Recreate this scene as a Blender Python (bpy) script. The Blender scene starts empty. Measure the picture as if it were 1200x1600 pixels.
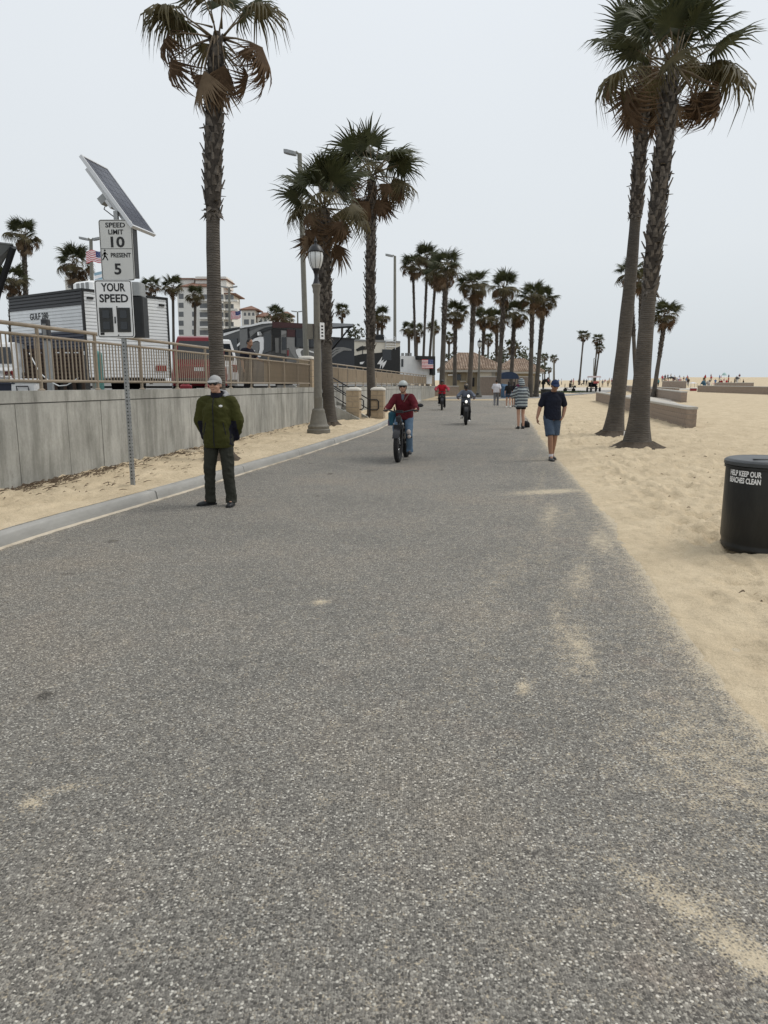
import bpy, bmesh, math, random
import numpy as np
from mathutils import Vector, Matrix, Euler

R = math.radians
random.seed(7)
rng = np.random.default_rng(7)
SC = bpy.context.scene
COL = SC.collection

# ------------------------------------------------------------------ camera, sky, sun
H, FPX = 1.70, 1130.0
PITCH = math.atan(206 / FPX)
cam_d = bpy.data.cameras.new("camera")
cam = bpy.data.objects.new("camera", cam_d)
COL.objects.link(cam)
cam.location = (0, 0, H)
cam.rotation_euler = (R(90) - PITCH, 0, 0)
cam_d.sensor_fit = 'VERTICAL'
cam_d.sensor_height = 36.0
cam_d.lens = 36.0 * FPX / 1600.0
cam_d.clip_start = 0.05
cam_d.clip_end = 6000
SC.camera = cam

SUN_EL, SUN_AZ = R(54), R(72)          # azimuth from +Y towards +X
w = bpy.data.worlds.new("World")
SC.world = w
w.use_nodes = True
nt = w.node_tree
nt.nodes.clear()
n_out = nt.nodes.new("ShaderNodeOutputWorld")
n_bg = nt.nodes.new("ShaderNodeBackground")
n_sky = nt.nodes.new("ShaderNodeTexSky")
n_sky.sky_type = 'NISHITA'
n_sky.sun_disc = False
n_sky.sun_elevation = SUN_EL
n_sky.sun_rotation = SUN_AZ
n_sky.air_density = 1.0
n_sky.dust_density = 3.0
# overcast deck: an even pale grey, slightly greyer towards the horizon
n_tc = nt.nodes.new("ShaderNodeTexCoord")
n_sep = nt.nodes.new("ShaderNodeSeparateXYZ")
n_ramp = nt.nodes.new("ShaderNodeValToRGB")
n_ramp.color_ramp.elements[0].position = 0.0
n_ramp.color_ramp.elements[0].color = (0.625, 0.675, 0.71, 1)
n_ramp.color_ramp.elements[1].position = 0.45
n_ramp.color_ramp.elements[1].color = (0.775, 0.815, 0.855, 1)
e_ = n_ramp.color_ramp.elements.new(0.16)
e_.color = (0.725, 0.765, 0.795, 1)
n_noi = nt.nodes.new("ShaderNodeTexNoise")
n_noi.inputs["Scale"].default_value = 1.6
n_noi.inputs["Detail"].default_value = 4
n_mul = nt.nodes.new("ShaderNodeMath")
n_mul.operation = 'MULTIPLY_ADD'
n_mul.inputs[1].default_value = 0.10
n_mul.inputs[2].default_value = 0.95
n_sc = nt.nodes.new("ShaderNodeVectorMath")
n_sc.operation = 'SCALE'
n_sc10 = nt.nodes.new("ShaderNodeVectorMath")
n_sc10.operation = 'SCALE'
n_sc10.inputs["Scale"].default_value = 10.0
n_mix = nt.nodes.new("ShaderNodeMix")
n_mix.data_type = 'RGBA'
n_mix.inputs["Factor"].default_value = 0.95
L = nt.links.new
L(n_tc.outputs["Generated"], n_sep.inputs[0])
L(n_tc.outputs["Generated"], n_noi.inputs["Vector"])
L(n_sep.outputs["Z"], n_ramp.inputs[0])
L(n_noi.outputs["Fac"], n_mul.inputs[0])
L(n_ramp.outputs[0], n_sc.inputs[0])
L(n_mul.outputs[0], n_sc.inputs["Scale"])
L(n_sc.outputs[0], n_sc10.inputs[0])
L(n_sky.outputs[0], n_mix.inputs["A"])
L(n_sc10.outputs[0], n_mix.inputs["B"])
L(n_mix.outputs["Result"], n_bg.inputs["Color"])
n_bg.inputs["Strength"].default_value = 0.10
L(n_bg.outputs[0], n_out.inputs["Surface"])

sun_d = bpy.data.lights.new("sun", 'SUN')
sun_d.energy = 1.5
sun_d.angle = R(28)
sun_d.color = (1.0, 0.96, 0.9)
sun = bpy.data.objects.new("sun", sun_d)
COL.objects.link(sun)
sdir = Vector((math.sin(SUN_AZ) * math.cos(SUN_EL), math.cos(SUN_AZ) * math.cos(SUN_EL), math.sin(SUN_EL)))
sun.rotation_euler = (-sdir).to_track_quat('-Z', 'Y').to_euler()

SC.view_settings.view_transform = 'Standard'
SC.view_settings.look = 'None'
SC.view_settings.gamma = 1
SC.view_settings.exposure = 0.08
SC.view_settings.use_curve_mapping = False
SC.cycles.max_bounces = 6
SC.cycles.transparent_max_bounces = 8

# ------------------------------------------------------------------ helpers
_c, _s = math.cos(PITCH), math.sin(PITCH)


def ray(px, py):
    u, v = (px - 600) / FPX, (800 - py) / FPX
    return Vector((u, _c + v * _s, -_s + v * _c))


def gp(px, py, z=0.0):
    d = ray(px, py)
    return Vector((0, 0, H)) + d * ((z - H) / d.z)


def at(px, py, Y):
    d = ray(px, py)
    return Vector((0, 0, H)) + d * (Y / d.y)


class MB:
    """collects shapes, links them as one mesh object"""
    def __init__(s):
        s.V, s.F, s.M = [], [], []
        s.X = Matrix.Identity(4)

    def add(s, vs, fs, m=0):
        o = len(s.V)
        X = s.X
        s.V += [tuple(X @ Vector(v)) for v in vs]
        s.F += [tuple(i + o for i in f) for f in fs]
        s.M += [m] * len(fs)
        return s

    def box(s, c, d, rot=None, m=0):
        hx, hy, hz = d[0] / 2, d[1] / 2, d[2] / 2
        vs = [Vector((x, y, z)) for z in (-hz, hz) for y in (-hy, hy) for x in (-hx, hx)]
        if rot is not None:
            rm = Euler(rot).to_matrix()
            vs = [rm @ v for v in vs]
        c = Vector(c)
        return s.add([v + c for v in vs], [(0, 2, 3, 1), (4, 5, 7, 6), (0, 1, 5, 4), (2, 6, 7, 3), (0, 4, 6, 2), (1, 3, 7, 5)], m)

    def bbox(s, c, d, b=0.01, m=0, rz=0):
        """box with chamfered vertical and top edges"""
        hx, hy, hz = d[0] / 2, d[1] / 2, d[2] / 2
        rings = []
        for (z, i) in ((-hz, 0), (hz - b, 0), (hz, b)):
            x, y = hx - i, hy - i
            rings.append([(-x + b, -y, z), (x - b, -y, z), (x, -y + b, z), (x, y - b, z), (x - b, y, z), (-x + b, y, z), (-x, y - b, z), (-x, -y + b, z)])
        rm = Matrix.Rotation(rz, 3, 'Z')
        c = Vector(c)
        return s.rings([[rm @ Vector(p) + c for p in r] for r in rings], m)

    def rings(s, rs, m=0, cap=True, close=True):
        n = len(rs[0])
        vs = [p for r in rs for p in r]
        fs = []
        for k in range(len(rs) - 1):
            for i in range(n if close else n - 1):
                j = (i + 1) % n
                fs.append((k * n + i, k * n + j, (k + 1) * n + j, (k + 1) * n + i))
        if cap:
            fs.append(tuple(reversed(range(n))))
            fs.append(tuple(range((len(rs) - 1) * n, len(rs) * n)))
        return s.add(vs, fs, m)

    def tube(s, pts, r, n=8, m=0, cap=True):
        pts = [Vector(p) for p in pts]
        k = len(pts)
        if not isinstance(r, (list, tuple)):
            r = [r] * k
        rs = []
        prev = None
        for i in range(k):
            t = (pts[min(i + 1, k - 1)] - pts[max(i - 1, 0)]).normalized()
            if prev is None:
                a = Vector((0, 0, 1)) if abs(t.z) < .9 else Vector((1, 0, 0))
                u = t.cross(a).normalized()
            else:
                u = (prev - t * prev.dot(t)).normalized()
            prev = u
            v = t.cross(u)
            rs.append([pts[i] + (u * math.cos(2 * math.pi * j / n) + v * math.sin(2 * math.pi * j / n)) * r[i] for j in range(n)])
        return s.rings(rs, m, cap)

    def lathe(s, prof, c=(0, 0, 0), n=20, m=0, cap=True):
        c = Vector(c)
        rs = [[c + Vector((r * math.cos(2 * math.pi * j / n), r * math.sin(2 * math.pi * j / n), z)) for j in range(n)] for r, z in prof]
        return s.rings(rs, m, cap)

    def sph(s, c, r, n=10, m=0):
        if not isinstance(r, (list, tuple)):
            r = (r, r, r)
        k = max(4, n // 2 + 1)
        prof = [(max(1e-4, math.sin(math.pi * i / k)), -math.cos(math.pi * i / k)) for i in range(k + 1)]
        rs = [[(c[0] + r[0] * a * math.cos(2 * math.pi * j / n), c[1] + r[1] * a * math.sin(2 * math.pi * j / n), c[2] + r[2] * z) for j in range(n)] for a, z in prof]
        return s.rings(rs, m, True)

    def cap2(s, p0, r0, p1, r1, n=12, m=0):
        s.sph(p0, r0, n, m)
        s.sph(p1, r1, n, m)
        return s.tube([p0, p1], [r0, r1], n, m)

    def prism(s, poly, z0, z1, m=0):
        n = len(poly)
        return s.add([(x, y, z0) for x, y in poly] + [(x, y, z1) for x, y in poly],
                     [tuple(reversed(range(n))), tuple(range(n, 2 * n))] + [(i, (i + 1) % n, n + (i + 1) % n, n + i) for i in range(n)], m)

    def loft(s, cs, rx, ry, n=16, m=0, xax=None, p=2.0):
        cs = [Vector(c) for c in cs]
        k = len(cs)
        rs = []
        for i in range(k):
            t = (cs[min(i + 1, k - 1)] - cs[max(i - 1, 0)]).normalized()
            x = Vector(xax or (1, 0, 0))
            x = (x - t * x.dot(t)).normalized()
            y = t.cross(x)
            row = []
            for j in range(n):
                a = 2 * math.pi * j / n
                ca, sa = math.cos(a), math.sin(a)
                if p != 2.0:
                    ca = math.copysign(abs(ca) ** (2 / p), ca)
                    sa = math.copysign(abs(sa) ** (2 / p), sa)
                row.append(cs[i] + x * ca * rx[i] + y * sa * ry[i])
            rs.append(row)
        return s.rings(rs, m, True)

    def mesh(s, name, mats, smooth=False):
        me = bpy.data.meshes.new(name)
        me.from_pydata(s.V, [], s.F)
        if not isinstance(mats, (list, tuple)):
            mats = [mats]
        for mt in mats:
            me.materials.append(mt)
        if len(mats) > 1:
            me.polygons.foreach_set("material_index", s.M)
        if smooth:
            me.polygons.foreach_set("use_smooth", [True] * len(me.polygons))
            if smooth != 'all':
                try:
                    me.set_sharp_from_angle(angle=R(40))
                except Exception:
                    pass
        me.update()
        return me

    def build(s, name, mats, parent=None, smooth=True, loc=None):
        o = bpy.data.objects.new(name, s.mesh(name, mats, smooth))
        COL.objects.link(o)
        if parent is not None:
            o.parent = parent
        if loc is not None:
            o.location = loc
        return o


def tag(o, label=None, cat=None, group=None, kind=None):
    if label:
        o["label"] = label
    if cat:
        o["category"] = cat
    if group:
        o["group"] = group
    if kind:
        o["kind"] = kind
    return o


def thing(name, label, cat, loc=(0, 0, 0), rz=0, group=None):
    o = bpy.data.objects.new(name, None)
    o.empty_display_size = .2
    COL.objects.link(o)
    o.location = loc
    o.rotation_euler = (0, 0, rz)
    return tag(o, label, cat, group)


def inst(me, name, parent, loc=(0, 0, 0), rot=(0, 0, 0), sc=(1, 1, 1)):
    o = bpy.data.objects.new(name, me)
    COL.objects.link(o)
    o.parent = parent
    o.location = loc
    o.rotation_euler = rot
    o.scale = sc if isinstance(sc, (tuple, list)) else (sc,) * 3
    return o


def copy_tree(o, parent=None):
    c = o.copy()
    COL.objects.link(c)
    c.parent = parent
    for ch in list(o.children):
        copy_tree(ch, c)
    return c


def _h(ix, iy, seed):
    n = (ix * 374761393 + iy * 668265263 + seed * 974634777) & 0xFFFFFFFF
    n = ((n ^ (n >> 13)) * 1274126177) & 0xFFFFFFFF
    return ((n ^ (n >> 16)) & 0xFFFF) / 65535.0


def vnoise(x, y, seed=0):
    x, y = np.asarray(x, float), np.asarray(y, float)
    ix, iy = np.floor(x).astype(np.int64), np.floor(y).astype(np.int64)
    fx, fy = x - ix, y - iy
    fx, fy = fx * fx * (3 - 2 * fx), fy * fy * (3 - 2 * fy)
    a, b = _h(ix, iy, seed), _h(ix + 1, iy, seed)
    c, d = _h(ix, iy + 1, seed), _h(ix + 1, iy + 1, seed)
    return (a * (1 - fx) + b * fx) * (1 - fy) + (c * (1 - fx) + d * fx) * fy


def fbm(x, y, seed=0, o=4):
    t, a, s = 0, .5, 0
    for k in range(o):
        t = t + a * vnoise(x * 2 ** k + 13.7 * k, y * 2 ** k - 7.1 * k, seed + k)
        s += a
        a *= .5
    return t / s


# ------------------------------------------------------------------ materials
MATS = {}


def mat(name, col, rough=.7, var=.12, scale=6.0, bump=.0, bscale=40.0, metal=0.0, spec=.4, col2=None, stretch=None, emis=None):
    """principled material, colour broken up by noise, optional fine relief"""
    if name in MATS:
        return MATS[name]
    m = bpy.data.materials.new(name)
    m.use_nodes = True
    t = m.node_tree
    b = t.nodes["Principled BSDF"]
    b.inputs["Roughness"].default_value = rough
    b.inputs["Metallic"].default_value = metal
    b.inputs["Specular IOR Level"].default_value = spec
    tc = t.nodes.new("ShaderNodeTexCoord")
    mp = t.nodes.new("ShaderNodeMapping")
    if stretch:
        mp.inputs["Scale"].default_value = stretch
    t.links.new(tc.outputs["Object"], mp.inputs[0])
    nz = t.nodes.new("ShaderNodeTexNoise")
    nz.inputs["Scale"].default_value = scale
    nz.inputs["Detail"].default_value = 5
    nz.inputs["Roughness"].default_value = .65
    t.links.new(mp.outputs[0], nz.inputs["Vector"])
    rp = t.nodes.new("ShaderNodeValToRGB")
    rp.color_ramp.elements[0].position = .3
    rp.color_ramp.elements[1].position = .7
    c2 = col2 or tuple(min(1, c * (1 + var)) for c in col)
    c1 = tuple(c * (1 - var) for c in col)
    rp.color_ramp.elements[0].color = (*c1, 1)
    rp.color_ramp.elements[1].color = (*c2, 1)
    t.links.new(nz.outputs["Fac"], rp.inputs[0])
    t.links.new(rp.outputs[0], b.inputs["Base Color"])
    if bump:
        n2 = t.nodes.new("ShaderNodeTexNoise")
        n2.inputs["Scale"].default_value = bscale
        n2.inputs["Detail"].default_value = 4
        t.links.new(mp.outputs[0], n2.inputs["Vector"])
        bp = t.nodes.new("ShaderNodeBump")
        bp.inputs["Strength"].default_value = bump
        bp.inputs["Distance"].default_value = .02
        t.links.new(n2.outputs["Fac"], bp.inputs["Height"])
        t.links.new(bp.outputs[0], b.inputs["Normal"])
    if emis:
        b.inputs["Emission Color"].default_value = (*emis[0], 1)
        b.inputs["Emission Strength"].default_value = emis[1]
    MATS[name] = m
    return m


def nodes_of(m):
    t = m.node_tree
    return t, t.nodes["Principled BSDF"]


M_white = mat("white_paint", (.78, .78, .77), .45, .05)
M_black = mat("black_plastic", (.010, .011, .012), .45, .3, 8, .1, 60)
M_black2 = mat("black_metal", (.016, .016, .018), .4, .2)
M_dark = mat("dark_grey", (.04, .04, .043), .5, .2)
M_grey = mat("grey_metal", (.30, .31, .31), .45, .12, 10, metal=.3)
M_galv = mat("galvanised", (.30, .31, .31), .5, .2, 14, .05, 60, metal=.5)
M_cream = mat("cream", (.66, .62, .53), .6, .05)
M_glass = mat("dark_glass", (.015, .018, .022), .08, .1, 3, spec=.6)
M_tanrail = mat("tan_rail_paint", (.285, .232, .172), .5, .15, 9, .05, 50)
M_screen = mat("tan_screen_fabric", (.225, .175, .118), .85, .16, 3, .2, 90)
M_coping = mat("pale_coping", (.42, .40, .36), .85, .12, 9, .3, 60)
M_rope = mat("white_hose", (.72, .73, .72), .5, .05)
M_red = mat("red_paint", (.22, .018, .026), .35, .12)
M_flagred = mat("flag_red", (.48, .05, .07), .7, .08)
M_flagwhite = mat("flag_white", (.76, .74, .74), .7, .05)
M_flagblue = mat("flag_blue", (.035, .05, .16), .7, .1)
M_teal = mat("teal_paint", (.10, .25, .23), .5, .1)
# ================================================================== GROUND
def P2(l):
    return np.array([p[1] for p in l], float), np.array([p[0] for p in l], float)


KB = [(-4.35, -6), (-4.3, 3), (-3.95, 7.23), (-3.74, 8.28), (-3.42, 9.52), (-3.02, 11.23), (-2.63, 13.1), (-1.98, 15.96), (-.94, 21.3), (-.23, 25.1), (.35, 30), (1.3, 40), (2.1, 50), (2.75, 58), (4.8, 66)]
EB = [(2.3, -6), (1.75, 2), (1.86, 3.25), (2.0, 4.46), (2.42, 6.63), (3.07, 10.36), (3.85, 16.1), (5.7, 27.6), (8.1, 42.8), (12.2, 66), (14.9, 70)]


def smooth_fn(pts):
    ys, xs = P2(pts)
    yy = np.linspace(ys[0], ys[-1], 800)
    xx = np.interp(yy, ys, xs)
    k = np.hanning(41)
    k /= k.sum()
    pad = np.concatenate([xx[0] + (xx[1] - xx[0]) * np.arange(-20, 0), xx, xx[-1] + (xx[-1] - xx[-2]) * np.arange(1, 21)])
    xx = np.convolve(pad, k, 'valid')
    return lambda Y: np.interp(Y, yy, xx)


xk = smooth_fn(KB)      # kerb face, left edge of the asphalt
xe = smooth_fn(EB)      # right edge of the asphalt


def xw(Y):              # face of the retaining wall
    return -6.8 + .16 * np.asarray(Y, float)


def wall_top(Y):
    return 1.56 - .0066 * (np.asarray(Y, float) - 9)


def camp_z(Y):
    return wall_top(Y) - .22


def grid_obj(name, X, Y, Z, m, attrs=None, kind='structure', smooth=True):
    ny, nx = X.shape
    me = bpy.data.meshes.new(name)
    co = np.stack([X, Y, Z], -1).reshape(-1, 3)
    idx = np.arange(ny * nx).reshape(ny, nx)
    q = np.stack([idx[:-1, :-1], idx[:-1, 1:], idx[1:, 1:], idx[1:, :-1]], -1).reshape(-1, 4)
    me.vertices.add(len(co))
    me.vertices.foreach_set("co", co.ravel())
    me.loops.add(q.size)
    me.loops.foreach_set("vertex_index", q.ravel())
    me.polygons.add(len(q))
    me.polygons.foreach_set("loop_start", np.arange(0, q.size, 4))
    me.polygons.foreach_set("use_smooth", np.ones(len(q), bool))
    me.update(calc_edges=True)
    for k, v in (attrs or {}).items():
        a = me.attributes.new(k, 'FLOAT', 'POINT')
        a.data.foreach_set("value", np.asarray(v, np.float32).ravel())
    me.materials.append(m)
    o = bpy.data.objects.new(name, me)
    COL.objects.link(o)
    if kind:
        o["kind"] = kind
    return o


# ---- asphalt with exposed aggregate, wind-blown sand caught on it
def asphalt_material():
    m = bpy.data.materials.new("asphalt")
    m.use_nodes = True
    t, b = nodes_of(m)
    N, Lk = t.nodes.new, t.links.new
    tc = N("ShaderNodeTexCoord")
    mixes = []

    def vor(scale, rnd=1.0):
        v = N("ShaderNodeTexVoronoi")
        v.inputs["Scale"].default_value = scale
        v.inputs["Randomness"].default_value = rnd
        Lk(tc.outputs["Object"], v.inputs["Vector"])
        return v

    def ramp(src, stops):
        r = N("ShaderNodeValToRGB")
        el = r.color_ramp.elements
        el[0].position, el[0].color = stops[0][0], (*stops[0][1], 1)
        el[1].position, el[1].color = stops[-1][0], (*stops[-1][1], 1)
        for p, c in stops[1:-1]:
            e = el.new(p)
            e.color = (*c, 1)
        Lk(src, r.inputs[0])
        return r

    def mixc(f, a, bb, mode='MIX'):
        x = N("ShaderNodeMix")
        x.data_type = 'RGBA'
        x.blend_type = mode
        for s_, i in ((f, "Factor"), (a, "A"), (bb, "B")):
            if hasattr(s_, "links"):
                Lk(s_, x.inputs[i])
            else:
                x.inputs[i].default_value = s_
        return x.outputs["Result"]

    def noise(scale, det=4, rough=.6):
        n = N("ShaderNodeTexNoise")
        n.inputs["Scale"].default_value = scale
        n.inputs["Detail"].default_value = det
        n.inputs["Roughness"].default_value = rough
        Lk(tc.outputs["Object"], n.inputs["Vector"])
        return n

    v1, v2 = vor(112), vor(260)
    s1 = N("ShaderNodeSeparateColor")
    Lk(v1.outputs["Color"], s1.inputs[0])
    s2 = N("ShaderNodeSeparateColor")
    Lk(v2.outputs["Color"], s2.inputs[0])
    stone = ramp(s1.outputs["Red"], [(0, (.066, .061, .054)), (.35, (.135, .126, .111)), (.62, (.20, .187, .164)), (.88, (.32, .302, .262)), (1, (.60, .57, .50))])
    fine = ramp(s2.outputs["Green"], [(0, (.068, .063, .056)), (.5, (.152, .142, .126)), (1, (.325, .306, .268))])
    # binder shows between the stones
    edge = ramp(v1.outputs["Distance"], [(0, (0, 0, 0)), (.45, (0, 0, 0)), (.75, (1, 1, 1))])
    c = mixc(edge.outputs[0], stone.outputs[0], fine.outputs[0])
    # broad worn and pinkish patches
    n1 = noise(.55, 5)
    r1 = ramp(n1.outputs["Fac"], [(.32, (.84, .85, .86)), (.5, (1, 1, 1)), (.68, (1.13, 1.08, 1.03))])
    c = mixc(1.0, c, r1.outputs[0], 'MULTIPLY')
    n2 = noise(1.7, 6, .7)
    r2 = ramp(n2.outputs["Fac"], [(.56, (0, 0, 0)), (.72, (.42, .42, .42))])
    at1 = N("ShaderNodeAttribute")
    at1.attribute_name = "pink"
    pf = N("ShaderNodeMath")
    pf.operation = 'MULTIPLY'
    Lk(r2.outputs[0], pf.inputs[0])
    Lk(at1.outputs["Fac"], pf.inputs[1])
    c = mixc(pf.outputs[0], c, mixc(1.0, c, (1.25, .98, .9, 1), 'MULTIPLY'))
    # dark spots of gum and oil
    n4 = noise(2.3, 2, .4)
    r4 = ramp(n4.outputs["Fac"], [(.715, (1, 1, 1)), (.76, (.5, .49, .48))])
    c = mixc(1.0, c, r4.outputs[0], 'MULTIPLY')
    # far off only the mean shows, with paler tyre-polished film of dust
    at2 = N("ShaderNodeAttribute")
    at2.attribute_name = "sand"
    n3 = noise(9, 6, .75)
    n5 = noise(95, 4, .8)
    ad = N("ShaderNodeMath")
    ad.operation = 'MULTIPLY_ADD'
    Lk(n3.outputs["Fac"], ad.inputs[0])
    ad.inputs[1].default_value = .9
    Lk(at2.outputs["Fac"], ad.inputs[2])
    ad2 = N("ShaderNodeMath")
    ad2.operation = 'MULTIPLY_ADD'
    Lk(n5.outputs["Fac"], ad2.inputs[0])
    ad2.inputs[1].default_value = 1.15
    Lk(ad.outputs[0], ad2.inputs[2])
    # sand lies in the hollows between stones first
    ad3 = N("ShaderNodeMath")
    ad3.operation = 'MULTIPLY_ADD'
    Lk(v1.outputs["Distance"], ad3.inputs[0])
    ad3.inputs[1].default_value = .45
    Lk(ad2.outputs[0], ad3.inputs[2])
    r3 = ramp(ad3.outputs[0], [(.0, (0, 0, 0)), (1.0, (1, 1, 1))])
    r3.color_ramp.elements[0].position = .0
    mr = N("ShaderNodeMapRange")
    mr.inputs["From Min"].default_value = 1.36
    mr.inputs["From Max"].default_value = 1.80
    mr.interpolation_type = 'SMOOTHSTEP'
    Lk(ad3.outputs[0], mr.inputs["Value"])
    c = mixc(mr.outputs[0], c, (.54, .455, .325, 1))
    Lk(c, b.inputs["Base Color"])
    b.inputs["Roughness"].default_value = .85
    b.inputs["Specular IOR Level"].default_value = .35
    bp = N("ShaderNodeBump")
    bp.inputs["Strength"].default_value = .75
    bp.inputs["Distance"].default_value = .006
    inv = N("ShaderNodeMath")
    inv.operation = 'SUBTRACT'
    inv.inputs[0].default_value = 1
    Lk(v1.outputs["Distance"], inv.inputs[1])
    hm = N("ShaderNodeMath")
    hm.operation = 'MULTIPLY_ADD'
    Lk(s1.outputs["Blue"], hm.inputs[0])
    hm.inputs[1].default_value = .5
    Lk(inv.outputs[0], hm.inputs[2])
    Lk(hm.outputs[0], bp.inputs["Height"])
    Lk(bp.outputs[0], b.inputs["Normal"])
    return m


M_asphalt = asphalt_material()

ys = np.concatenate([np.arange(-6, 1.2, .6), 1.2 * (30 / 1.2) ** np.linspace(0, 1, 240), np.linspace(30.5, 66, 60)])
us = np.linspace(0, 1, 130)
YY, UU = np.meshgrid(ys, us, indexing='ij')
XL, XR = xk(ys) - .02, xe(ys) + 1.1
XX = XL[:, None] * (1 - UU) + XR[:, None] * UU
dR = xe(ys)[:, None] - XX                       # metres in from the sand
dL = XX - xk(ys)[:, None]
sand = np.zeros_like(XX)


def drift(px, py, rx, ry, ang, amt):
    global sand
    p = gp(px, py)
    dx, dy = XX - p.x, YY - p.y
    ca, sa = math.cos(ang), math.sin(ang)
    a, bb = (dx * ca + dy * sa) / rx, (-dx * sa + dy * ca) / ry
    sand = np.maximum(sand, amt * np.exp(-(a * a + bb * bb)))


drift(940, 845, .16, .8, -.25, .36)
drift(905, 905, .14, .9, -.3, .25)
drift(875, 980, .08, .8, -.2, .25)
drift(862, 768, .75, .25, .35, .46)
drift(820, 1075, .045, .12, -.1, .42)
drift(905, 1010, .12, .6, -.2, .30)
drift(48, 1256, .05, .045, .5, .44)
drift(85, 1235, .12, .035, .6, .30)
drift(1175, 1495, .07, .20, .7, .46)
drift(1085, 1420, .08, .25, .7, .36)
drift(500, 941, .08, .06, 0, .46)

drift(455, 716, .28, .12, .3, .42)
drift(520, 690, .3, .8, -.2, .25)
drift(1140, 1180, .5, .8, -.2, .22)
band = np.exp(-np.clip(dR, 0, None) / .10) * .36 + np.exp(-np.clip(dR, 0, None) / .8) * .10
band2 = np.exp(-np.clip(dL, 0, None) / .04) * .30
sand = np.maximum(sand, np.maximum(band, band2))
ss_ = YY * .5
streak = np.clip(fbm(dR * 3.2 + .3 * YY, YY * .45, 71, 4) - .47, 0, 1) * 1.5 * np.exp(-np.clip(dR - .2, 0, None) / .9) * np.clip((YY - 2) / 3, 0.25, 1) * np.clip(1.5 - YY / 20, .2, 1)
sand = np.maximum(sand, np.clip(streak, 0, .34))
far = np.clip((YY - 12) / 50, 0, 1)
sand = sand + far * .05 + .03
pink = np.clip(1.1 - dR / 3.0, .25, 1) * np.clip(1.4 - YY / 12, 0.1, 1)
path = grid_obj("path", XX, YY, np.zeros_like(XX), M_asphalt, {"sand": sand, "pink": pink})

# ---- sand
def sand_material():
    m = bpy.data.materials.new("sand")
    m.use_nodes = True
    t, b = nodes_of(m)
    N, Lk = t.nodes.new, t.links.new
    tc = N("ShaderNodeTexCoord")
    n1 = N("ShaderNodeTexNoise")
    n1.inputs["Scale"].default_value = 1.3
    n1.inputs["Detail"].default_value = 8
    n1.inputs["Roughness"].default_value = .7
    Lk(tc.outputs["Object"], n1.inputs["Vector"])
    r = N("ShaderNodeValToRGB")
    r.color_ramp.elements[0].position = .3
    r.color_ramp.elements[0].color = (.48, .39, .265, 1)
    r.color_ramp.elements[1].position = .7
    r.color_ramp.elements[1].color = (.65, .54, .38, 1)
    Lk(n1.outputs["Fac"], r.inputs[0])
    # grains
    v = N("ShaderNodeTexVoronoi")
    v.inputs["Scale"].default_value = 260
    Lk(tc.outputs["Object"], v.inputs["Vector"])
    s = N("ShaderNodeSeparateColor")
    Lk(v.outputs["Color"], s.inputs[0])
    g = N("ShaderNodeValToRGB")
    g.color_ramp.elements[0].color = (.80, .79, .77, 1)
    g.color_ramp.elements[1].color = (1.12, 1.12, 1.12, 1)
    Lk(s.outputs["Red"], g.inputs[0])
    x = N("ShaderNodeMix")
    x.data_type = 'RGBA'
    x.blend_type = 'MULTIPLY'
    x.inputs["Factor"].default_value = 1
    Lk(r.outputs[0], x.inputs["A"])
    Lk(g.outputs[0], x.inputs["B"])
    # bits of weed and litter
    n3 = N("ShaderNodeTexNoise")
    n3.inputs["Scale"].default_value = 7
    n3.inputs["Detail"].default_value = 3
    Lk(tc.outputs["Object"], n3.inputs["Vector"])
    r3 = N("ShaderNodeValToRGB")
    r3.color_ramp.elements[0].position = .735
    r3.color_ramp.elements[0].color = (1, 1, 1, 1)
    r3.color_ramp.elements[1].position = .78
    r3.color_ramp.elements[1].color = (.55, .5, .45, 1)
    Lk(n3.outputs["Fac"], r3.inputs[0])
    x2 = N("ShaderNodeMix")
    x2.data_type = 'RGBA'
    x2.blend_type = 'MULTIPLY'
    x2.inputs["Factor"].default_value = 1
    Lk(x.outputs["Result"], x2.inputs["A"])
    Lk(r3.outputs[0], x2.inputs["B"])
    Lk(x2.outputs["Result"], b.inputs["Base Color"])
    b.inputs["Roughness"].default_value = .95
    b.inputs["Specular IOR Level"].default_value = .15
    n2 = N("ShaderNodeTexNoise")
    n2.inputs["Scale"].default_value = 11
    n2.inputs["Detail"].default_value = 7
    n2.inputs["Roughness"].default_value = .6
    Lk(tc.outputs["Object"], n2.inputs["Vector"])
    bp = N("ShaderNodeBump")
    bp.inputs["Strength"].default_value = .7
    bp.inputs["Distance"].default_value = .06
    Lk(n2.outputs["Fac"], bp.inputs["Height"])
    bp2 = N("ShaderNodeBump")
    bp2.inputs["Strength"].default_value = .3
    bp2.inputs["Distance"].default_value = .003
    Lk(v.outputs["Distance"], bp2.inputs["Height"])
    Lk(bp.outputs[0], bp2.inputs["Normal"])
    Lk(bp2.outputs[0], b.inputs["Normal"])
    return m


M_sand = sand_material()


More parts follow.
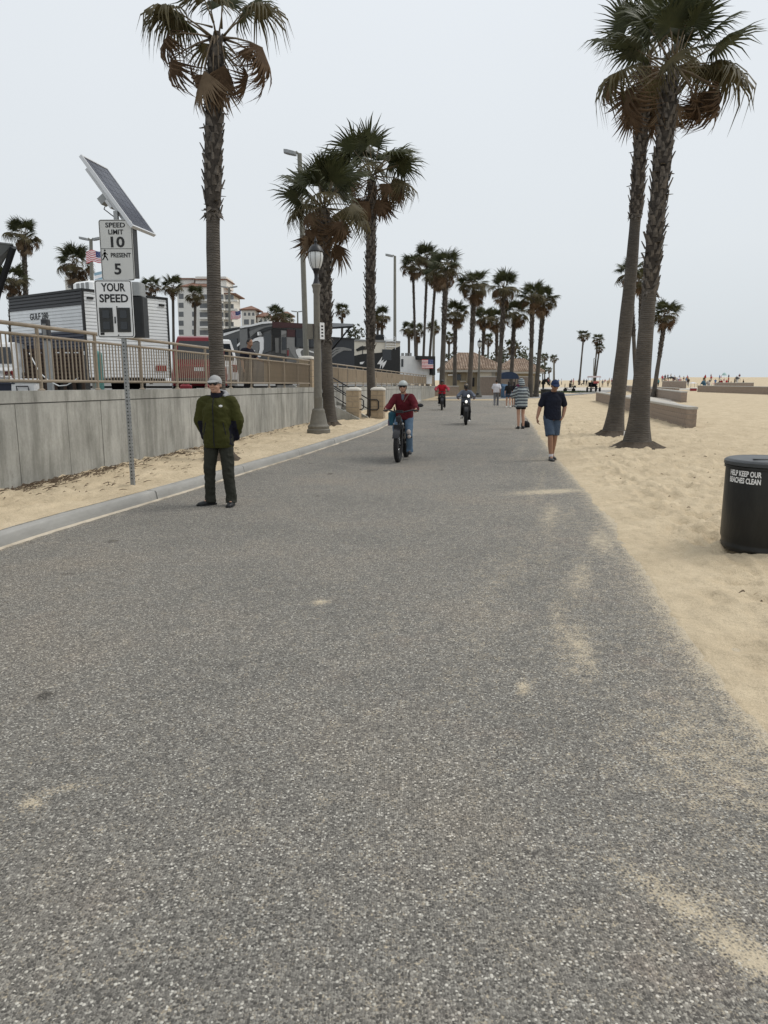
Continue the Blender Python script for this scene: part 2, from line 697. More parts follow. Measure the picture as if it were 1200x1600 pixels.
def dimples(X, Y, cell, seed):
    """soft-edged prints: one hollow with a little rim in most cells of a jittered grid"""
    gx, gy = X / cell, Y / cell
    ix, iy = np.floor(gx).astype(np.int64), np.floor(gy).astype(np.int64)
    out = np.zeros_like(gx)
    for dx in (-1, 0, 1):
        for dy in (-1, 0, 1):
            cx, cy = ix + dx, iy + dy
            px, py = cx + .15 + .7 * _h(cx, cy, seed), cy + .15 + .7 * _h(cx, cy, seed + 1)
            an = _h(cx, cy, seed + 2) * 6.283
            on = _h(cx, cy, seed + 3)
            ux, uy = gx - px, gy - py
            a = (ux * np.cos(an) + uy * np.sin(an)) / (.34 + .22 * on)
            b = (-ux * np.sin(an) + uy * np.cos(an)) / (.20 + .12 * on)
            r2 = a * a + b * b
            amp = np.clip(on * 1.5 - .25, 0, 1)
            out += amp * (-np.exp(-r2) + .42 * np.exp(-(np.sqrt(r2) - 1.55) ** 2 / .16))
    return out


def footed(X, Y):
    """trampled sand: soft hollows and little ridges"""
    w1 = fbm(X * .9, Y * .9, 3, 3) - .5
    wx, wy = X + .25 * w1, Y + .25 * (fbm(X, Y, 9, 3) - .5)
    a = vnoise(wx * 3.3, wy * 2.6, 21)
    b = vnoise(wx * 5.6 + 3, wy * 4.6, 23)
    c = vnoise(wx * 11, wy * 9, 25)
    return .15 * (np.abs(a - .5) - .25) + .10 * (np.abs(b - .5) - .22) + .022 * c + .06 * w1 + .050 * dimples(wx, wy, .30, 51) + .030 * dimples(wx + 7, wy + 3, .19, 61)


ys = 1.6 * (66 / 1.6) ** np.linspace(0, 1, 520)
ss = np.concatenate([np.linspace(-.55, .6, 46), .6 + (34 ** np.linspace(0, 1, 190) - 1) / 33 * 40])
YY, SS = np.meshgrid(ys, ss, indexing='ij')
XX = xe(ys)[:, None] + SS
wob = .06 * (fbm(XX * 1.1, YY * .8, 31, 4) - .5) * 2 + .03 * (vnoise(XX * 9, YY * 9, 33) - .5)
dd = SS + wob * np.clip(YY / 6, .6, 1.6)
rise = np.clip(dd / 1.1, -1, 1)
amp = np.clip((dd + .05) / .8, 0, 1)
ZZ = np.where(rise > 0, .075 * (1 - (1 - rise) ** 2), .10 * rise) + .004
ZZ = ZZ + amp * footed(XX, YY) * np.clip(1.2 - YY / 60, .25, 1)
ZZ = np.where(dd < -.02, np.minimum(ZZ, -.012), ZZ)
ZZ = ZZ + np.clip((SS - 6) / 30, 0, 1) * .12 + .05 * np.clip((YY - 60) / 6, 0, 1)*0
beach = grid_obj("sand_beach", XX, YY, ZZ, M_sand)


def near_beach_z(x, y):
    return .06


# far beach rising to the berm that makes the horizon
xs = np.concatenate([np.linspace(-700, 4, 12), np.linspace(8, 120, 60), np.linspace(130, 1600, 24)])
ys = np.concatenate([np.linspace(62, 130, 40), np.linspace(136, 330, 60), np.geomspace(345, 3000, 14)])
YY, XX = np.meshgrid(ys, xs, indexing='ij')


def far_z(X, Y):
    X, Y = np.asarray(X, float), np.asarray(Y, float)
    sl = np.clip((X / np.maximum(Y, 1) - .27) / .12, 0, 1)
    berm = np.clip((Y - 150) / 130, 0, 1)
    berm = berm * berm * (3 - 2 * berm)
    return .015 + sl * berm * 2.75 + .75 * (berm - sl * berm)


ZZ = far_z(XX, YY) + .10 * (fbm(XX * .12, YY * .12, 5, 3) - .5) * np.clip((YY - 110) / 60, 0, 1)
cut = XX > (xe(np.clip(YY, -6, 66)) + 30)
ZZ = np.where((YY < 70) & (XX > 13.5), ZZ + .02, ZZ)
grid_obj("sand_beach_far", XX, YY, ZZ - .0, M_sand)
# ground beside and behind, out of the near sheets
xs = np.linspace(42, 1200, 12)
ys = np.linspace(-60, 64, 12)
YY, XX = np.meshgrid(ys, xs, indexing='ij')
grid_obj("sand_beach_side", XX, YY, np.full_like(XX, .10), M_sand)

# plaza where the path widens
M_plaza = mat("pale_asphalt", (.27, .26, .245), .9, .15, .6, .2, 30)
mb = MB()
po = [(4.55, 65.9), (12.3, 65.9), (14.9, 69.5), (34, 108), (47, 126), (130, 165), (190, 300), (30, 330), (25, 92), (14.6, 84.5), (10.9, 84), (6.9, 75)]
mb.add([(x, y, .045) for x, y in po], [tuple(range(len(po)))])
mb.build("plaza", M_plaza, smooth=False)["kind"] = 'structure'
M_conc_pale = mat("pale_concrete", (.52, .48, .42), .9, .12, .8, .1, 20)
mb = MB()
po = [(20, 118), (60, 132), (150, 175), (150, 300), (32, 300), (28, 130)]
mb.add([(x, y, .052) for x, y in po], [tuple(range(len(po)))])
mb.build("concrete_walk", M_conc_pale, smooth=False)["kind"] = 'structure'

# sand strip between kerb and wall
ys = np.concatenate([np.linspace(-6, 2, 10), 2.5 * (60 / 2.5) ** np.linspace(0, 1, 330)])
us = np.linspace(0, 1, 70)
YY, UU = np.meshgrid(ys, us, indexing='ij')
XL, XR = xw(ys) - .05, xk(ys) - .135
XX = XL[:, None] * (1 - UU) + XR[:, None] * UU
d = XX - XL[:, None]
dk = XR[:, None] - XX
wid = (XR - XL)[:, None]
ZZ = .15 + .06 * np.exp(-d / .5) + np.clip(dk / .5, 0, 1) * (footed(XX + 50, YY) * .6 + .02) + .006 * vnoise(XX * 7, YY * 7, 40)
ZZ = np.where(wid < .5, np.minimum(ZZ, .12), ZZ)
strip = grid_obj("sand_strip", XX, YY, ZZ, M_sand)

# kerb, cast in sections
M_kerb = mat("kerb_concrete", (.345, .335, .31), .85, .16, 3.5, .25, 30, stretch=(1, .35, 1))
kerb = tag(bpy.data.objects.new("kerb", None), kind='structure')
COL.objects.link(kerb)
yk = -5.0
kj = 0.0
while yk < 57.5:
    y0, y1 = yk, yk + 3.05
    mb = MB()
    rs = []
    yy = np.linspace(y0, y1 - .022, 7)
    for y in yy:
        x0 = float(xk(y)) + kj
        rs.append([Vector((x0 + a, y, z)) for a, z in ((.012, -.06), (.0, .06), (-.012, .125), (-.03, .142), (-.15, .15), (-.16, -.06))])
    mb.rings(rs)
    o = mb.build("kerb_section", M_kerb, kerb)
    yk = y1
    kj = random.uniform(-.006, .006)
# pale line of sand along the gutter
ys = np.linspace(4.5, 30, 420)
uu = np.linspace(0, 1, 4)
YY, UU = np.meshgrid(ys, uu, indexing='ij')
wd = .055 * np.clip(vnoise(ys * 1.7, ys * 0, 8) * .6 + .6 * vnoise(ys * 9, ys * 0, 5) - .30, 0.02, 1)
XX = xk(ys)[:, None] + .004 + UU * wd[:, None]
grid_obj("gutter_sand", XX, YY, .022 * (1 - UU) + .001 - .006 * (UU > .9), mat("pale_dust", (.54, .475, .375), .95, .12, 6), kind='stuff')

# campground on the terrace behind the wall
M_camp = mat("campground_asphalt", (.17, .165, .155), .95, .2, .5)
mb = MB()
mb.add([(float(xw(y)) - .2, y, float(camp_z(y))) for y in (-8, 20, 50, 76)] + [(-500, y, float(camp_z(y))) for y in (76, 50, 20, -8)],
       [(0, 1, 6, 7), (1, 2, 5, 6), (2, 3, 4, 5)])
mb.add([(5.2, 76, 1.1), (-500, 76, 1.1), (-500, 600, 1.1), (-60, 600, 1.1), (0, 120, 1.1)], [(0, 4, 3, 2, 1)])
mb.add([(5.2, 76, 1.1), (0, 120, 1.1), (-60, 600, 1.1), (-60, 600, -.2), (0, 120, -.2), (5.2, 76, -.2)], [(0, 5, 4, 1), (1, 4, 3, 2)])
mb.build("campground", M_camp, smooth=False)["kind"] = 'structure'
# ================================================================== RETAINING WALL, RAILINGS, STAIRS
def wall_material():
    m = bpy.data.materials.new("stained_concrete")
    m.use_nodes = True
    t, b = nodes_of(m)
    N, Lk = t.nodes.new, t.links.new
    tc = N("ShaderNodeTexCoord")
    def nz(scale, st, det=6, rough=.65):
        mp = N("ShaderNodeMapping")
        mp.inputs["Scale"].default_value = st
        Lk(tc.outputs["Object"], mp.inputs[0])
        n = N("ShaderNodeTexNoise")
        n.inputs["Scale"].default_value = scale
        n.inputs["Detail"].default_value = det
        n.inputs["Roughness"].default_value = rough
        Lk(mp.outputs[0], n.inputs["Vector"])
        return n.outputs["Fac"]
    def rp(src, a, ca, bb, cb):
        r = N("ShaderNodeValToRGB")
        r.color_ramp.elements[0].position = a
        r.color_ramp.elements[0].color = (*ca, 1)
        r.color_ramp.elements[1].position = bb
        r.color_ramp.elements[1].color = (*cb, 1)
        Lk(src, r.inputs[0])
        return r.outputs[0]
    def mul(a, bb):
        x = N("ShaderNodeMix")
        x.data_type = 'RGBA'
        x.blend_type = 'MULTIPLY'
        x.inputs["Factor"].default_value = 1
        Lk(a, x.inputs["A"])
        Lk(bb, x.inputs["B"])
        return x.outputs["Result"]
    c = rp(nz(1.1, (1, 1, 1)), .3, (.32, .315, .285), .72, (.49, .48, .44))
    c = mul(c, rp(nz(3.2, (1, 1, .16), 7, .7), .36, (.58, .58, .565), .60, (1, 1, 1)))
    c = mul(c, rp(nz(1.6, (1, 1, .5), 8, .8), .60, (1, 1, 1), .70, (.72, .72, .71)))
    c = mul(c, rp(nz(24, (1, 1, 1), 4), .3, (.9, .9, .9), .7, (1.06, 1.06, 1.06)))
    Lk(c, b.inputs["Base Color"])
    b.inputs["Roughness"].default_value = .88
    bp = N("ShaderNodeBump")
    bp.inputs["Strength"].default_value = .35
    bp.inputs["Distance"].default_value = .01
    Lk(nz(16, (1, 1, .6), 8), bp.inputs["Height"])
    Lk(bp.outputs[0], b.inputs["Normal"])
    return m


M_wall = wall_material()
M_joint = mat("dark_joint_concrete", (.22, .215, .2), .95, .15, 4)  # darker concrete of the cores, seen in the joints
WD = Vector((.16, 1, 0)).normalized()        # along the wall
WN = Vector((WD.y, -WD.x, 0))                # out of its face, towards the path


def wp(Y, out=0.0, z=0.0):
    p = Vector((float(xw(Y)), Y, 0)) + WN * out
    p.z = z
    return p


def wblock(mb, y0, y1, o0, o1, zb0, zb1, zt0, zt1, m=0):
    """block along the wall between two stations; bottom and top may slope"""
    a, b, c, d = wp(y0, o0), wp(y0, o1), wp(y1, o1), wp(y1, o0)
    vs = [(a.x, a.y, zb0), (b.x, b.y, zb0), (c.x, c.y, zb1), (d.x, d.y, zb1), (a.x, a.y, zt0), (b.x, b.y, zt0), (c.x, c.y, zt1), (d.x, d.y, zt1)]
    mb.add(vs, [(3, 2, 1, 0), (4, 5, 6, 7), (0, 1, 5, 4), (2, 3, 7, 6), (1, 2, 6, 5), (3, 0, 4, 7)], m)


def build_wall(label, y0, y1, step):
    t = thing("retaining_wall", label, "wall", wp(y0))
    inv = Matrix.Translation(wp(y0)).inverted()
    def mk(name, fn, m):
        mb = MB()
        mb.X = inv
        fn(mb)
        mb.build(name, m, t, smooth=False)
    mk("wall_core", lambda q: wblock(q, y0 + .01, y1 - .01, -.30, -.022, -.2, -.2, float(wall_top(y0)) - .02, float(wall_top(y1)) - .02), M_joint)
    y = y0
    k = 0
    while y < y1 - .2:
        e = min(y + step * random.choice((.8, 1, 1, 1.15)), y1)
        g = random.choice((.006, .008, .016))
        j = random.uniform(-.004, .004)
        mk("concrete_panel", lambda q: wblock(q, y + g / 2, e - g / 2, -.2, j, -.2, -.2, float(wall_top(y)) - .185, float(wall_top(e)) - .185), M_wall)
        y = e
    y = y0
    while y < y1 - .2:
        e = min(y + step * 2, y1)
        mk("coping", lambda q: wblock(q, y + .002, e - .002, -.32, .012, float(wall_top(y)) - .168, float(wall_top(e)) - .168, float(wall_top(y)), float(wall_top(e))), M_wall)
        y = e
    return t


WEND = 26.6
W2A, W2B = 29.6, 75.0
build_wall("long grey stained concrete retaining wall below the tan railing, beside the olive jacket man", -4.0, WEND, 1.22)
build_wall("pale concrete retaining wall below the screened railing, beyond the stairs", W2A, W2B, 2.4)


def railing(label, y0, y1, posts, bal_y, screens, SOFF=-.04):
    org = wp(y0, 0, float(wall_top(y0)))
    t = thing("railing", label, "railing", org)
    inv = Matrix.Translation(org).inverted()
    OUT = -.14
    def P(y, dz, out=OUT):
        return wp(y, out, float(wall_top(y)) + dz)
    def mk(name, fn, m, sm=True):
        mb = MB()
        mb.X = inv
        fn(mb)
        return mb.build(name, m, t, smooth=sm)
    n = 9
    yy = np.linspace(y0, y1, n)
    for nm, dz, r in (("top_rail", .94, .030), ("middle_rail", .80, .022), ("bottom_rail", .14, .024)):
        mk(nm, lambda q: q.tube([P(y, dz) for y in yy], r, 10), M_tanrail)
    pm = None
    for y in posts:
        if pm is None:
            q = MB()
            q.tube([(0, 0, 0), (0, 0, .915)], .027, 10)
            q.lathe([(.055, 0), (.055, .012), (.03, .03)], n=10)
            pm = q.mesh("post", M_tanrail, True)
        inst(pm, "post", t, inv @ P(y, .0))
    q = MB()
    q.box((0, 0, .33), (.016, .016, .645))
    bm = q.mesh("baluster", M_tanrail, False)
    ang = math.atan2(-WD.x, WD.y)
    for y in bal_y:
        inst(bm, "baluster", t, inv @ P(y, .142), (0, 0, ang))
    for (a, b, zb, zt) in screens:
        def scr(q):
            ks = 14
            for face in (0, 1):
                pass
            vs, fs = [], []
            for i in range(ks + 1):
                y = a + (b - a) * i / ks
                o = OUT + (SOFF) + .006 * math.sin(i * 2.1 + a)
                for zz in (zb, (zb + zt) / 2, zt):
                    for oo in (o, o - .004):
                        vs.append(tuple(P(y, zz, oo)))
            for i in range(ks):
                for j in range(2):
                    A = i * 6 + j * 2
                    fs += [(A, A + 6, A + 8, A + 2), (A + 1, A + 3, A + 9, A + 7)]
            q.add(vs, fs)
        mk("screen_panel", scr, M_screen)
    return t


posts1 = [y for y in np.arange(-2.9, WEND, 1.55)] + [WEND - .05]
railing("tan metal railing with thin balusters on the long grey retaining wall", -3.9, WEND - .02, posts1,
        [y for y in np.arange(6.5, 26.4, .104) if min(abs(y - p) for p in posts1) > .045], [(21.6, 23.3, .16, .785), (23.35, 24.6, .16, .78), (24.65, 26.4, .16, .785)])
posts2 = [W2A + .05] + list(np.arange(31.1, 75, 1.9)) + [W2B - .1]
railing("tan railing covered with tan screen fabric beyond the stairs", W2A, W2B - .05, posts2, [],
        [(p + .04, p2 - .04, .2, .79) for p, p2 in zip(posts2[:-1], posts2[1:])], .032)

# ---- block pillars, stairs, black handrails
M_block = mat("tan_block", (.40, .315, .215), .9, .16, 9, .5, 70)
M_block2 = mat("brown_block", (.285, .228, .182), .9, .2, 7, .5, 60)
M_capstone = mat("cap_stone", (.60, .565, .50), .8, .1, 8, .2, 40)


def pillar(label, p, hgt, wd, rz, z0=0.0, cats="pillar"):
    t = thing("block_pillar", label, cats, (p[0], p[1], z0), rz)
    q = MB()
    q.box((0, 0, hgt / 2), (wd - .03, wd - .03, hgt))
    q.build("core", M_joint, t, False)
    nrow = int(round(hgt / .2))
    bh = hgt / nrow
    q = MB()
    q.bbox((0, 0, 0), (wd, wd / 2 - .006, bh - .012), .008)
    bme = q.mesh("block", M_block, False)
    for r in range(nrow):
        for s in (-1, 1):
            if r % 2 == 0:
                inst(bme, "block", t, (0, s * wd / 4, (r + .5) * bh))
            else:
                inst(bme, "block", t, (s * wd / 4, 0, (r + .5) * bh), (0, 0, R(90)))
    q = MB()
    c = wd / 2 + .035
    def rr(a, z):
        o = []
        for k in range(20):
            an = 2 * math.pi * k / 20
            ca, sa = math.cos(an), math.sin(an)
            o.append((math.copysign(abs(ca) ** .4, ca) * a, math.copysign(abs(sa) ** .4, sa) * a, z))
        return o
    q.rings([rr(c, hgt), rr(c, hgt + .035), rr(c - .03, hgt + .085), rr(c - .13, hgt + .12), rr(.02, hgt + .125)])
    q.build("cap", M_capstone, t)
    return t


PA = gp(553, 662)
PB = gp(591, 660)
pillar("tan block pillar with domed cap nearest the lamp post, at the stair foot", PA, 1.30, .52, R(-9))
pillar("tan block pillar with domed cap at the far side of the stair foot", PB, 1.30, .52, R(-9))
pillar("tan block pillar standing on the terrace at the end of the tan baluster railing", wp(WEND + .42, -.35), 1.03, .5, R(-9), 1.42)

# stairs rise from the pillars back to the terrace
st = thing("stairs", "concrete steps climbing to the campground between the two retaining walls", "stairs", ((PA.x + PB.x) / 2 - .2, (PA.y + PB.y) / 2, 0), R(-9))
M_step = mat("step_concrete", (.42, .41, .38), .88, .12, 6, .2, 30)
q = MB()
q.box((0, 0, 0), (.34, 1.5, .172))
sm_ = q.mesh("step", M_step, False)
for k in range(8):
    inst(sm_, "step", st, (-.25 - k * .30, 0, .086 + k * .172 - .02))
for s in (-1, 1):
    q = MB()
    q.add([(.1, s * .86 - .09, -.05), (.1, s * .86 + .09, -.05), (-3.2, s * .86 + .09, -.05), (-3.2, s * .86 - .09, -.05),
           (.1, s * .86 - .09, .22), (.1, s * .86 + .09, .22), (-2.5, s * .86 + .09, 1.5), (-2.5, s * .86 - .09, 1.5), (-3.2, s * .86 + .09, 1.5), (-3.2, s * .86 - .09, 1.5)],
          [(0, 1, 5, 4), (4, 5, 6, 7), (7, 6, 8, 9), (0, 4, 7, 9, 3), (1, 2, 8, 6, 5)])
    q.build("stringer", M_wall, st, False)


def handrail(label, p0, p1, loop):
    """two sloping pipes on posts, the lower end returned in a loop"""
    p0, p1 = Vector(p0), Vector(p1)
    t = thing("handrail", label, "handrail", p0)
    d = (p1 - p0)
    dh = Vector((d.x, d.y, 0)).normalized()
    q = MB()
    lp = [Vector((0, 0, .92)) + d, Vector((0, 0, .92)), Vector((0, 0, .92)) - dh * .3, Vector((0, 0, .86)) - dh * .36, Vector((0, 0, .58)) - dh * .36, Vector((0, 0, .52)) - dh * .3, Vector((0, 0, .52))]
    q.tube(lp, .024, 8)
    q.build("upper_pipe", M_black2, t)
    q = MB()
    q.tube([Vector((0, 0, .52)), Vector((0, 0, .52)) + d], .02, 8)
    q.build("lower_pipe", M_black2, t)
    for f in (0.0, .5, 1.0):
        q = MB()
        b = d * f
        q.tube([b, b + Vector((0, 0, .91))], .022, 8)
        q.build("post", M_black2, t)
    return t


hx = Vector((math.cos(R(-9)), math.sin(R(-9)), 0))
hy = Vector((-hx.y, hx.x, 0))
S0 = Vector(st.location)
handrail("black pipe handrail on the near side of the stairs, behind the palm trunk", S0 + hx * -.15 - hy * .62 + Vector((0, 0, .05)), S0 + hx * -2.2 - hy * .62 + Vector((0, 0, 1.3)), 1)
handrail("black pipe handrail with looped end between the two pillars", S0 + hx * .30 + hy * .25 + Vector((0, 0, .0)), S0 + hx * -1.9 + hy * .25 + Vector((0, 0, 1.28)), 1)

# litter and roots along the foot of the wall
M_twig = mat("dead_twigs", (.10, .07, .045), .95, .3, 20)
q = MB()
for k in range(950):
    y = random.choice((random.uniform(9, 16), random.uniform(16, 26), random.gauss(12.2, .7), random.gauss(15.2, .5), random.gauss(10.4, .5)))
    o = abs(random.gauss(0, .18)) + .05 + (random.random() < .15) * random.uniform(0, 1.2)
    p = wp(y, o, .225 + random.uniform(-.01, .02) - .04 * min(o, 1))
    a = random.uniform(-.6, .6) + 1.4
    l_ = random.uniform(.03, .16)
    dv = Vector((math.cos(a), math.sin(a), random.uniform(-.1, .15))) * l_
    q.tube([p, p + dv * .5 + Vector((0, 0, .01)), p + dv], [.004, .006, .002], 4)
tag(q.build("leaf_litter", M_twig, None), "scattered dry twigs and litter along the foot of the grey wall", "litter", kind='stuff')
# stones at the wall foot behind the walking man
M_stone = mat("tan_stone", (.42, .35, .25), .9, .2, 12, .4, 40)
for k, (px, py, r, lb) in enumerate(((296, 708, .10, "larger pale stone at the foot of the grey wall beside the olive jacket man"), (284, 711, .055, "small dark stone at the foot of the grey wall left of the larger pale one"), (318, 707, .075, "rounded stone at the wall foot hidden partly behind the olive jacket man"))):
    p = gp(px, py, .2)
    q = MB()
    q.sph((0, 0, 0), (r * 1.6, r, r * .7), 10)
    q.V = [tuple(Vector(v) * (1 + .16 * math.sin(9 * v[0] + 13 * v[2] + k))) for v in q.V]
    tag(q.build("stone", M_twig if k == 1 else M_stone, None, True, p), lb, "stone", "stones at the wall foot")

# ================================================================== SOLAR SPEED SIGN
def text(name, body, size, m, parent, loc, rot=(R(90), 0, 0), bold=0.0, sx=1.0, fit=None, depth=.0015, align='CENTER'):
    cu = bpy.data.curves.new("tmp_text", 'FONT')
    cu.body = body
    cu.size = size
    cu.align_x = align
    cu.align_y = 'CENTER'
    cu.offset = bold
    cu.extrude = depth
    cu.resolution_u = 3
    to = bpy.data.objects.new("tmp_text", cu)
    COL.objects.link(to)
    dg = bpy.context.evaluated_depsgraph_get()
    me = bpy.data.meshes.new_from_object(to.evaluated_get(dg))
    bpy.data.objects.remove(to)
    bpy.data.curves.remove(cu)
    me.name = name
    co = np.empty(len(me.vertices) * 3)
    me.vertices.foreach_get("co", co)
    co = co.reshape(-1, 3)
    if fit:
        w_ = co[:, 0].max() - co[:, 0].min()
        co[:, 0] *= fit / w_
    co[:, 0] *= sx
    me.vertices.foreach_set("co", co.ravel())
    me.materials.clear()
    me.materials.append(m)
    o = bpy.data.objects.new(name, me)
    COL.objects.link(o)
    o.parent = parent
    o.location = loc
    o.rotation_euler = rot
    return o


def rrect(w_, h_, r_, n=5):
    o = []
    for cx, cy, a0 in ((w_ / 2 - r_, h_ / 2 - r_, 0), (-w_ / 2 + r_, h_ / 2 - r_, 90), (-w_ / 2 + r_, -h_ / 2 + r_, 180), (w_ / 2 - r_, -h_ / 2 + r_, 270)):
        for k in range(n):
            a = R(a0 + 90 * k / (n - 1))
            o.append((cx + r_ * math.cos(a), cy + r_ * math.sin(a)))
    return o


def plate(mb, w_, h_, r_, y0, y1, c=(0, 0), m=0):
    """rounded plate standing in XZ, from depth y0 (front) to y1"""
    pl = rrect(w_, h_, r_)
    n = len(pl)
    mb.add([(c[0] + x, y0, c[1] + z) for x, z in pl] + [(c[0] + x, y1, c[1] + z) for x, z in pl],
           [tuple(range(n)), tuple(reversed(range(n, 2 * n)))] + [((i + 1) % n, i, n + i, n + (i + 1) % n) for i in range(n)], m)


def border(mb, w_, h_, r_, th, y0, c=(0, 0), m=0):
    a, b = rrect(w_, h_, r_), rrect(w_ - 2 * th, h_ - 2 * th, max(.004, r_ - th))
    n = len(a)
    mb.add([(c[0] + x, y0, c[1] + z) for x, z in a] + [(c[0] + x, y0, c[1] + z) for x, z in b],
           [(i, (i + 1) % n, n + (i + 1) % n, n + i) for i in range(n)], m)


SP = gp(208, 760, .17)
SY = SP.y
sg = thing("speed_sign", "solar powered speed limit 10 and your speed sign on a perforated steel post", "sign", SP, 0)
M_signw = mat("sign_white", (.58, .58, .555), .55, .05, 3)
M_signk = mat("sign_black", (.015, .015, .015), .5, .1)
M_pv = mat("solar_cells", (.03, .035, .055), .22, .25, 5, spec=.5)
M_pvline = mat("cell_lines", (.075, .08, .095), .4, .05)
M_alu = mat("aluminium_frame", (.62, .63, .64), .4, .06, metal=.2)


def loc_at(px, py):
    v = at(px, py, SY) - SP
    return v


ztop = loc_at(180, 330).z
q = MB()
q.box((0, 0, ztop / 2), (.055, .055, ztop))
q.build("post", M_galv, sg, False)
q = MB()
k = .12
while k < loc_at(195, 528).z - .05:
    for rx in ((0, -.0282, k),):
        q.tube([(0, -.0278, k), (0, -.0284, k)], .0105, 8)
    q.tube([(.0278, 0, k), (.0284, 0, k)], .0105, 8)
    k += .0254 * 2
tag(q.build("post_holes", M_signk, sg, False), kind='stuff')
cA = loc_at(184.5, 392)
cB = loc_at(181.5, 483.5)
wA_, hA_ = .455, .80
wB_, hB_ = .525, .785
# upper sign
q = MB()
plate(q, wA_, hA_, .035, -.050, -.044)
o = q.build("limit_sign", M_signw, sg, False, cA)
o["label"] = "white speed limit 10 sign plate"
q = MB()
border(q, wA_ - .012, hA_ - .012, .03, .008, -.0515)
q.box((0, -.0512, .02), (wA_ - .02, .0012, .006))
q.build("sign_border", M_signk, o, False)
text("lettering", "SPEED", .088, M_signk, o, (-.0, -.0515, hA_ / 2 - .075), bold=.002, fit=.27)
text("lettering", "LIMIT", .088, M_signk, o, (-.0, -.0515, hA_ / 2 - .165), bold=.002, fit=.205)
text("lettering", "10", .19, M_signk, o, (-.0, -.0515, hA_ / 2 - .30), bold=.005, fit=.19)
text("lettering", "PRESENT", .082, M_signk, o, (.05, -.0515, -.068), bold=.002, fit=.275)
text("lettering", "5", .20, M_signk, o, (-.0, -.0515, -.255), bold=.005, fit=.095)
q = MB()                                            # walking figure symbol
q.sph((0, 0, .062), (.0125, .001, .0125), 10)
for a, b, r0, r1 in (((0, 0, .042), (-.004, 0, .0), .013, .011), ((0, 0, .04), (-.028, 0, .012), .006, .005), ((-.028, 0, .012), (-.034, 0, -.008), .005, .004),
                     ((.0, 0, .04), (.022, 0, .016), .006, .005), ((.022, 0, .016), (.036, 0, .010), .005, .004), ((-.004, 0, .0), (.018, 0, -.028), .009, .007),
                     ((.018, 0, -.028), (.032, 0, -.062), .007, .006), ((-.004, 0, .0), (-.018, 0, -.034), .009, .007), ((-.018, 0, -.034), (-.038, 0, -.060), .007, .006)):
    a, b = Vector(a), Vector(b)
    n_ = Vector((b.z - a.z, 0, a.x - b.x)).normalized()
    q.add([a + n_ * r0, a - n_ * r0, b - n_ * r1, b + n_ * r1], [(0, 1, 2, 3), (3, 2, 1, 0)])
q.V = [(x * 1.05, -.0518 + y * .2, z * 1.05) for x, y, z in q.V]
q.build("pedestrian_symbol", M_signk, o, False, (-.165, 0, -.068))
# controller box behind the upper sign
q = MB()
q.bbox((.03, .06, 0), (.40, .19, .70), .012)
q.build("sign_housing", M_black, sg, False, cA)
# lower sign with display
q = MB()
plate(q, wB_, hB_, .045, -.062, -.054)
o = q.build("speed_display", M_white, sg, False, cB)
o["label"] = "white your speed sign plate with two dark digit windows"
q = MB()
border(q, wB_ - .022, hB_ - .022, .035, .011, -.0635)
q.build("sign_border", M_signk, o, False)
text("lettering", "YOUR", .15, M_signk, o, (.0, -.0635, hB_ / 2 - .108), bold=.004, fit=.335)
text("lettering", "SPEED", .15, M_signk, o, (.0, -.0635, hB_ / 2 - .255), bold=.004, fit=.40)
for sx_ in (-1, 1):
    q = MB()
    q.box((0, 0, 0), (.185, .012, .33))
    dg_ = q.build("digit_window", mat("digit_window_grey", (.028, .029, .028), .5, .2), o, False, (sx_ * .122, -.066, -.148))
    for sz in (-1, 1):
        q = MB()
        q.box((0, 0, 0), (.095, .006, .105))
        q.build("digit_segment", M_glass, dg_, False, (0, -.008, sz * .077))
q = MB()
q.box((0, -.065, -.15), (.018, .006, .09))
q.box((-.19, -.065, -.335), (.055, .003, .035))
for z in (.03, -.355):
    q.tube([(.035, -.063, z), (.035, -.07, z)], .009, 8)
q.build("sensor", M_signk, o, False)
q = MB()
q.bbox((.21, .07, -.10), (.36, .24, .56), .015)
q.build("cabinet", M_black, sg, False, cB)
q = MB()
q.bbox((.20, .07, .275), (.34, .235, .185), .015)
q.build("cabinet_top", M_grey, sg, False, cB)
# solar panel
tau = R(53)
up = Vector((-math.cos(tau), .0, math.sin(tau)))
acr = Vector((.17, .985, 0)).normalized()
up = (up - acr * up.dot(acr)).normalized()
nrm = acr.cross(up) * -1
if nrm.z < 0:
    nrm = -nrm
pc = loc_at(170, 303) + Vector((0.03, .30, .03))
mt = Matrix((acr, up, nrm)).transposed().to_4x4()
mt.translation = pc
LN, WN_ = 1.17, .66
q = MB()
q.box((0, 0, 0), (WN_ - .04, LN - .04, .03))
o = q.build("solar_panel", M_pv, sg, False)
o.matrix_local = mt
q = MB()
for c, d in (((0, LN / 2 - .012, 0), (WN_, .024, .046)), ((0, -LN / 2 + .012, 0), (WN_, .024, .046)), ((WN_ / 2 - .012, 0, 0), (.024, LN - .05, .046)), ((-WN_ / 2 + .012, 0, 0), (.024, LN - .05, .046))):
    q.box(c, d)
q.build("panel_frame", M_alu, o, False)
q = MB()
for k in range(1, 4):
    q.box((-WN_ / 2 + k * WN_ / 4, 0, .0157), (.004, LN - .06, .001))
for k in range(1, 9):
    q.box((0, -LN / 2 + k * LN / 9, .0157), (WN_ - .06, .004, .001))
q.build("cell_grid", M_pvline, o, False)
q = MB()
q.box((-.22, .0, -.06), (.06, .9, .05))
q.box((.22, .0, -.06), (.06, .9, .05))
q.box((0, -.1, -.10), (.5, .12, .05))
q.build("panel_bracket", M_alu, o, False)
q = MB()
q.box((0, 0, 0), (.14, .1, .2))
q.build("junction_box", M_grey, o, False, (-.1, .05, -.12))
q = MB()
b0 = Vector((0, 0, ztop - .05))
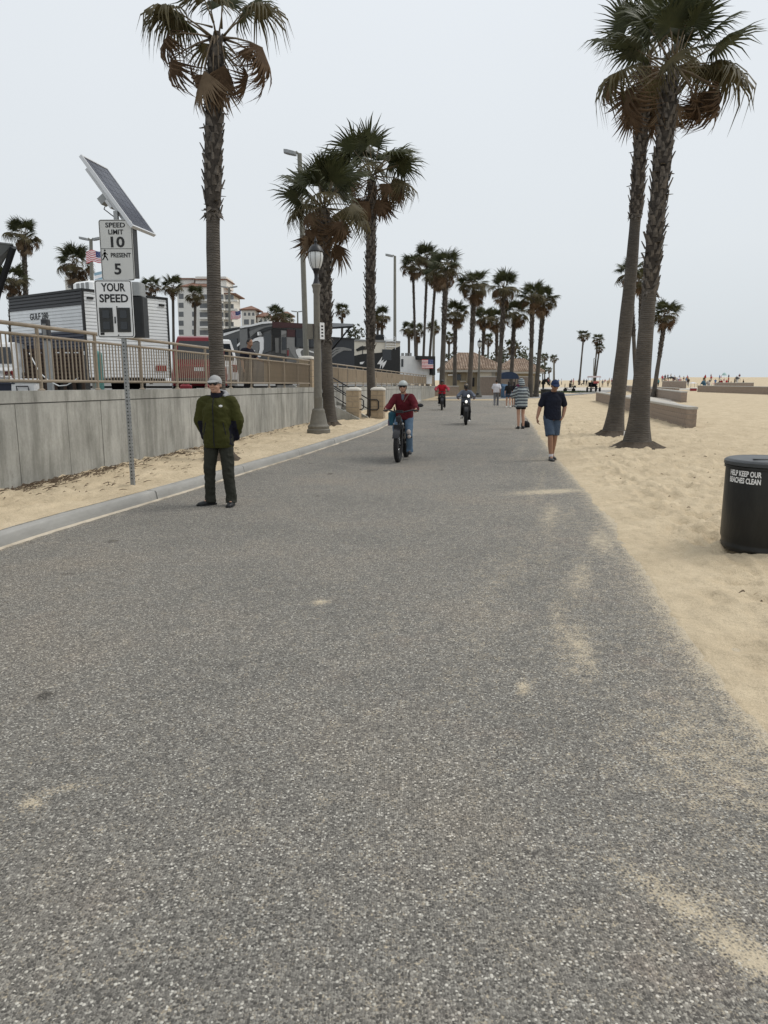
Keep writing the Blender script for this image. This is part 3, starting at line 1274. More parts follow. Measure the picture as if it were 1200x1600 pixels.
q.tube([b0, pc - nrm * .12 - up * .15], .03, 8)
q.build("panel_arm", M_dark, sg)
q = MB()
q.tube([pc - nrm * .1 + up * .1, pc - nrm * .28 + up * .02, pc - nrm * .2 - up * .25, b0 + Vector((-.03, 0, 0))], .008, 6)
q.build("cable", M_black, sg)

# ================================================================== ORNATE LAMP POSTS
M_lamp = mat("lamp_post_bronze_grey", (.165, .152, .125), .6, .14, 10, .15, 50)
M_globe = mat("lamp_globe", (.62, .63, .62), .25, .05, 3, spec=.6)


def lamp_post(label, p, h, big=True):
    t = thing("lamp_post", label, "lamp post", p)
    s = h / 5.55
    q = MB()
    n = 8
    q.lathe([(.37, 0), (.37, .14), (.335, .17), (.34, .19), (.345, .25), (.30, .29), (.28, .33), (.225, .62), (.20, .70), (.205, .74), (.17, .80)], n=16)
    q.V = [(x * s, y * s, z * s) for x, y, z in q.V]
    q.build("base", M_lamp, t)
    q = MB()
    nn = 32
    prof = [(.135, .78), (.128, 1.1), (.138, 1.14), (.126, 1.18), (.112, 2.4), (.095, 4.2), (.092, 4.28), (.118, 4.36), (.112, 4.42), (.15, 4.55), (.11, 4.58)]
    rs = [[Vector((math.cos(2 * math.pi * j / nn), math.sin(2 * math.pi * j / nn), 0)) * (r * (1 - (.05 if (j % 2 and 1.2 < z < 4.25) else 0)) * s) + Vector((0, 0, z * s)) for j in range(nn)] for r, z in prof]
    q.rings(rs)
    q.build("shaft", M_lamp, t)
    q = MB()
    q.lathe([(.115, 4.58), (.09, 4.64), (.06, 4.75), (.06, 4.85), (.10, 4.98), (.125, 5.0), (.12, 5.03)], n=16)
    q.V = [(x * s, y * s, z * s) for x, y, z in q.V]
    q.build("neck", M_black2, t)
    q = MB()
    q.lathe([(.12, 5.03), (.17, 5.12), (.215, 5.28), (.225, 5.40), (.205, 5.50)], n=24)
    q.V = [(x * s, y * s, z * s) for x, y, z in q.V]
    q.build("globe", M_globe, t)
    q = MB()
    q.lathe([(.225, 5.50), (.235, 5.52), (.22, 5.56), (.21, 5.58), (.17, 5.66), (.10, 5.72), (.045, 5.74), (.035, 5.78), (.055, 5.82), (.035, 5.87), (.012, 5.93), (.002, 5.97)], n=24)
    q.V = [(x * s, y * s, z * s) for x, y, z in q.V]
    q.build("lamp_cap", M_black2, t)
    q = MB()
    for k in range(8):
        a = 2 * math.pi * k / 8
        q.tube([((r * math.cos(a)) * s, (r * math.sin(a)) * s, z * s) for r, z in ((.124, 5.02), (.176, 5.12), (.221, 5.28), (.231, 5.40), (.213, 5.51))], .006 * s, 4)
    q.build("globe_rib", M_black2, t)
    return t


LP = gp(498, 678, .15)
lp = lamp_post("tall bronze grey ornamental lamp post with glass acorn globe beside the wall end", LP, 5.12)
q = MB()
q.bbox((-.20, 0, 0), (.17, .16, .42), .012)
q.build("utility_box", M_lamp, lp, False, (0, 0, 2.92))
q = MB()
plate(q, .16, .46, .01, -.004, .004)
o = q.build("sign_plate", M_white, lp, False, (.15, -.06, 2.93))
o.rotation_euler = (0, 0, R(42))
q = MB()
for z in (.13, .04, -.05, -.14):
    q.box((0, -.006, z), (.07, .002, .045))
q.build("sign_marks", M_signk, o, False)
lamp_post("distant dark ornamental lamp post in front of the tiled building", Vector((at(748, 600, 72).x, 72, 0)), 5.35)
# ================================================================== FAN PALMS
M_fgreen = mat("frond_green", (.042, .050, .020), .55, .3, 2.5, col2=(.080, .085, .033), spec=.35)
M_folive = mat("frond_olive", (.075, .064, .026), .6, .3, 2.5, col2=(.125, .100, .045), spec=.3)
M_fbrown = mat("frond_brown", (.095, .058, .033), .8, .3, 3, col2=(.17, .11, .065), spec=.2)
M_ftan = mat("frond_tan", (.21, .15, .095), .8, .25, 3, spec=.2)
M_pet = mat("petiole", (.13, .095, .05), .6, .25, 5)
M_petd = mat("dry_petiole", (.20, .15, .10), .7, .25, 5)
for m_ in (M_fgreen, M_folive, M_fbrown, M_ftan):        # thin leaves let some light through
    t_, b_ = nodes_of(m_)
    tl = t_.nodes.new("ShaderNodeBsdfTranslucent")
    mx = t_.nodes.new("ShaderNodeMixShader")
    mx.inputs[0].default_value = .22
    t_.links.new(b_.inputs["Base Color"].links[0].from_socket, tl.inputs["Color"])
    t_.links.new(b_.outputs[0], mx.inputs[1])
    t_.links.new(tl.outputs[0], mx.inputs[2])
    t_.links.new(mx.outputs[0], t_.nodes["Material Output"].inputs["Surface"])


def frond(mb, seed, pet=.75, Rb=.85, n=34, span=250, hinge=12, droop=.25, fold=.12, sag=.1, fused=.5, split=0.0, wind=0.0):
    """one fan leaf: petiole along +Y from the origin, pleated blade, free drooping tips (materials: 0 blade, 1 stalk)"""
    rd = random.Random(seed)
    pts = [Vector((0, pet * f, -sag * f * f)) for f in (0, .35, .7, 1)]
    mb.tube(pts, [.028, .017, .013, .010], 4, 1)
    P = pts[-1]
    hb = R(-hinge)
    ch, sh = math.cos(hb), math.sin(hb)
    half = R(span / 2)
    phs = [-half + 2 * half * (i + rd.uniform(-.22, .22) * (0 < i < n)) / n for i in range(n + 1)]
    def pt(ph, r, z, side=0.0):
        x = math.sin(ph) * r
        y = math.cos(ph) * r
        zz = z + fold * r * (abs(math.sin(ph * .5)) ** 1.5) * -1.0
        # dangling: the free part bends down towards the ground
        return P + Vector((x, y * ch - zz * sh, y * sh + zz * ch))
    vs, fs = [P], []
    for i in range(n):
        a, b = phs[i], phs[i + 1]
        m = (a + b) / 2
        L0 = Rb * (1 - .30 * (abs(m) / half) ** 2) * rd.uniform(.72, 1.08)
        fu = L0 * fused * rd.uniform(.9, 1.1)
        dr = droop * rd.uniform(.4, 2.0)
        tw = rd.uniform(-.10, .10) + wind * .25
        pz = .018
        o = len(vs)
        r2 = fu + (L0 - fu) * .5
        wd = (b - a) * .27
        vs += [pt(a, fu, 0), pt(m, fu, pz), pt(b, fu, 0),
               pt(m - wd * .7 + tw * .4, r2, -dr * .25 * Rb), pt(m + tw * .4, r2, pz * .6 - dr * .22 * Rb), pt(m + wd * .7 + tw * .4, r2, -dr * .25 * Rb),
               pt(m + tw, fu + (L0 - fu) * (1 - .25 * min(1, dr)), -dr * Rb * .95)]
        fs += [(0, o, o + 1), (0, o + 1, o + 2), (o, o + 3, o + 4, o + 1), (o + 1, o + 4, o + 5, o + 2), (o + 3, o + 6, o + 4), (o + 4, o + 6, o + 5)]
    mb.add(vs, fs, 0)
    return mb


def fmesh(kind, seed):
    mb = MB()
    if kind == 'green':
        frond(mb, seed, .72, .88, 34, 235, 8 + seed % 3 * 7, .22, .16, .04, .52)
        ms = [M_fgreen, M_pet]
    elif kind == 'olive':
        frond(mb, seed, .78, .86, 32, 230, 34 + seed % 3 * 10, .45, .45, .12, .48)
        ms = [M_folive, M_pet]
    elif kind == 'brown':
        frond(mb, seed, .80, .74, 28, 200, 62 + seed % 3 * 8, .35, .75, .2, .5)
        ms = [M_fbrown, M_petd]
    else:
        frond(mb, seed, .62, .80, 24, 110, 18, .12, 1.0, .08, .6)
        ms = [M_ftan if seed % 3 == 0 else M_fbrown, M_petd]
    return mb.mesh("frond", ms, 'all')


FM = {k: [fmesh(k, s + 10 * i) for s in range(4)] for i, k in enumerate(('green', 'olive', 'brown', 'skirt'))}


def bark_material(name, c1, c2, ring):
    m = bpy.data.materials.new(name)
    m.use_nodes = True
    t, b = nodes_of(m)
    N, Lk = t.nodes.new, t.links.new
    tc = N("ShaderNodeTexCoord")
    mp = N("ShaderNodeMapping")
    mp.inputs["Scale"].default_value = (1, 1, 6)
    Lk(tc.outputs["Object"], mp.inputs[0])
    n = N("ShaderNodeTexNoise")
    n.inputs["Scale"].default_value = 5
    n.inputs["Detail"].default_value = 7
    n.inputs["Roughness"].default_value = .7
    Lk(mp.outputs[0], n.inputs["Vector"])
    r = N("ShaderNodeValToRGB")
    r.color_ramp.elements[0].position = .3
    r.color_ramp.elements[0].color = (*c1, 1)
    r.color_ramp.elements[1].position = .7
    r.color_ramp.elements[1].color = (*c2, 1)
    Lk(n.outputs["Fac"], r.inputs[0])
    n3 = N("ShaderNodeTexNoise")
    n3.inputs["Scale"].default_value = 1.3
    n3.inputs["Detail"].default_value = 5
    Lk(tc.outputs["Object"], n3.inputs["Vector"])
    r3 = N("ShaderNodeValToRGB")
    r3.color_ramp.elements[0].position = .35
    r3.color_ramp.elements[0].color = (.72, .72, .72, 1)
    r3.color_ramp.elements[1].position = .65
    r3.color_ramp.elements[1].color = (1.15, 1.12, 1.08, 1)
    Lk(n3.outputs["Fac"], r3.inputs[0])
    x = N("ShaderNodeMix")
    x.data_type = 'RGBA'
    x.blend_type = 'MULTIPLY'
    x.inputs["Factor"].default_value = 1
    Lk(r.outputs[0], x.inputs["A"])
    Lk(r3.outputs[0], x.inputs["B"])
    Lk(x.outputs["Result"], b.inputs["Base Color"])
    b.inputs["Roughness"].default_value = .9
    w_ = N("ShaderNodeTexWave")
    w_.wave_type = 'BANDS'
    w_.bands_direction = 'Z'
    w_.inputs["Scale"].default_value = ring
    w_.inputs["Distortion"].default_value = 3.5
    w_.inputs["Detail"].default_value = 3
    w_.inputs["Detail Scale"].default_value = 2.0
    Lk(tc.outputs["Object"], w_.inputs["Vector"])
    bp = N("ShaderNodeBump")
    bp.inputs["Strength"].default_value = .55
    bp.inputs["Distance"].default_value = .02
    Lk(w_.outputs["Fac"], bp.inputs["Height"])
    bp2 = N("ShaderNodeBump")
    bp2.inputs["Strength"].default_value = .6
    bp2.inputs["Distance"].default_value = .02
    Lk(n.outputs["Fac"], bp2.inputs["Height"])
    Lk(bp.outputs[0], bp2.inputs["Normal"])
    Lk(bp2.outputs[0], b.inputs["Normal"])
    return m


M_bark = bark_material("palm_bark", (.058, .050, .042), (.128, .112, .095), 7)
M_boot = mat("leaf_base_fibre", (.060, .049, .040), .95, .4, 9, col2=(.185, .16, .135), bump=.5, bscale=30)
M_fibre = mat("dark_trunk_fibre", (.030, .024, .019), .95, .4, 9, col2=(.075, .062, .05), bump=.6, bscale=25)
M_root = mat("root_mat", (.085, .066, .048), .95, .3, 14, bump=.7, bscale=30)


def palm(label, base, heart, r0, r1, bootfrac, rb=None, n_g=14, n_o=9, n_b=7, n_s=4, fs=1.0, seed=1, group=None, parts=True, flare=1.5, boots=1.0, bow=.0, name="fan_palm", lod=1.0, hang=(), root=True):
    """trunk on a gentle curve from base to heart; leaf stubs from bootfrac up; fronds as parts"""
    rb = rb or r1 * 1.1
    rd = random.Random(seed)
    base, heart = Vector(base), Vector(heart)
    t = thing(name, label, "palm tree", base, 0, group)
    D = heart - base
    Ln = D.length
    def cu(f):
        p = D * f
        side = Vector((D.y, -D.x, 0))
        if side.length < .01:
            side = Vector((1, 0, 0))
        p = Vector((D.x * f + bow * 4 * f * (1 - f), D.y * f, D.z * f))
        return p
    def rad(f):
        z = f * Ln
        a = r0 + (r1 - r0) * min(1, f / max(.05, bootfrac))
        a += r0 * (flare - 1) * math.exp(-z / (r0 * 1.7))
        if f > bootfrac:
            g = (f - bootfrac) / (1 - bootfrac)
            a = r1 + (rb - r1) * min(1, g * 8) * (1 - .12 * g)
            if f > .93:
                a *= 1 - .6 * (f - .93) / .07
        return a
    nseg = max(8, int(26 * lod))
    nr = 20 if parts else 8
    fsq = sorted(set([(i / nseg) ** 1.35 for i in range(nseg + 1)]))
    q = MB()
    rs = []
    for f in fsq:
        c = cu(f)
        rr_ = rad(f)
        rs.append([c + Vector((math.cos(2 * math.pi * j / nr), math.sin(2 * math.pi * j / nr), 0)) * rr_ * (1 + .035 * math.sin(3 * j + 17 * f) + .02 * math.sin(j * 5 + f * 40)) for j in range(nr)])
    q.rings(rs)
    for i, f in enumerate(q.F):
        if len(f) == 4 and fsq[min(len(fsq) - 1, i // nr + 1)] > bootfrac + .02 and boots > 0:
            q.M[i] = 1
    q.build("trunk", [M_bark, M_fibre], t, 'all')
    if parts and root:
        q = MB()
        rr_ = rad(0)
        for ring in range(1):
            prof = [(rr_ * 1.0, .16), (rr_ * 1.08, .12), (rr_ * 1.35, .06), (rr_ * 1.85, -.02)]
            rs = [[Vector((math.cos(2 * math.pi * j / 28), math.sin(2 * math.pi * j / 28), 0)) * (r * (1 + (.13 * math.sin(2.3 * j + seed) + .10 * math.sin(11 * j + 1)) * (1 if k else .4))) + Vector((0, 0, z)) for j in range(28)] for k, (r, z) in enumerate(prof)]
            rs.reverse()
            q.rings(rs, cap=False)
        q.build("root_mat", M_root, t, 'all')
    # leaf stubs
    if boots > 0:
        q = MB()
        top = .985
        zlen = (top - bootfrac) * Ln
        cnt = int(zlen / (.021 if parts else .09) * boots)
        for k in range(cnt):
            f = bootfrac + (top - bootfrac) * (k + rd.random()) / cnt
            a = k * 2.39996 + rd.uniform(-.25, .25)
            c = cu(f)
            rr_ = rad(f)
            s_ = rd.uniform(.7, 1.35) * (1 if parts else 1.9) * (r1 / .17)
            od = Vector((math.cos(a), math.sin(a), 0))
            sd = Vector((-od.y, od.x, 0))
            dn = rd.random() < .10
            ln = .17 * s_
            b0 = c + od * (rr_ * .93)
            lean = rd.uniform(.16, .62) if not dn else .9
            sk = rd.uniform(-.5, .5)
            tip = b0 + od * ln * lean + Vector((0, 0, ln * (.9 if not dn else -.25))) + sd * sk * ln * .6
            w0, w1 = .062 * s_, .034 * s_
            z1 = Vector((0, 0, -.03))
            q.add([b0 - sd * w0 + z1, b0 + sd * w0 + z1, b0 + od * .035 * s_ + z1, tip - sd * w1, tip + sd * w1, tip + od * .02 * s_],
                  [(0, 2, 5, 3), (2, 1, 4, 5), (0, 3, 4, 1), (3, 5, 4)])
        # ragged collar where the stubs begin
        for k in range(int(26 * boots) if parts else 0):
            a = rd.uniform(0, 6.28)
            f = bootfrac + rd.uniform(-.004, .012)
            c = cu(f)
            od = Vector((math.cos(a), math.sin(a), 0))
            sd = Vector((-od.y, od.x, 0))
            b0 = c + od * rad(f) * .9
            ln = rd.uniform(.08, .24)
            tip = b0 + od * ln * rd.uniform(.2, .8) - Vector((0, 0, ln * rd.uniform(.1, 1)))
            q.add([b0 - sd * .05, b0 + sd * .05, b0 + od * .05, tip], [(0, 3, 2), (1, 2, 3), (0, 1, 3)])
        o = q.build("leaf_bases", M_boot, t, False)
        o["kind"] = 'stuff'
    # crown
    specs = []
    for k in range(n_g):
        specs.append(('green', rd.uniform(12, 86) if k > 2 else rd.uniform(66, 88), rd.uniform(-.05, .12)))
    for k in range(n_o):
        specs.append(('olive', rd.uniform(-12, 30), rd.uniform(-.12, .04)))
    for k in range(n_b):
        specs.append(('brown', rd.uniform(-42, 2), rd.uniform(-.25, -.05)))
    for k in range(n_s):
        specs.append(('skirt', rd.uniform(-82, -58), rd.uniform(-.55, -.1)))
    hp = cu(1)
    q = MB()
    for k, (kd, el, dz) in enumerate(specs):
        az = k * 2.39996 + rd.uniform(-.45, .45)
        me = rd.choice(FM[kd])
        s_ = fs * rd.uniform(.82, 1.12)
        off = hp + Vector((-math.sin(az) * r1 * .7, math.cos(az) * r1 * .7, dz))
        eu = Euler((R(el), rd.uniform(-.6, .6), az), 'XYZ')
        if parts:
            o = inst(me, "frond", t, off, eu, s_)
        else:
            M_ = Matrix.LocRotScale(off, eu, Vector((s_, s_, s_)))
            o = len(q.V)
            q.V += [tuple(M_ @ v.co) for v in me.vertices]
            mi = {M_fgreen.name: 0, M_folive.name: 1, M_fbrown.name: 2, M_ftan.name: 2, M_pet.name: 3, M_petd.name: 3}
            for p_ in me.polygons:
                q.F.append(tuple(i + o for i in p_.vertices))
                q.M.append(mi[me.materials[p_.material_index].name])
    for (az, el, kd, s_) in hang:                          # fronds the photograph shows singly
        off = hp + Vector((-math.sin(R(az)) * r1 * .7, math.cos(R(az)) * r1 * .7, -.1))
        inst(FM[kd][int(abs(az)) % 4], "frond", t, off, Euler((R(el), 0, R(az)), 'XYZ'), s_ * fs)
    if not parts:
        q.build("crown", [M_fgreen, M_folive, M_fbrown, M_pet], t, 'all')
    return t


def zpalm(label, bx, by_, zb, hx_, hy_, Y, Yh=None, **kw):
    b = at(bx, 600, Y)
    b.z = zb
    return palm(label, b, at(hx_, hy_, Yh or Y), **kw)


# near palms
zpalm("tall palm with bare brown fronds rising from the sand strip behind the olive jacket man", 344, 0, .16, 339, 50, 14.2,
      r0=.150, r1=.122, rb=.155, bootfrac=.60, n_g=4, n_o=0, n_b=0, n_s=0, fs=.88, seed=11, flare=1.4, bow=-.13,
      hang=((-88, -12, 'brown', 1.12), (-74, -38, 'brown', 1.0), (-106, -4, 'brown', 1.15), (-50, 12, 'brown', .7), (84, -8, 'brown', 1.15), (64, -34, 'brown', .95), (100, 14, 'brown', 1.05), (80, 40, 'olive', 1.1), (115, 34, 'olive', 1.1), (-100, 42, 'olive', 1.1), (-70, 55, 'green', 1), (140, -62, 'skirt', 1.2), (165, -72, 'skirt', 1.15), (195, -76, 'skirt', 1.1), (230, -70, 'skirt', .9), (20, 25, 'olive', 1), (180, 45, 'olive', .9)))
zpalm("palm with a thick skirt of dead fronds close behind the ornamental lamp post", 515, 0, .14, 506, 322, 25.0,
      r0=.20, r1=.17, rb=.205, bootfrac=.40, n_g=15, n_o=7, n_b=7, n_s=9, fs=1.2, seed=23, flare=1.5, bow=-.05, boots=1.0)
zpalm("taller palm right of the lamp post with trunk behind the stair pillars", 581, 0, .12, 582, 272, 31.0,
      r0=.185, r1=.16, rb=.19, bootfrac=.30, n_g=16, n_o=5, n_b=7, n_s=8, fs=1.34, seed=37, flare=1.3, bow=-.08)
zpalm("left palm of the big pair on the beach, smooth leaning trunk with dead skirt", 962, 0, .05, 1008, 92, 22.0,
      r0=.235, r1=.15, rb=.175, bootfrac=.60, n_g=13, n_o=3, n_b=5, n_s=9, fs=1.25, seed=41, flare=1.5, bow=.12)
zpalm("right palm of the big pair on the beach, stubby rough trunk and flared root base", 1001, 0, .05, 1052, 100, 18.0,
      r0=.25, r1=.155, rb=.185, bootfrac=.42, n_g=13, n_o=3, n_b=0, n_s=1, fs=1.08, seed=59, flare=1.5, bow=-.05,
      hang=((-90, 8, 'olive', 1.25), (-78, 22, 'olive', 1.1), (-100, 30, 'green', 1.15), (-92, -38, 'brown', 1.0), (-70, -30, 'brown', 1.05), (-95, -14, 'brown', 1.2), (-75, -4, 'brown', 1.2), (88, -12, 'brown', 1.15), (98, 6, 'olive', 1.2), (80, -25, 'brown', 1.2), (92, 30, 'green', 1.1), (175, -78, 'skirt', 1.0), (-110, -50, 'skirt', .9)))

# middle distance, each at its own depth; (label, base px, heart px x, heart px y, depth, scale, base z)
GRP = "palms down the path"
mid = [
    ("slender palm furthest left in the far cluster, left of the tall leaning palms", 650, 645, 416, 90, 1.15, 1.0),
    ("slender palm with highest crown of the far cluster, second from its left", 660, 668, 403, 85, 1.2, 1.0),
    ("large palm in front of the far cluster, its base behind the red jacket cyclist", 690, 697, 420, 62, 1.15, .1),
    ("slim palm half hidden behind the large front palm of the far cluster", 668, 681, 430, 82, 1.15, 1.0),
    ("shorter dense palm between two tall ones, left of the tiled building ridge", 711, 712, 490, 80, 1.1, .1),
    ("thick trunk palm standing before the tiled roof, left of the far lamp post", 733, 741, 446, 66, 1.15, .1),
    ("lower palm leaning right, just above the tiled roof ridge", 752, 757, 497, 96, 1.1, .1),
    ("tall palm right of the far lamp post, in front of the second tiled roof", 778, 788, 450, 72, 1.2, .1),
    ("dense palm with low crown above the navy canopy", 798, 804, 490, 79, 1.15, .1),
    ("thin palm behind the tall one right of the far lamp post", 776, 776, 500, 98, 1.1, .1),
    ("left palm of the twin palms at the right end of the far cluster", 829, 832, 465, 72, 1.08, .05),
    ("right palm of the twin palms at the right end of the far cluster", 838, 850, 470, 74, 1.1, .05),
]
for i, (lb, bx, hx_, hy_, Y, fs, zb) in enumerate(mid):
    zpalm(lb, bx, 0, zb, hx_, hy_, Y, r0=.24 if i not in (0, 1, 3) else .17, r1=.19 if i not in (0, 1, 3) else .13, bootfrac=.55, n_g=17, n_o=9, n_b=7, n_s=6, fs=fs, seed=100 + i, group=GRP, flare=1.3, boots=.5, lod=.6, bow=random.uniform(-.05, .05), root=False)
side = [
    ("palm on the far left with round crown, left of the white trailer", 44, 37, 368, 65, 1.12, 1.1),
    ("bushy palm at the left edge behind the dark awning arm", 15, 19, 438, 62, 1.0, 1.1),
    ("bushy palm above the white trailer roof, left of the speed sign", 112, 117, 412, 58, 1.05, 1.1),
    ("slim tall palm behind the big pair of beach palms", 996, 985, 428, 75, 1.12, .05),
    ("palm showing right of the big pair trunks with crown leaning right", 1022, 1040, 492, 70, 1.05, .05),
    ("palm whose crown shows between the two big beach palm trunks", 1001, 1001, 440, 88, 1.1, .05),
]
for i, (lb, bx, hx_, hy_, Y, fs, zb) in enumerate(side):
    zpalm(lb, bx, 0, zb, hx_, hy_, Y, r0=.22, r1=.18, bootfrac=.5, n_g=16, n_o=9, n_b=7, n_s=5, fs=fs, seed=200 + i, group="palms at both sides", flare=1.3, boots=.5, lod=.6, root=False)
farp = [
    ("small palm just right of the speed sign cabinet, left of the hotel", 236, 236, 447, 110, 1.15),
    ("full palm in front of the hotel, left of two narrow ones", 272, 270, 448, 105, 1.25),
    ("narrow palm in front of the hotel touching the big left trunk", 304, 305, 462, 105, 1.1),
    ("leafy palm before the low white tower building", 430, 432, 492, 120, 1.2),
    ("small palm behind the tower building palm, right side", 446, 447, 499, 140, 1.1),
    ("small far palm on thin trunk between the two lamp post palms", 533, 535, 486, 120, .95),
    ("far bushy palm over the dark motorhome roof", 596, 597, 494, 100, 1.0),
    ("far palm behind the cream motorhome, beside the bushy one", 590, 590, 503, 120, .8),
    ("small left palm of the low pair above the white trailer", 639, 639, 514, 110, .9),
    ("small right palm of the low pair above the white trailer", 651, 651, 517, 106, 1.0),
    ("small palm above the tiled ridge right of the far lamp post", 762, 763, 530, 150, .95),
    ("small palm low behind the second tiled roof", 800, 800, 541, 120, .9),
    ("small palm half behind the slim trunk next to the front far palm", 677, 678, 512, 120, .9),
    ("small palm in the gap left of the tiled roof corner", 700, 702, 528, 130, .8),
    ("distant palm left of the twin palms pair on the horizon, far beach", 905, 912, 524, 170, 1.1),
    ("distant palm on the horizon, left one of the far beach pair", 927, 934, 530, 175, 1.05),
    ("distant palm on the horizon, right lower one of the far beach pair", 929, 937, 543, 175, .95),
    ("tiny far palm beside the last lamp on the path", 851, 851, 558, 220, 1.0),
    ("tiny far palm behind the right twin palm trunk", 866, 866, 560, 230, 1.0),
    ("tiny far palm between the twin palms and the last lamp, lower", 848, 848, 575, 260, .9),
    ("tiny far palm closest to the lamp at the path end", 858, 858, 578, 280, .9),
]
for i, (lb, bx, hx_, hy_, Y, fs) in enumerate(farp):
    zpalm(lb, bx, 0, .6, hx_, hy_, Y, r0=.25, r1=.18, bootfrac=.6, n_g=15, n_o=8, n_b=6, n_s=4, fs=fs, seed=300 + i, group="far palms", parts=False, boots=.0, flare=1.2, lod=.4)

# far dark trees that read as one mass behind the buildings
M_leafmass = mat("far_foliage", (.055, .065, .035), .8, .3, .5, col2=(.10, .105, .06))
q = MB()
rd = random.Random(5)
for (px, py, Y, r, n) in ((838, 572, 150, 2.6, 260), (815, 560, 160, 2.6, 200), (800, 556, 140, 3.2, 420), (772, 568, 140, 2.4, 200), (708, 566, 130, 2.0, 200), (430, 508, 150, 3.2, 300), (555, 521, 140, 1.8, 160)):
    c = at(px, py, Y)
    for k in range(n):
        v = Vector((rd.gauss(0, 1), rd.gauss(0, 1), rd.gauss(0, .8)))
        v = v.normalized() * r * rd.random() ** .4
        p = c + v
        a = Vector((rd.uniform(-1, 1), rd.uniform(-1, 1), rd.uniform(-1, 1))).normalized()
        b = a.cross(Vector((rd.uniform(-1, 1), rd.uniform(-1, 1), 1))).normalized()
        s_ = rd.uniform(.2, .45)
        q.add([p - a * s_, p + b * s_ * .6, p + a * s_, p - b * s_ * .6], [(0, 1, 2, 3)])
    q.tube([(c.x, c.y, .5), (c.x, c.y, c.z)], .15, 6)
tag(q.build("background_foliage", M_leafmass, None, False), "dark green trees reading as one mass behind the buildings", "trees", kind='stuff')
# ================================================================== BUILDINGS, VEHICLES AND POLES BEYOND THE WALL
class Plane:
    """vertical plane through two ground points; pixels can be traced on to it"""
    def __init__(s, A, B):
        s.A = Vector((A[0], A[1], 0))
        B = Vector((B[0], B[1], 0))
        s.u = (B - s.A).normalized()
        s.len = (B - s.A).length
        s.n = Vector((s.u.y, -s.u.x, 0))
        if s.n.dot(Vector((0, 0, 0)) - s.A) < 0:
            s.n = -s.n

    def hit(s, px, py):
        d = ray(px, py)
        o = Vector((0, 0, H))
        t = (s.A - o).dot(s.n) / d.dot(s.n)
        return o + d * t

    def poly(s, mb, pix, out0, out1, m=0, org=None):
        pts = [s.hit(*p) - (org or Vector()) for p in pix]
        k = len(pts)
        a = [p + s.n * out1 for p in pts]
        b = [p + s.n * out0 for p in pts]
        mb.add(a + b, [tuple(range(k)), tuple(reversed(range(k, 2 * k)))] + [((i + 1) % k, i, k + i, k + (i + 1) % k) for i in range(k)], m)


def fix_normals(o):
    bm = bmesh.new()
    bm.from_mesh(o.data)
    bmesh.ops.recalc_face_normals(bm, faces=bm.faces)
    bm.to_mesh(o.data)
    bm.free()
    return o


def decal(name, pix, pl, m, par, out1=.02, out0=-.01):
    q = MB()
    pl.poly(q, pix, out0, out1, 0, Vector(par.location))
    return fix_normals(q.build(name, m, par, False))


def rect(x0, y0, x1, y1):
    return [(x0, y0), (x1, y0), (x1, y1), (x0, y1)]


M_siding = mat("white_siding", (.70, .71, .71), .5, .05, 3)
M_navy = mat("navy_band", (.025, .03, .05), .45, .1)
M_blackband = mat("black_band", (.03, .031, .034), .45, .1)
M_slate = mat("slate_gelcoat", (.026, .031, .040), .3, .1)
M_rvgrey = mat("rv_grey", (.060, .060, .060), .3, .12)
M_rvlight = mat("rv_light_grey", (.24, .24, .235), .4, .08)
M_maroon = mat("maroon_paint", (.055, .018, .02), .35, .1)
M_tyre = mat("tyre_rubber", (.014, .014, .015), .8, .2, 12)
M_chrome = mat("bright_metal", (.55, .56, .57), .25, .05, metal=.8)

# ---- white travel trailer
N0 = at(138, 594, 20.0)
ang = math.atan2(.816, .578)
tz = float(camp_z(20))
tr = thing("travel_trailer", "white ribbed travel trailer with navy and black bands behind the speed sign", "trailer", (N0.x, N0.y, tz), ang)
Wd_, Ln_, Zt, Zb = 2.75, 3.75, at(138, 451, 20).z - tz, .50
q = MB()
q.box((Wd_ / 2, Ln_ / 2, (Zt + Zb) / 2), (Wd_ - .04, Ln_ - .04, Zt - Zb - .02))
q.build("body", M_siding, tr, False)
def ribs(mb, face, z0, z1, m, step=.092):
    z = z0
    while z < z1 - .01:
        e = min(z + step, z1)
        if face == 'rear':
            mb.add([(.03, -.002, z), (Wd_ - .03, -.002, z), (Wd_ - .03, -.020, z + .02), (.03, -.020, z + .02), (.03, -.014, e - .012), (Wd_ - .03, -.014, e - .012), (Wd_ - .03, -.002, e), (.03, -.002, e)],
                   [(0, 1, 2, 3), (3, 2, 5, 4), (4, 5, 6, 7)], m)
        else:
            mb.add([(-.002, Ln_ - .03, z), (-.002, .03, z), (-.020, .03, z + .02), (-.020, Ln_ - .03, z + .02), (-.014, Ln_ - .03, e - .012), (-.014, .03, e - .012), (-.002, .03, e), (-.002, Ln_ - .03, e)],
                   [(0, 1, 2, 3), (3, 2, 5, 4), (4, 5, 6, 7)], m)
        z = e
q = MB()
ribs(q, 'rear', Zb, Zt - .06, 0)
q.build("rear_siding", M_siding, tr, False)
q = MB()
ribs(q, 'side', Zb, Zt - 1.62, 0)
ribs(q, 'side', Zt - 1.62, Zt - 1.08, 1)
ribs(q, 'side', Zt - 1.08, Zt - .42, 0)
ribs(q, 'side', Zt - .42, Zt - .05, 2)
q.build("side_siding", [M_siding, M_navy, M_blackband], tr, False)
q = MB()
q.box((0, 0, (Zt + Zb) / 2), (.06, .06, Zt - Zb))
q.box((Wd_, 0, (Zt + Zb) / 2), (.06, .06, Zt - Zb))
q.box((Wd_ / 2, -.01, Zt - .02), (Wd_ + .05, .05, .06))
q.box((-.01, Ln_ / 2, Zt - .02), (.05, Ln_ + .05, .06))
q.build("corner_trim", M_black, tr, False)
q = MB()
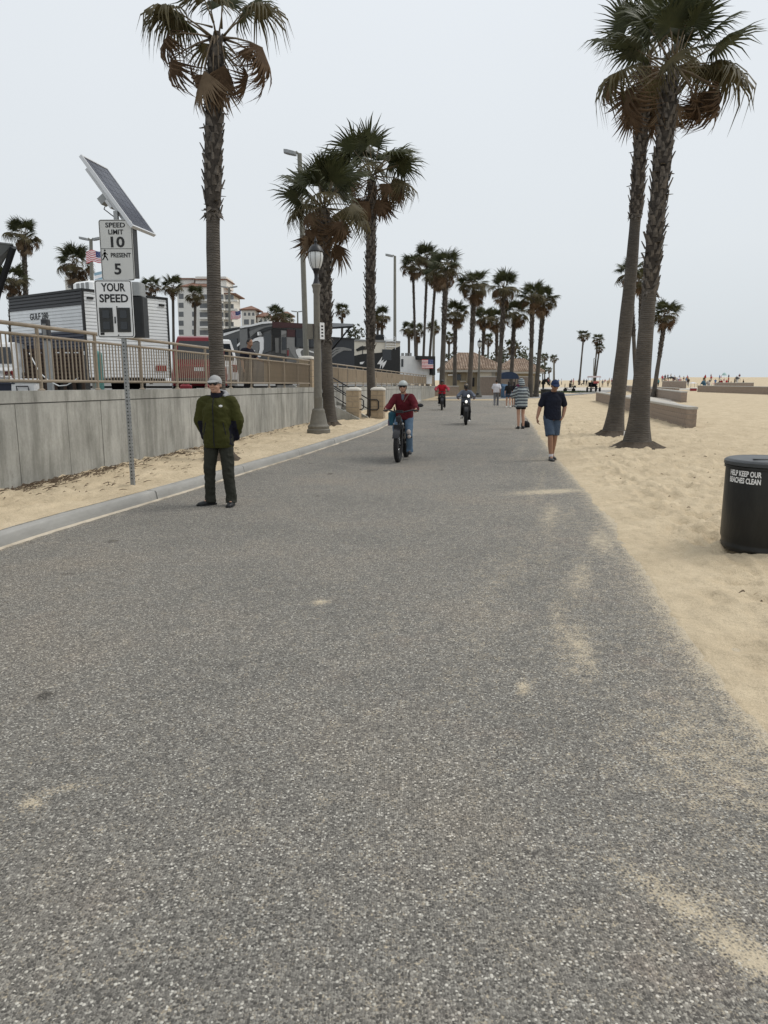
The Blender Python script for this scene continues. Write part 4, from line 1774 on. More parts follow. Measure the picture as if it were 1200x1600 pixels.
q.bbox((.95, .9, Zt + .16), (.75, .9, .32), .06)
o = q.build("roof_air_conditioner", M_white, tr)
q = MB()
for k in range(3):
    q.box((.57, .62 + k * .22, Zt + .17), (.01, .14, .2))
q.build("grille", M_rvlight, o, False)
for x in (.12, Wd_ - .3):
    q = MB()
    q.bbox((x + .09, -.035, Zt - .22), (.19, .04, .06), .01)
    q.build("marker_lamp", M_black, tr, False)
q = MB()
q.bbox((Wd_ - .35, -.03, .78), (.36, .035, .16), .01)
q.build("tail_lamp", mat("tail_lamp_red", (.25, .02, .02), .3, .1), tr, False)
q = MB()
q.bbox((1.95, -.05, Zt - .62), (.16, .08, .14), .02)
q.build("vent", M_rvlight, tr, False)
o = text("lettering", "GULF 280", .24, M_signk, tr, (-.024, 2.15, Zt - .62), (R(90), 0, R(-90)), bold=.004, fit=.95)
q = MB()
q.box((Wd_ / 2, Ln_ / 2, Zb - .08), (Wd_ - .2, Ln_ - .2, .14))
q.build("chassis", M_black, tr, False)
for y in (1.5, 2.35):
    for x in (.12, Wd_ - .12):
        q = MB()
        q.tube([(x - .1, y, .34), (x + .1, y, .34)], .34, 18)
        q.build("wheel", M_tyre, tr)

# ---- hook-up pedestal, slatted rack, hose, cooler, bins and bollard along the rail
p = at(78.5, 594, 15.0)
z0 = float(camp_z(15))
t = thing("hookup_pedestal", "grey utility hook-up pedestal with dark hood in front of the trailer's navy band", "pedestal", (p.x, p.y, z0))
q = MB()
q.box((0, 0, .6), (.10, .10, 1.2))
q.build("post", M_grey, t, False)
q = MB()
q.bbox((0, 0, 1.40), (.14, .15, .42), .02)
q.build("hood", M_dark, t, False)
q = MB()
q.box((.0, -.08, 1.40), (.07, .02, .22))
q.build("socket_plate", M_rvlight, t, False)

p = at(86, 594, 16.6)
z0 = float(camp_z(16))
t = thing("slatted_rack", "dark brown slatted rack standing behind the railing under the trailer side", "rack", (p.x, p.y, z0), R(8))
M_dkwood = mat("dark_brown_wood", (.055, .035, .024), .8, .3, 6)
q = MB()
q.box((0, 0, 0), (1.26, .03, .055))
sl = q.mesh("slat", M_dkwood, False)
for r in range(9):
    inst(sl, "slat", t, (0, 0, .40 + r * .082))
q = MB()
q.box((0, .03, .55), (.07, .05, 1.1))
pm = q.mesh("upright", M_dkwood, False)
for k in range(7):
    inst(pm, "upright", t, (-.6 + k * .2, 0, 0))
q = MB()
q.box((0, .35, .5), (1.22, .5, .95))
q.build("load", M_black, t, False)

q = MB()
pts = [at(46, 552, 14.5), at(58, 575, 14.3), at(64, 584, 14.2), at(76, 595, 14.1), at(92, 603, 14.0), at(104, 602, 14.0), at(115, 596, 14.0), at(122, 590, 14)]
q.tube(pts, .011, 6)
tag(q.build("hose", M_rope, None), "white hose looping down behind the railing near the dark slatted rack", "hose")

p = at(155.5, 594, 13.6)
z0 = float(camp_z(13.6)) - .02
t = thing("bollard", "teal round steel bollard behind the railing left of the sign post", "bollard", (p.x, p.y, z0))
q = MB()
q.lathe([(.075, 0), (.075, .86), (.07, .90), (.04, .93), (.002, .94)], n=16)
q.build("pipe", M_teal, t)
q = MB()
q.lathe([(.13, 0), (.13, .02), (.075, .03)], n=16)
q.build("foot_plate", M_grey, t)

p = at(40, 594, 13.2)
t = thing("cooler", "white ice cooler on the terrace edge under the rail at left", "cooler", (p.x, p.y, float(camp_z(13.2))), R(6))
q = MB()
q.bbox((0, 0, .17), (.42, .3, .34), .02)
q.build("body", M_white, t, False)
q = MB()
q.bbox((0, 0, .38), (.45, .33, .07), .02)
q.build("lid", M_white, t, False)
q = MB()
q.tube([(-.1, -.16, .2), (-.1, -.19, .28), (.1, -.19, .28), (.1, -.16, .2)], .012, 6)
q.build("handle", M_dark, t)
p = at(4, 594, 13.2)
t = thing("storage_tote", "dark blue storage tote behind the railing at the left edge", "tote", (p.x, p.y, float(camp_z(13.2))), R(4))
q = MB()
q.rings([[(-.22, -.15, 0), (.22, -.15, 0), (.22, .15, 0), (-.22, .15, 0)], [(-.26, -.18, .32), (.26, -.18, .32), (.26, .18, .32), (-.26, .18, .32)]])
q.build("body", M_navy, t, False)
q = MB()
q.bbox((0, 0, .345), (.56, .4, .05), .01)
q.build("lid", M_navy, t, False)


def car(label, cat, name, loc, rz, paint, Lc=4.5, Wc=1.85, Hc=1.5, suv=False, spare=False):
    """rear towards local -Y"""
    t = thing(name, label, cat, loc, rz)
    q = MB()
    b = Hc * .52
    hw = Wc / 2
    def sec(y, z0, z1, w0, w1):
        return [(-w0, y, z0), (w0, y, z0), (w0 + .02, y, (z0 + z1) / 2), (w1, y, z1), (-w1, y, z1), (-w0 - .02, y, (z0 + z1) / 2)]
    q.rings([sec(-Lc / 2, .42, b - .08, hw * .86, hw * .84), sec(-Lc / 2 + .12, .28, b, hw * .97, hw * .92), sec(-Lc * .2, .24, b + .03, hw, hw * .93), sec(Lc * .2, .24, b, hw, hw * .93), sec(Lc / 2 - .25, .26, b - .1, hw * .96, hw * .86), sec(Lc / 2, .38, b - .25, hw * .84, hw * .78)])
    q.build("body", paint, t)
    q = MB()
    r0 = -Lc / 2 + (.06 if suv else .45)
    r1 = r0 + (.22 if suv else .45)
    q.rings([sec(r0, b - .04, b + .0, hw * .9, hw * .86), sec(r1, b - .04, Hc - .06, hw * .9, hw * .74), sec(r1 + .3, b - .04, Hc, hw * .9, hw * .74), sec(Lc * .02, b - .04, Hc - .01, hw * .9, hw * .74), sec(Lc * .24, b - .05, b + .0, hw * .88, hw * .84)])
    q.build("cabin", paint, t)
    q = MB()
    f0 = Vector((0, r0, b)); f1 = Vector((0, r1, Hc - .06))
    n = Vector((0, -(f1.z - f0.z), (f1.y - f0.y))).normalized()
    a, c = f0.lerp(f1, .16) + n * .012, f0.lerp(f1, .86) + n * .012
    q.add([(-hw * .8, a.y, a.z), (hw * .8, a.y, a.z), (hw * .68, c.y, c.z), (-hw * .68, c.y, c.z)], [(0, 1, 2, 3)])
    q.build("rear_window", M_glass, t, False)
    for s in (-1, 1):
        q = MB()
        x0, x1 = s * (hw * .9 + .004), s * (hw * .75 + .012)
        q.add([(x0, r1 + .05, b + .06), (x0, Lc * .16, b + .06), (x1, Lc * .0, Hc - .1), (x1, r1 + .2, Hc - .1)], [(0, 1, 2, 3) if s > 0 else (3, 2, 1, 0)])
        q.build("side_window", M_glass, t, False)
        q = MB()
        q.bbox((s * hw * .78, -Lc / 2 + .06, b - .18), (.22, .12, .2 if not suv else .34), .02)
        q.build("tail_light", MATS["tail_lamp_red"], t, False)
        for y in (-Lc * .3, Lc * .3):
            q = MB()
            q.tube([(s * (hw - .2), y, .33), (s * (hw + .005), y, .33)], .33, 20)
            wl = q.build("wheel", M_tyre, t)
            q = MB()
            q.tube([(s * (hw - .02), y, .33), (s * (hw + .012), y, .33)], .2, 14)
            q.build("rim", M_chrome, wl)
    q = MB()
    q.bbox((0, -Lc / 2 - .02, .46), (Wc * .88, .16, .18), .03)
    q.build("bumper", M_dark if suv else paint, t, False)
    q = MB()
    q.box((0, -Lc / 2 - .005, b - .2), (.34, .02, .13))
    q.build("licence_plate", M_white, t, False)
    return t


p = at(2, 594, 21.5)
car("white hatchback parked behind the railing at the left edge", "car", "parked_car", (p.x, p.y, float(camp_z(21))), R(14), M_white, 4.3, 1.8, 1.48)
p = at(303, 594, 27.5)
car("red utility vehicle parked behind the railing beside the white trailer", "car", "parked_car", (p.x, p.y + 1.2, float(camp_z(27))), R(12), M_red, 4.6, 1.95, 2.05, True)
p = at(306, 594, 34)
car("white van with rounded roof behind the red utility vehicle", "van", "parked_van", (p.x, p.y + 1.2, float(camp_z(34))), R(30), M_white, 5.0, 2.0, 2.35, True)
for i, (px, Y, lb) in enumerate(((290, 18.5, "red fuel can standing behind the railing right of the white trailer"), (328, 20, "red fuel can behind the railing half hidden by the big left palm trunk"))):
    p = at(px, 594, Y)
    t = thing("fuel_can", lb, "fuel can", (p.x, p.y, float(camp_z(Y))), R(20 * i))
    q = MB()
    q.bbox((0, 0, .16), (.28, .2, .32), .04)
    q.build("body", M_red, t, False)
    q = MB()
    q.tube([(-.06, 0, .3), (-.06, 0, .39), (.08, 0, .39), (.08, 0, .3)], .018, 6)
    q.build("handle", M_red, t)
    q = MB()
    q.tube([(.1, 0, .3), (.13, 0, .37), (.17, 0, .40)], .02, 6)
    q.build("spout", M_black, t)

# ---- awning with dark strut at the very left
p = at(-12, 405, 17)
t = thing("awning", "grey trailer awning corner on a dark strut at the left edge above the rail", "awning", (p.x, p.y, p.z))
q = MB()
a0, a1, a2 = at(-70, 372, 16.2) - p, at(21, 383, 16.5) - p, at(-6, 430, 17.5) - p
q.add([a0, a1, a2, a0 + Vector((0, .5, -.9))], [(0, 1, 2, 3)])
q.V += [tuple(Vector(v) + Vector((0, 0, .03))) for v in q.V]
q.F += [(7, 6, 5, 4), (0, 4, 5, 1), (1, 5, 6, 2), (2, 6, 7, 3), (3, 7, 4, 0)]
q.M += [0] * 5
q.build("fabric", mat("awning_fabric", (.16, .165, .16), .8, .1), t, False)
q = MB()
q.tube([at(21, 386, 16.5) - p, at(-2, 455, 16.9) - p, at(-16, 510, 17.2) - p], .075, 6)
q.build("strut", M_black, t)
p = at(-30, 594, 17.6)
t = thing("dark_trailer", "black low trailer side behind the rail at the left edge under the awning", "trailer", (p.x, p.y, float(camp_z(17))), R(35))
q = MB()
q.bbox((-.6, 1.0, 1.0), (1.9, 1.9, 1.25), .05)
q.build("body", M_black, t, False)
for y in (.6, 1.5):
    q = MB()
    q.tube([(.33, y, .33), (.12, y, .33)], .33, 16)
    q.build("wheel", M_tyre, t)

# ---- motorhomes
def rv(name, label, plan, zt, zb, zg, m, roof_m=None):
    """prism body over a plan, near edge first; zt is one roof height per plan point"""
    c = Vector((sum(p[0] for p in plan) / len(plan), sum(p[1] for p in plan) / len(plan), zg))
    t = thing(name, label, "motorhome", c)
    q = MB()
    k = len(plan)
    q.add([(x - c.x, y - c.y, zb - zg) for x, y in plan] + [(x - c.x, y - c.y, z - zg) for (x, y), z in zip(plan, zt)],
          [tuple(range(k)), tuple(range(k, 2 * k))] + [(i, (i + 1) % k, k + (i + 1) % k, k + i) for i in range(k)])
    fix_normals(q.build("body", m, t, False))
    return t


Y0 = 36.0
A0, A1, A2 = at(350, 594, 38.6), at(425, 594, Y0), at(508, 594, 37.4)
bk = Vector((-.45, 2.5, 0))
zg = float(camp_z(37))
rva = rv("motorhome", "dark grey motorhome with maroon roof band and white swoosh behind the tan railing", [(A0.x, A0.y), (A1.x, A1.y), (A2.x, A2.y), (A2.x + bk.x, A2.y + bk.y), (A0.x + bk.x, A0.y + bk.y + .8)],
         [at(350, 519, 38.6).z, at(425, 504, Y0).z, at(508, 507, 37.4).z, at(508, 507, 37.4).z, at(350, 519, 38.6).z], zg + .45, zg, M_rvgrey)
PF, PS = Plane(A0, A1), Plane(A1, A2)
M_rvmid = mat("rv_mid_grey", (.145, .145, .14), .3, .1)
decal("awning_roll", [(350, 515), (376, 511), (376, 513.5), (350, 518.5)], PF, M_black, rva, .10)
decal("white_stripe", [(350, 521), (375, 514), (376, 516), (350, 525)], PF, M_white, rva, .03)
decal("roof_cap", [(376, 510), (394, 507.5), (410, 503.2), (425, 502), (425, 505), (411, 506.2), (395, 510), (377, 512.8)], PF, M_white, rva, .08)
decal("windscreen", [(354, 531), (359, 529.5), (371, 528.5), (373, 549), (354, 551)], PF, M_glass, rva, .03)
decal("front_panel", [(375, 515), (387, 513.5), (388, 546), (376, 547)], PF, M_rvmid, rva, .03)
decal("panel_seam", [(387, 513.5), (389, 513), (389.5, 536), (388, 538)], PF, M_black, rva, .035)
decal("upper_sweep", [(390, 518), (404, 512), (425, 507), (425, 510), (414, 512), (402, 518), (392, 527)], PF, M_rvmid, rva, .03)
decal("dark_arch", [(389, 535), (396, 526), (405, 517.5), (417, 512), (425, 510.5), (425, 514), (412, 518.5), (403, 525), (392, 535)], PF, M_black, rva, .04)
decal("swoosh", [(391.5, 534), (400, 528.5), (408, 526), (412, 526.5), (413, 530), (413, 546), (408, 558), (403.5, 558), (407, 546), (407, 535), (404, 532.5), (399, 533), (392.5, 537)], PF, M_white, rva, .05)
decal("side_window", [(394, 537), (399, 534.5), (404, 534), (406, 537), (405.5, 546), (402, 555), (391, 556)], PF, M_rvmid, rva, .04)
decal("mirror", [(406.5, 519), (408.5, 518.5), (409.5, 524), (407, 524.5)], PF, M_white, rva, .18)
decal("fender_stripe", [(386, 549), (394, 545), (400, 548), (398, 553), (388, 551)], PF, M_white, rva, .05)
decal("swoosh", [(371.5, 539), (375.5, 535), (376, 538), (372, 542)], PF, M_white, rva, .05)
decal("cab_window", [(414, 521), (425, 523), (425, 548), (411, 553), (413.5, 545)], PF, M_glass, rva, .04)
decal("roof_band", [(425, 503), (508, 507), (508, 513), (425, 512)], PS, M_maroon, rva, .06)
decal("window_strip", [(425, 513), (447, 514), (447, 526), (436, 526), (436, 545), (425, 549)], PS, M_black, rva, .03)
decal("pillar", [(429, 528), (435, 528), (435, 551), (430, 551)], PS, M_rvmid, rva, .045)
decal("door", [(438.5, 516), (447, 516.5), (447, 553), (438.5, 552)], PS, M_rvmid, rva, .04)
decal("door_pale_patch", [(439, 517), (447, 517.5), (447, 521), (439, 524)], PS, M_rvlight, rva, .05)  # pale grey patch across the upper door
decal("door_window", [(440, 527), (446.5, 527), (446.5, 546), (440, 547)], PS, M_glass, rva, .055)
decal("maroon_panel", [(448, 514.5), (461, 515), (461, 526.5), (448, 526)], PS, M_maroon, rva, .03)
decal("light_panel", [(447.5, 527), (460, 527.5), (460, 544), (447.5, 544)], PS, M_rvlight, rva, .035)
decal("slide_window", [(461.5, 515), (500, 517), (500, 543), (461.5, 543)], PS, M_slate, rva, .06)
decal("slide_window_pane", [(463, 528), (482, 528.5), (482, 542), (463, 542)], PS, M_glass, rva, .075)
decal("slide_window_pane", [(484, 528.5), (499, 529), (499, 542), (484, 542)], PS, M_glass, rva, .075)
decal("lower_panel", [(447.5, 545), (508, 545), (508, 566), (447.5, 566)], PS, M_rvmid, rva, .03)
decal("graphic", [(451, 544), (458, 542), (468, 543), (462, 546), (461, 551), (466, 560), (461, 560), (455, 552)], PS, M_rvlight, rva, .04)
decal("swoosh", [(461.5, 546.5), (466, 544.5), (474, 545), (469.5, 548.5), (469, 551), (472, 560.5), (467, 560), (462.5, 552)], PS, M_white, rva, .05)
decal("swoosh", [(481, 547), (491, 550), (491, 552), (483, 550)], PS, M_white, rva, .05)
decal("reflector", [(448.5, 547), (450.5, 547), (450.5, 556), (448.5, 556)], PS, M_red, rva, .045)
for px in (445, 495):
    c = PS.hit(px, 594) - Vector(rva.location)
    q = MB()
    c.z = .42
    q.tube([c - PS.n * .25, c + PS.n * .02], .42, 18)
    q.build("wheel", M_tyre, rva)
q = MB()
c = at(402, 520, 36.5) - Vector(rva.location)
q.bbox(c + Vector((.55, 1.0, .42)), (.7, .9, .22), .05)
q.build("roof_unit", M_dark, rva, False)

B0, B1 = at(512, 594, 43.0), at(554, 594, 44.0)
rvb = rv("motorhome", "slate blue slide-out motorhome with thin white swirl lines behind the lamp post palm", [(B0.x, B0.y), (B1.x, B1.y), (B1.x - .4, B1.y + 2.6), (B0.x - .4, B0.y + 2.6)],
         [at(512, 527, 43).z] + [at(554, 529, 44).z] * 2 + [at(512, 527, 43).z], zg + .4, zg, M_slate)
PB_ = Plane(B0, B1)
for k in range(3):
    decal("swirl", [(514, 560 - k * 5), (524, 551 - k * 4), (536, 545.5 - k * 1.5), (549, 546.5 - k * .5), (549, 548 - k * .5), (537, 547.5 - k * 1.5), (526, 553 - k * 4), (516, 561 - k * 5)], PB_, M_rvlight, rvb, .03)
decal("roof_trim", [(512, 526), (554, 528.5), (554, 531), (512, 529)], PB_, M_black, rvb, .06)
aw = thing("awning", "black awning held out on a strut over the slate blue motorhome", "awning", at(520, 507, 41))
q = MB()
o_ = Vector(aw.location)
v = [at(505, 504, 43) - o_, at(552, 506, 41) - o_, at(551, 509, 40) - o_, at(505, 512, 40.2) - o_]
q.add(v + [a - Vector((0, 0, .10)) for a in v], [(0, 1, 2, 3), (7, 6, 5, 4), (0, 4, 5, 1), (1, 5, 6, 2), (2, 6, 7, 3), (3, 7, 4, 0)])
q.build("fabric", M_black, aw, False)
q = MB()
q.tube([at(549, 509, 41) - o_, at(518, 547, 43) - o_], .05, 6)
q.build("strut", M_black, aw)

C0, C1 = at(553, 594, 50.0), at(625, 594, 51.5)
zc = float(camp_z(50))
rvc = rv("motorhome", "cream and black motorhome rear with white slash graphics and roof ladder", [(C0.x, C0.y), (C1.x, C1.y), (C1.x - .5, C1.y + 2.6), (C0.x - .5, C0.y + 2.6)],
         [at(553, 531, 50).z] + [at(625, 534, 51.5).z] * 2 + [at(553, 531, 50).z], zc + .4, zc, M_cream)
PC = Plane(C0, C1)
decal("seam", [(566, 540), (567, 540), (567, 556), (566, 556)], PC, M_dark, rvc, .03)
decal("black_side", [(553, 556), (566, 553), (580, 552), (594, 551), (608, 549), (614, 545), (625, 541), (625, 590), (553, 590)], PC, M_black, rvc, .03)
decal("dark_flash", [(556, 546), (564, 541), (582, 541), (582, 545), (566, 547), (558, 549)], PC, M_black, rvc, .035)
decal("rear_window", [(597, 546), (611, 546), (611, 563), (597, 563)], PC, M_glass, rvc, .05)
decal("roof_edge", [(553, 530), (625, 533), (625, 536), (553, 533)], PC, M_rvlight, rvc, .06)
decal("slash", [(589, 569), (597, 557), (595, 565), (600, 561), (593, 577), (594, 569)], PC, M_white, rvc, .05)
decal("slash", [(596, 568), (604, 563), (601, 570), (597, 576), (597, 570)], PC, M_white, rvc, .05)
decal("slash", [(562, 566), (569, 565), (566, 569), (562, 569)], PC, M_white, rvc, .05)
q = MB()
for px in (602, 617):
    q.tube([PC.hit(px, 546) + PC.n * .08 - Vector(rvc.location), PC.hit(px, 527) + PC.n * .08 - Vector(rvc.location), PC.hit(px, 525) - PC.n * .3 - Vector(rvc.location)], .025, 6)
for py in (530, 534, 538, 542):
    q.tube([PC.hit(602, py) + PC.n * .08 - Vector(rvc.location), PC.hit(617, py) + PC.n * .08 - Vector(rvc.location)], .02, 6)
q.build("ladder", M_chrome, rvc)
q = MB()
c = at(588, 529, 51) - Vector(rvc.location)
q.bbox(c + Vector((0, .8, .12)), (1.1, 1.0, .35), .06)
q.build("roof_unit", M_black, rvc, False)

D0, D1 = at(624, 594, 66.0), at(675, 594, 68.0)
zd = float(camp_z(66))
rvd = rv("travel_trailer", "plain white trailer at the far end of the screened railing beside the hung flag", [(D0.x, D0.y), (D1.x, D1.y), (D1.x - .6, D1.y + 2.6), (D0.x - .6, D0.y + 2.6)],
         [at(624, 556, 66).z] + [at(675, 557, 68).z] * 2 + [at(624, 556, 66).z], zd + .4, zd, M_siding)
rvd["category"] = "trailer"
PD = Plane(D0, D1)
decal("window", [(627, 561), (630, 561), (630, 573), (627, 573)], PD, M_glass, rvd, .04)
decal("dark_cover", [(649, 556), (675, 557), (675, 563), (649, 562)], PD, M_black, rvd, .5)
decal("dark_cover", [(671, 560), (675, 560), (675, 586), (671, 586)], PD, M_black, rvd, .5)
q = MB()
for px in (628, 634, 640, 646):
    q.box(PD.hit(px, 554) - PD.n * .5 - Vector(rvd.location), (.25, .25, .3))
q.build("roof_vent", M_rvlight, rvd, False)


def us_flag(label, p, W_, dirx, rz, tilt=0.0, amp=.05, group=None, pole=None, wave=True):
    """striped flag, hoist at the origin, flying along local dirx"""
    t = thing("flag", label, "flag", p, rz, group)
    Hh = W_ / 1.6
    nx, nz = 20, 13
    def P(i, j):
        x = W_ * i / nx
        z = -Hh * j / nz
        return (dirx * x, amp * math.sin(i * .75 + j * .12) * (i / nx), z - tilt * x - (.06 * W_ * math.sin(i * .35) if wave else 0))
    q = MB()
    vs = [P(i, j) for j in range(nz + 1) for i in range(nx + 1)]
    vs2 = [(x, y + .006, z) for x, y, z in vs]
    q.V = vs + vs2
    off = len(vs)
    for j in range(nz):
        for i in range(nx):
            a = j * (nx + 1) + i
            m = 2 if (i < nx * .42 and j < 7) else (0 if j % 2 == 0 else 1)
            q.F.append((a, a + 1, a + nx + 2, a + nx + 1))
            q.M.append(m)
            q.F.append((off + a + nx + 1, off + a + nx + 2, off + a + 1, off + a))
            q.M.append(m)
    q.build("cloth", [M_flagred, M_flagwhite, M_flagblue], t)
    q = MB()
    for r in range(5):
        for c in range(6 if r % 2 == 0 else 5):
            i = (c + .7 + (.5 if r % 2 else 0)) / 7.2 * nx * .42
            j = (r + .8) / 5.6 * 7
            x, y, z = P(i, j)
            s_ = W_ * .011
            for yo in (-.003, .009):
                q.add([(x - s_, y + yo, z), (x, y + yo, z - s_), (x + s_, y + yo, z), (x, y + yo, z + s_)], [(0, 1, 2, 3)])
    q.build("stars", M_flagwhite, t, False)
    if pole:
        q = MB()
        q.tube([(0, 0, -pole), (0, 0, .08)], .022, 6)
        q.sph((0, 0, .1), .04, 8)
        q.build("pole", M_galv, t)
    return t


pf = at(161.5, 391, 24.0)
us_flag("striped american flag flying left from a pole hidden by the speed limit sign", pf, .56, -1, 0, .06, .04, None, pf.z - float(camp_z(24)), True)
t = thing("flag", "small blue and white banner flying just below the american flag by the sign", "flag", at(161.5, 421, 24.0) + Vector((.02, .03, 0)))
q = MB()
for k, m in enumerate((0, 1, 0)):
    q.add([(-.02, 0, -.03 - k * .09), (-.34, .02, -.10 - k * .10), (-.34, .02, -.19 - k * .10), (-.02, 0, -.12 - k * .09), (-.02, .008, -.03 - k * .09), (-.34, .028, -.10 - k * .10), (-.34, .028, -.19 - k * .10), (-.02, .008, -.12 - k * .09)],
          [(0, 1, 2, 3), (7, 6, 5, 4), (0, 4, 5, 1), (2, 6, 7, 3)], m)
q.build("cloth", [mat("pale_blue_cloth", (.25, .38, .46), .7, .1), M_flagwhite], t, False)
us_flag("american flag hung flat on the dark cover of the far white trailer", PD.hit(671, 562) + PD.n * .58 , 1.28, -1, math.atan2(PD.u.y, PD.u.x), 0, .01, None, None, False)
p = at(376, 484, 150)
us_flag("pale distant american flag in front of the hotel right of the big palm trunk", p, 2.4, -1, 0, .25, .15, None, p.z - 1.1)

# ---- street light poles
M_pole = mat("pole_olive_grey", (.20, .195, .165), .6, .12, 4)


def light_pole(label, px, pyt, Y, w0, w1, heads, arm, zb, group=None):
    b = at(px[1], 594, Y)
    tp = at(px[0], pyt, Y)
    b.z = zb
    t = thing("street_light", label, "street light", b, 0, group)
    d = tp - b
    q = MB()
    n = 8
    q.tube([Vector((0, 0, 0)), d * .5, d], [w0, (w0 + w1) / 2, w1], 8)
    q.build("pole", M_pole, t)
    for hd in heads:
        q = MB()
        q.tube([d - Vector((0, 0, .05)), d + Vector((hd * arm * .25, 0, .08))], .05, 6)
        q.build("arm", M_pole, t)
        q = MB()
        c = d + Vector((hd * arm * .62, 0, .02))
        q.rings([[c + Vector((x * arm * .42, y, z + x * hd * .06)) for x, y in ((-1, -.10), (-.4, -.17), (.6, -.15), (1, -.07), (1, .07), (.6, .15), (-.4, .17), (-1, .10))] for z in (-.05, .04, .09)])
        q.build("lamp_head", M_grey, t, False)
    return t


light_pole("tall square grey light pole behind the ornamental lamp post", (468, 480), 240, 34, .135, .10, (-1,), .66, float(camp_z(34)))
light_pole("slim tall light pole right of the palm with the pillar base", (617, 617), 400, 60, .14, .10, (-1,), .72, float(camp_z(60)))
light_pole("double headed light pole behind the american flag at left", (142, 147), 374, 52, .16, .12, (-1, 1), .75, 1.1)
light_pole("double headed light pole before the hotel right of the big palm trunk", (358, 360), 449, 90, .17, .13, (-1, 1), .95, 1.1)
light_pole("small distant light pole left of the tall square pole", (465, 466), 487, 120, .16, .12, (-1, 1), .95, 1.1)
light_pole("thin distant pole between palms left of the front far palm", (678, 676), 470, 95, .12, .10, (), .9, .5)
light_pole("far path light standing among the last palms", (865, 865), 561, 190, .16, .12, (-1, 1), .7, .5)
light_pole("far lamp by the beach palms pair on the horizon", (928, 927), 560, 170, .10, .08, (1,), .6, .5)

# ---- hotel and low tower building
M_hotel = mat("hotel_stucco", (.72, .70, .655), .85, .06, .3)
M_hotel2 = mat("cream_stucco", (.70, .67, .61), .85, .06, .3)
M_rooftile = mat("terracotta_tile", (.21, .115, .08), .85, .25, .8)
M_winfar = mat("far_window", (.14, .145, .15), .25, .2, .3)


def fb(mb, x0, y0, x1, y1, Y, dep, m=0, org=None):
    """box whose front face at depth Y spans the given pixels"""
    a, b = at(x0, y0, Y), at(x1, y1, Y)
    c = Vector(((a.x + b.x) / 2, Y + dep / 2, (a.z + b.z) / 2)) - (org or Vector())
    mb.box(c, (abs(b.x - a.x), dep, abs(a.z - b.z)), None, m)


def part_box(name, x0, y0, x1, y1, Y, dep, m, par):
    q = MB()
    fb(q, x0, y0, x1, y1, Y, dep, 0, Vector(par.location))
    return q.build(name, m, par, False)


def hip(mb, x0, x1, y_e, y_r, Y, dep, org, over=.6, ridge=.35):
    a, b = at(x0, y_e, Y), at(x1, y_e, Y)
    zr = at(x0, y_r, Y).z
    xa, xb = a.x - over, b.x + over
    ya, yb = Y - over, Y + dep + over
    l = (xb - xa)
    v = [(xa, ya, a.z), (xb, ya, a.z), (xb, yb, a.z), (xa, yb, a.z), (xa + l * ridge, (ya + yb) / 2, zr), (xb - l * ridge, (ya + yb) / 2, zr)]
    v2 = [(x, y, z - .35) for x, y, z in v[:4]]
    vs = [Vector(p) - org for p in v + v2]
    mb.add(vs, [(0, 1, 5, 4), (1, 2, 5), (2, 3, 4, 5), (3, 0, 4), (9, 8, 7, 6), (0, 6, 7, 1), (1, 7, 8, 2), (2, 8, 9, 3), (3, 9, 6, 0)])


HY = 260
ho = thing("hotel", "pale multi storey hotel with balconies and brown tiled roof behind the big left palm", "hotel", Vector((at(325, 594, HY).x, HY, 1.1)))
O = Vector(ho.location)
part_box("wall", 276, 447, 352, 600, HY, 22, M_hotel, ho)
part_box("upper_wall", 305, 432, 354, 449, HY + 3, 12, M_hotel, ho)
part_box("upper_wall", 281, 434, 304, 448, HY + 5, 10, M_hotel, ho)
part_box("side_wing", 350, 458, 366, 600, HY + 4, 16, M_hotel2, ho)
for (x0, x1, ye, yr, Y, d) in ((284, 330, 447, 438, HY, 10), (306, 353, 436, 430, HY + 3, 12), (280, 304, 435, 433, HY + 5, 10), (350, 366, 458, 454, HY + 4, 16)):
    q = MB()
    hip(q, x0, x1, ye, yr, Y, d, O)
    q.build("roof", M_rooftile, ho, False)
for r in range(6):
    y = 459 + r * 14
    for (x0, x1) in ((279, 287), (300, 306)):
        w_ = part_box("window", x0, y, x1, y + 8, HY - .05, .4, M_winfar, ho)
    for (x0, x1) in ((312, 329), (333, 349)):
        w_ = part_box("balcony_opening", x0, y + 1, x1, y + 10, HY - .08, .5, M_winfar, ho)
        q = MB()
        fb(q, x0 - 1, y + 8.5, x1 + 1, y + 11.5, HY - 1.6, 1.7, 0, O)
        q.build("balcony", M_hotel, ho, False)
    w_ = part_box("balcony_opening", 352, y + 2, 365, y + 9, HY + 3.9, .5, M_winfar, ho)
    q = MB()
    fb(q, 351, y + 9, 371, y + 12, HY + 1.8, 2.2, 0, O)
    q.build("balcony", M_hotel, ho, False)

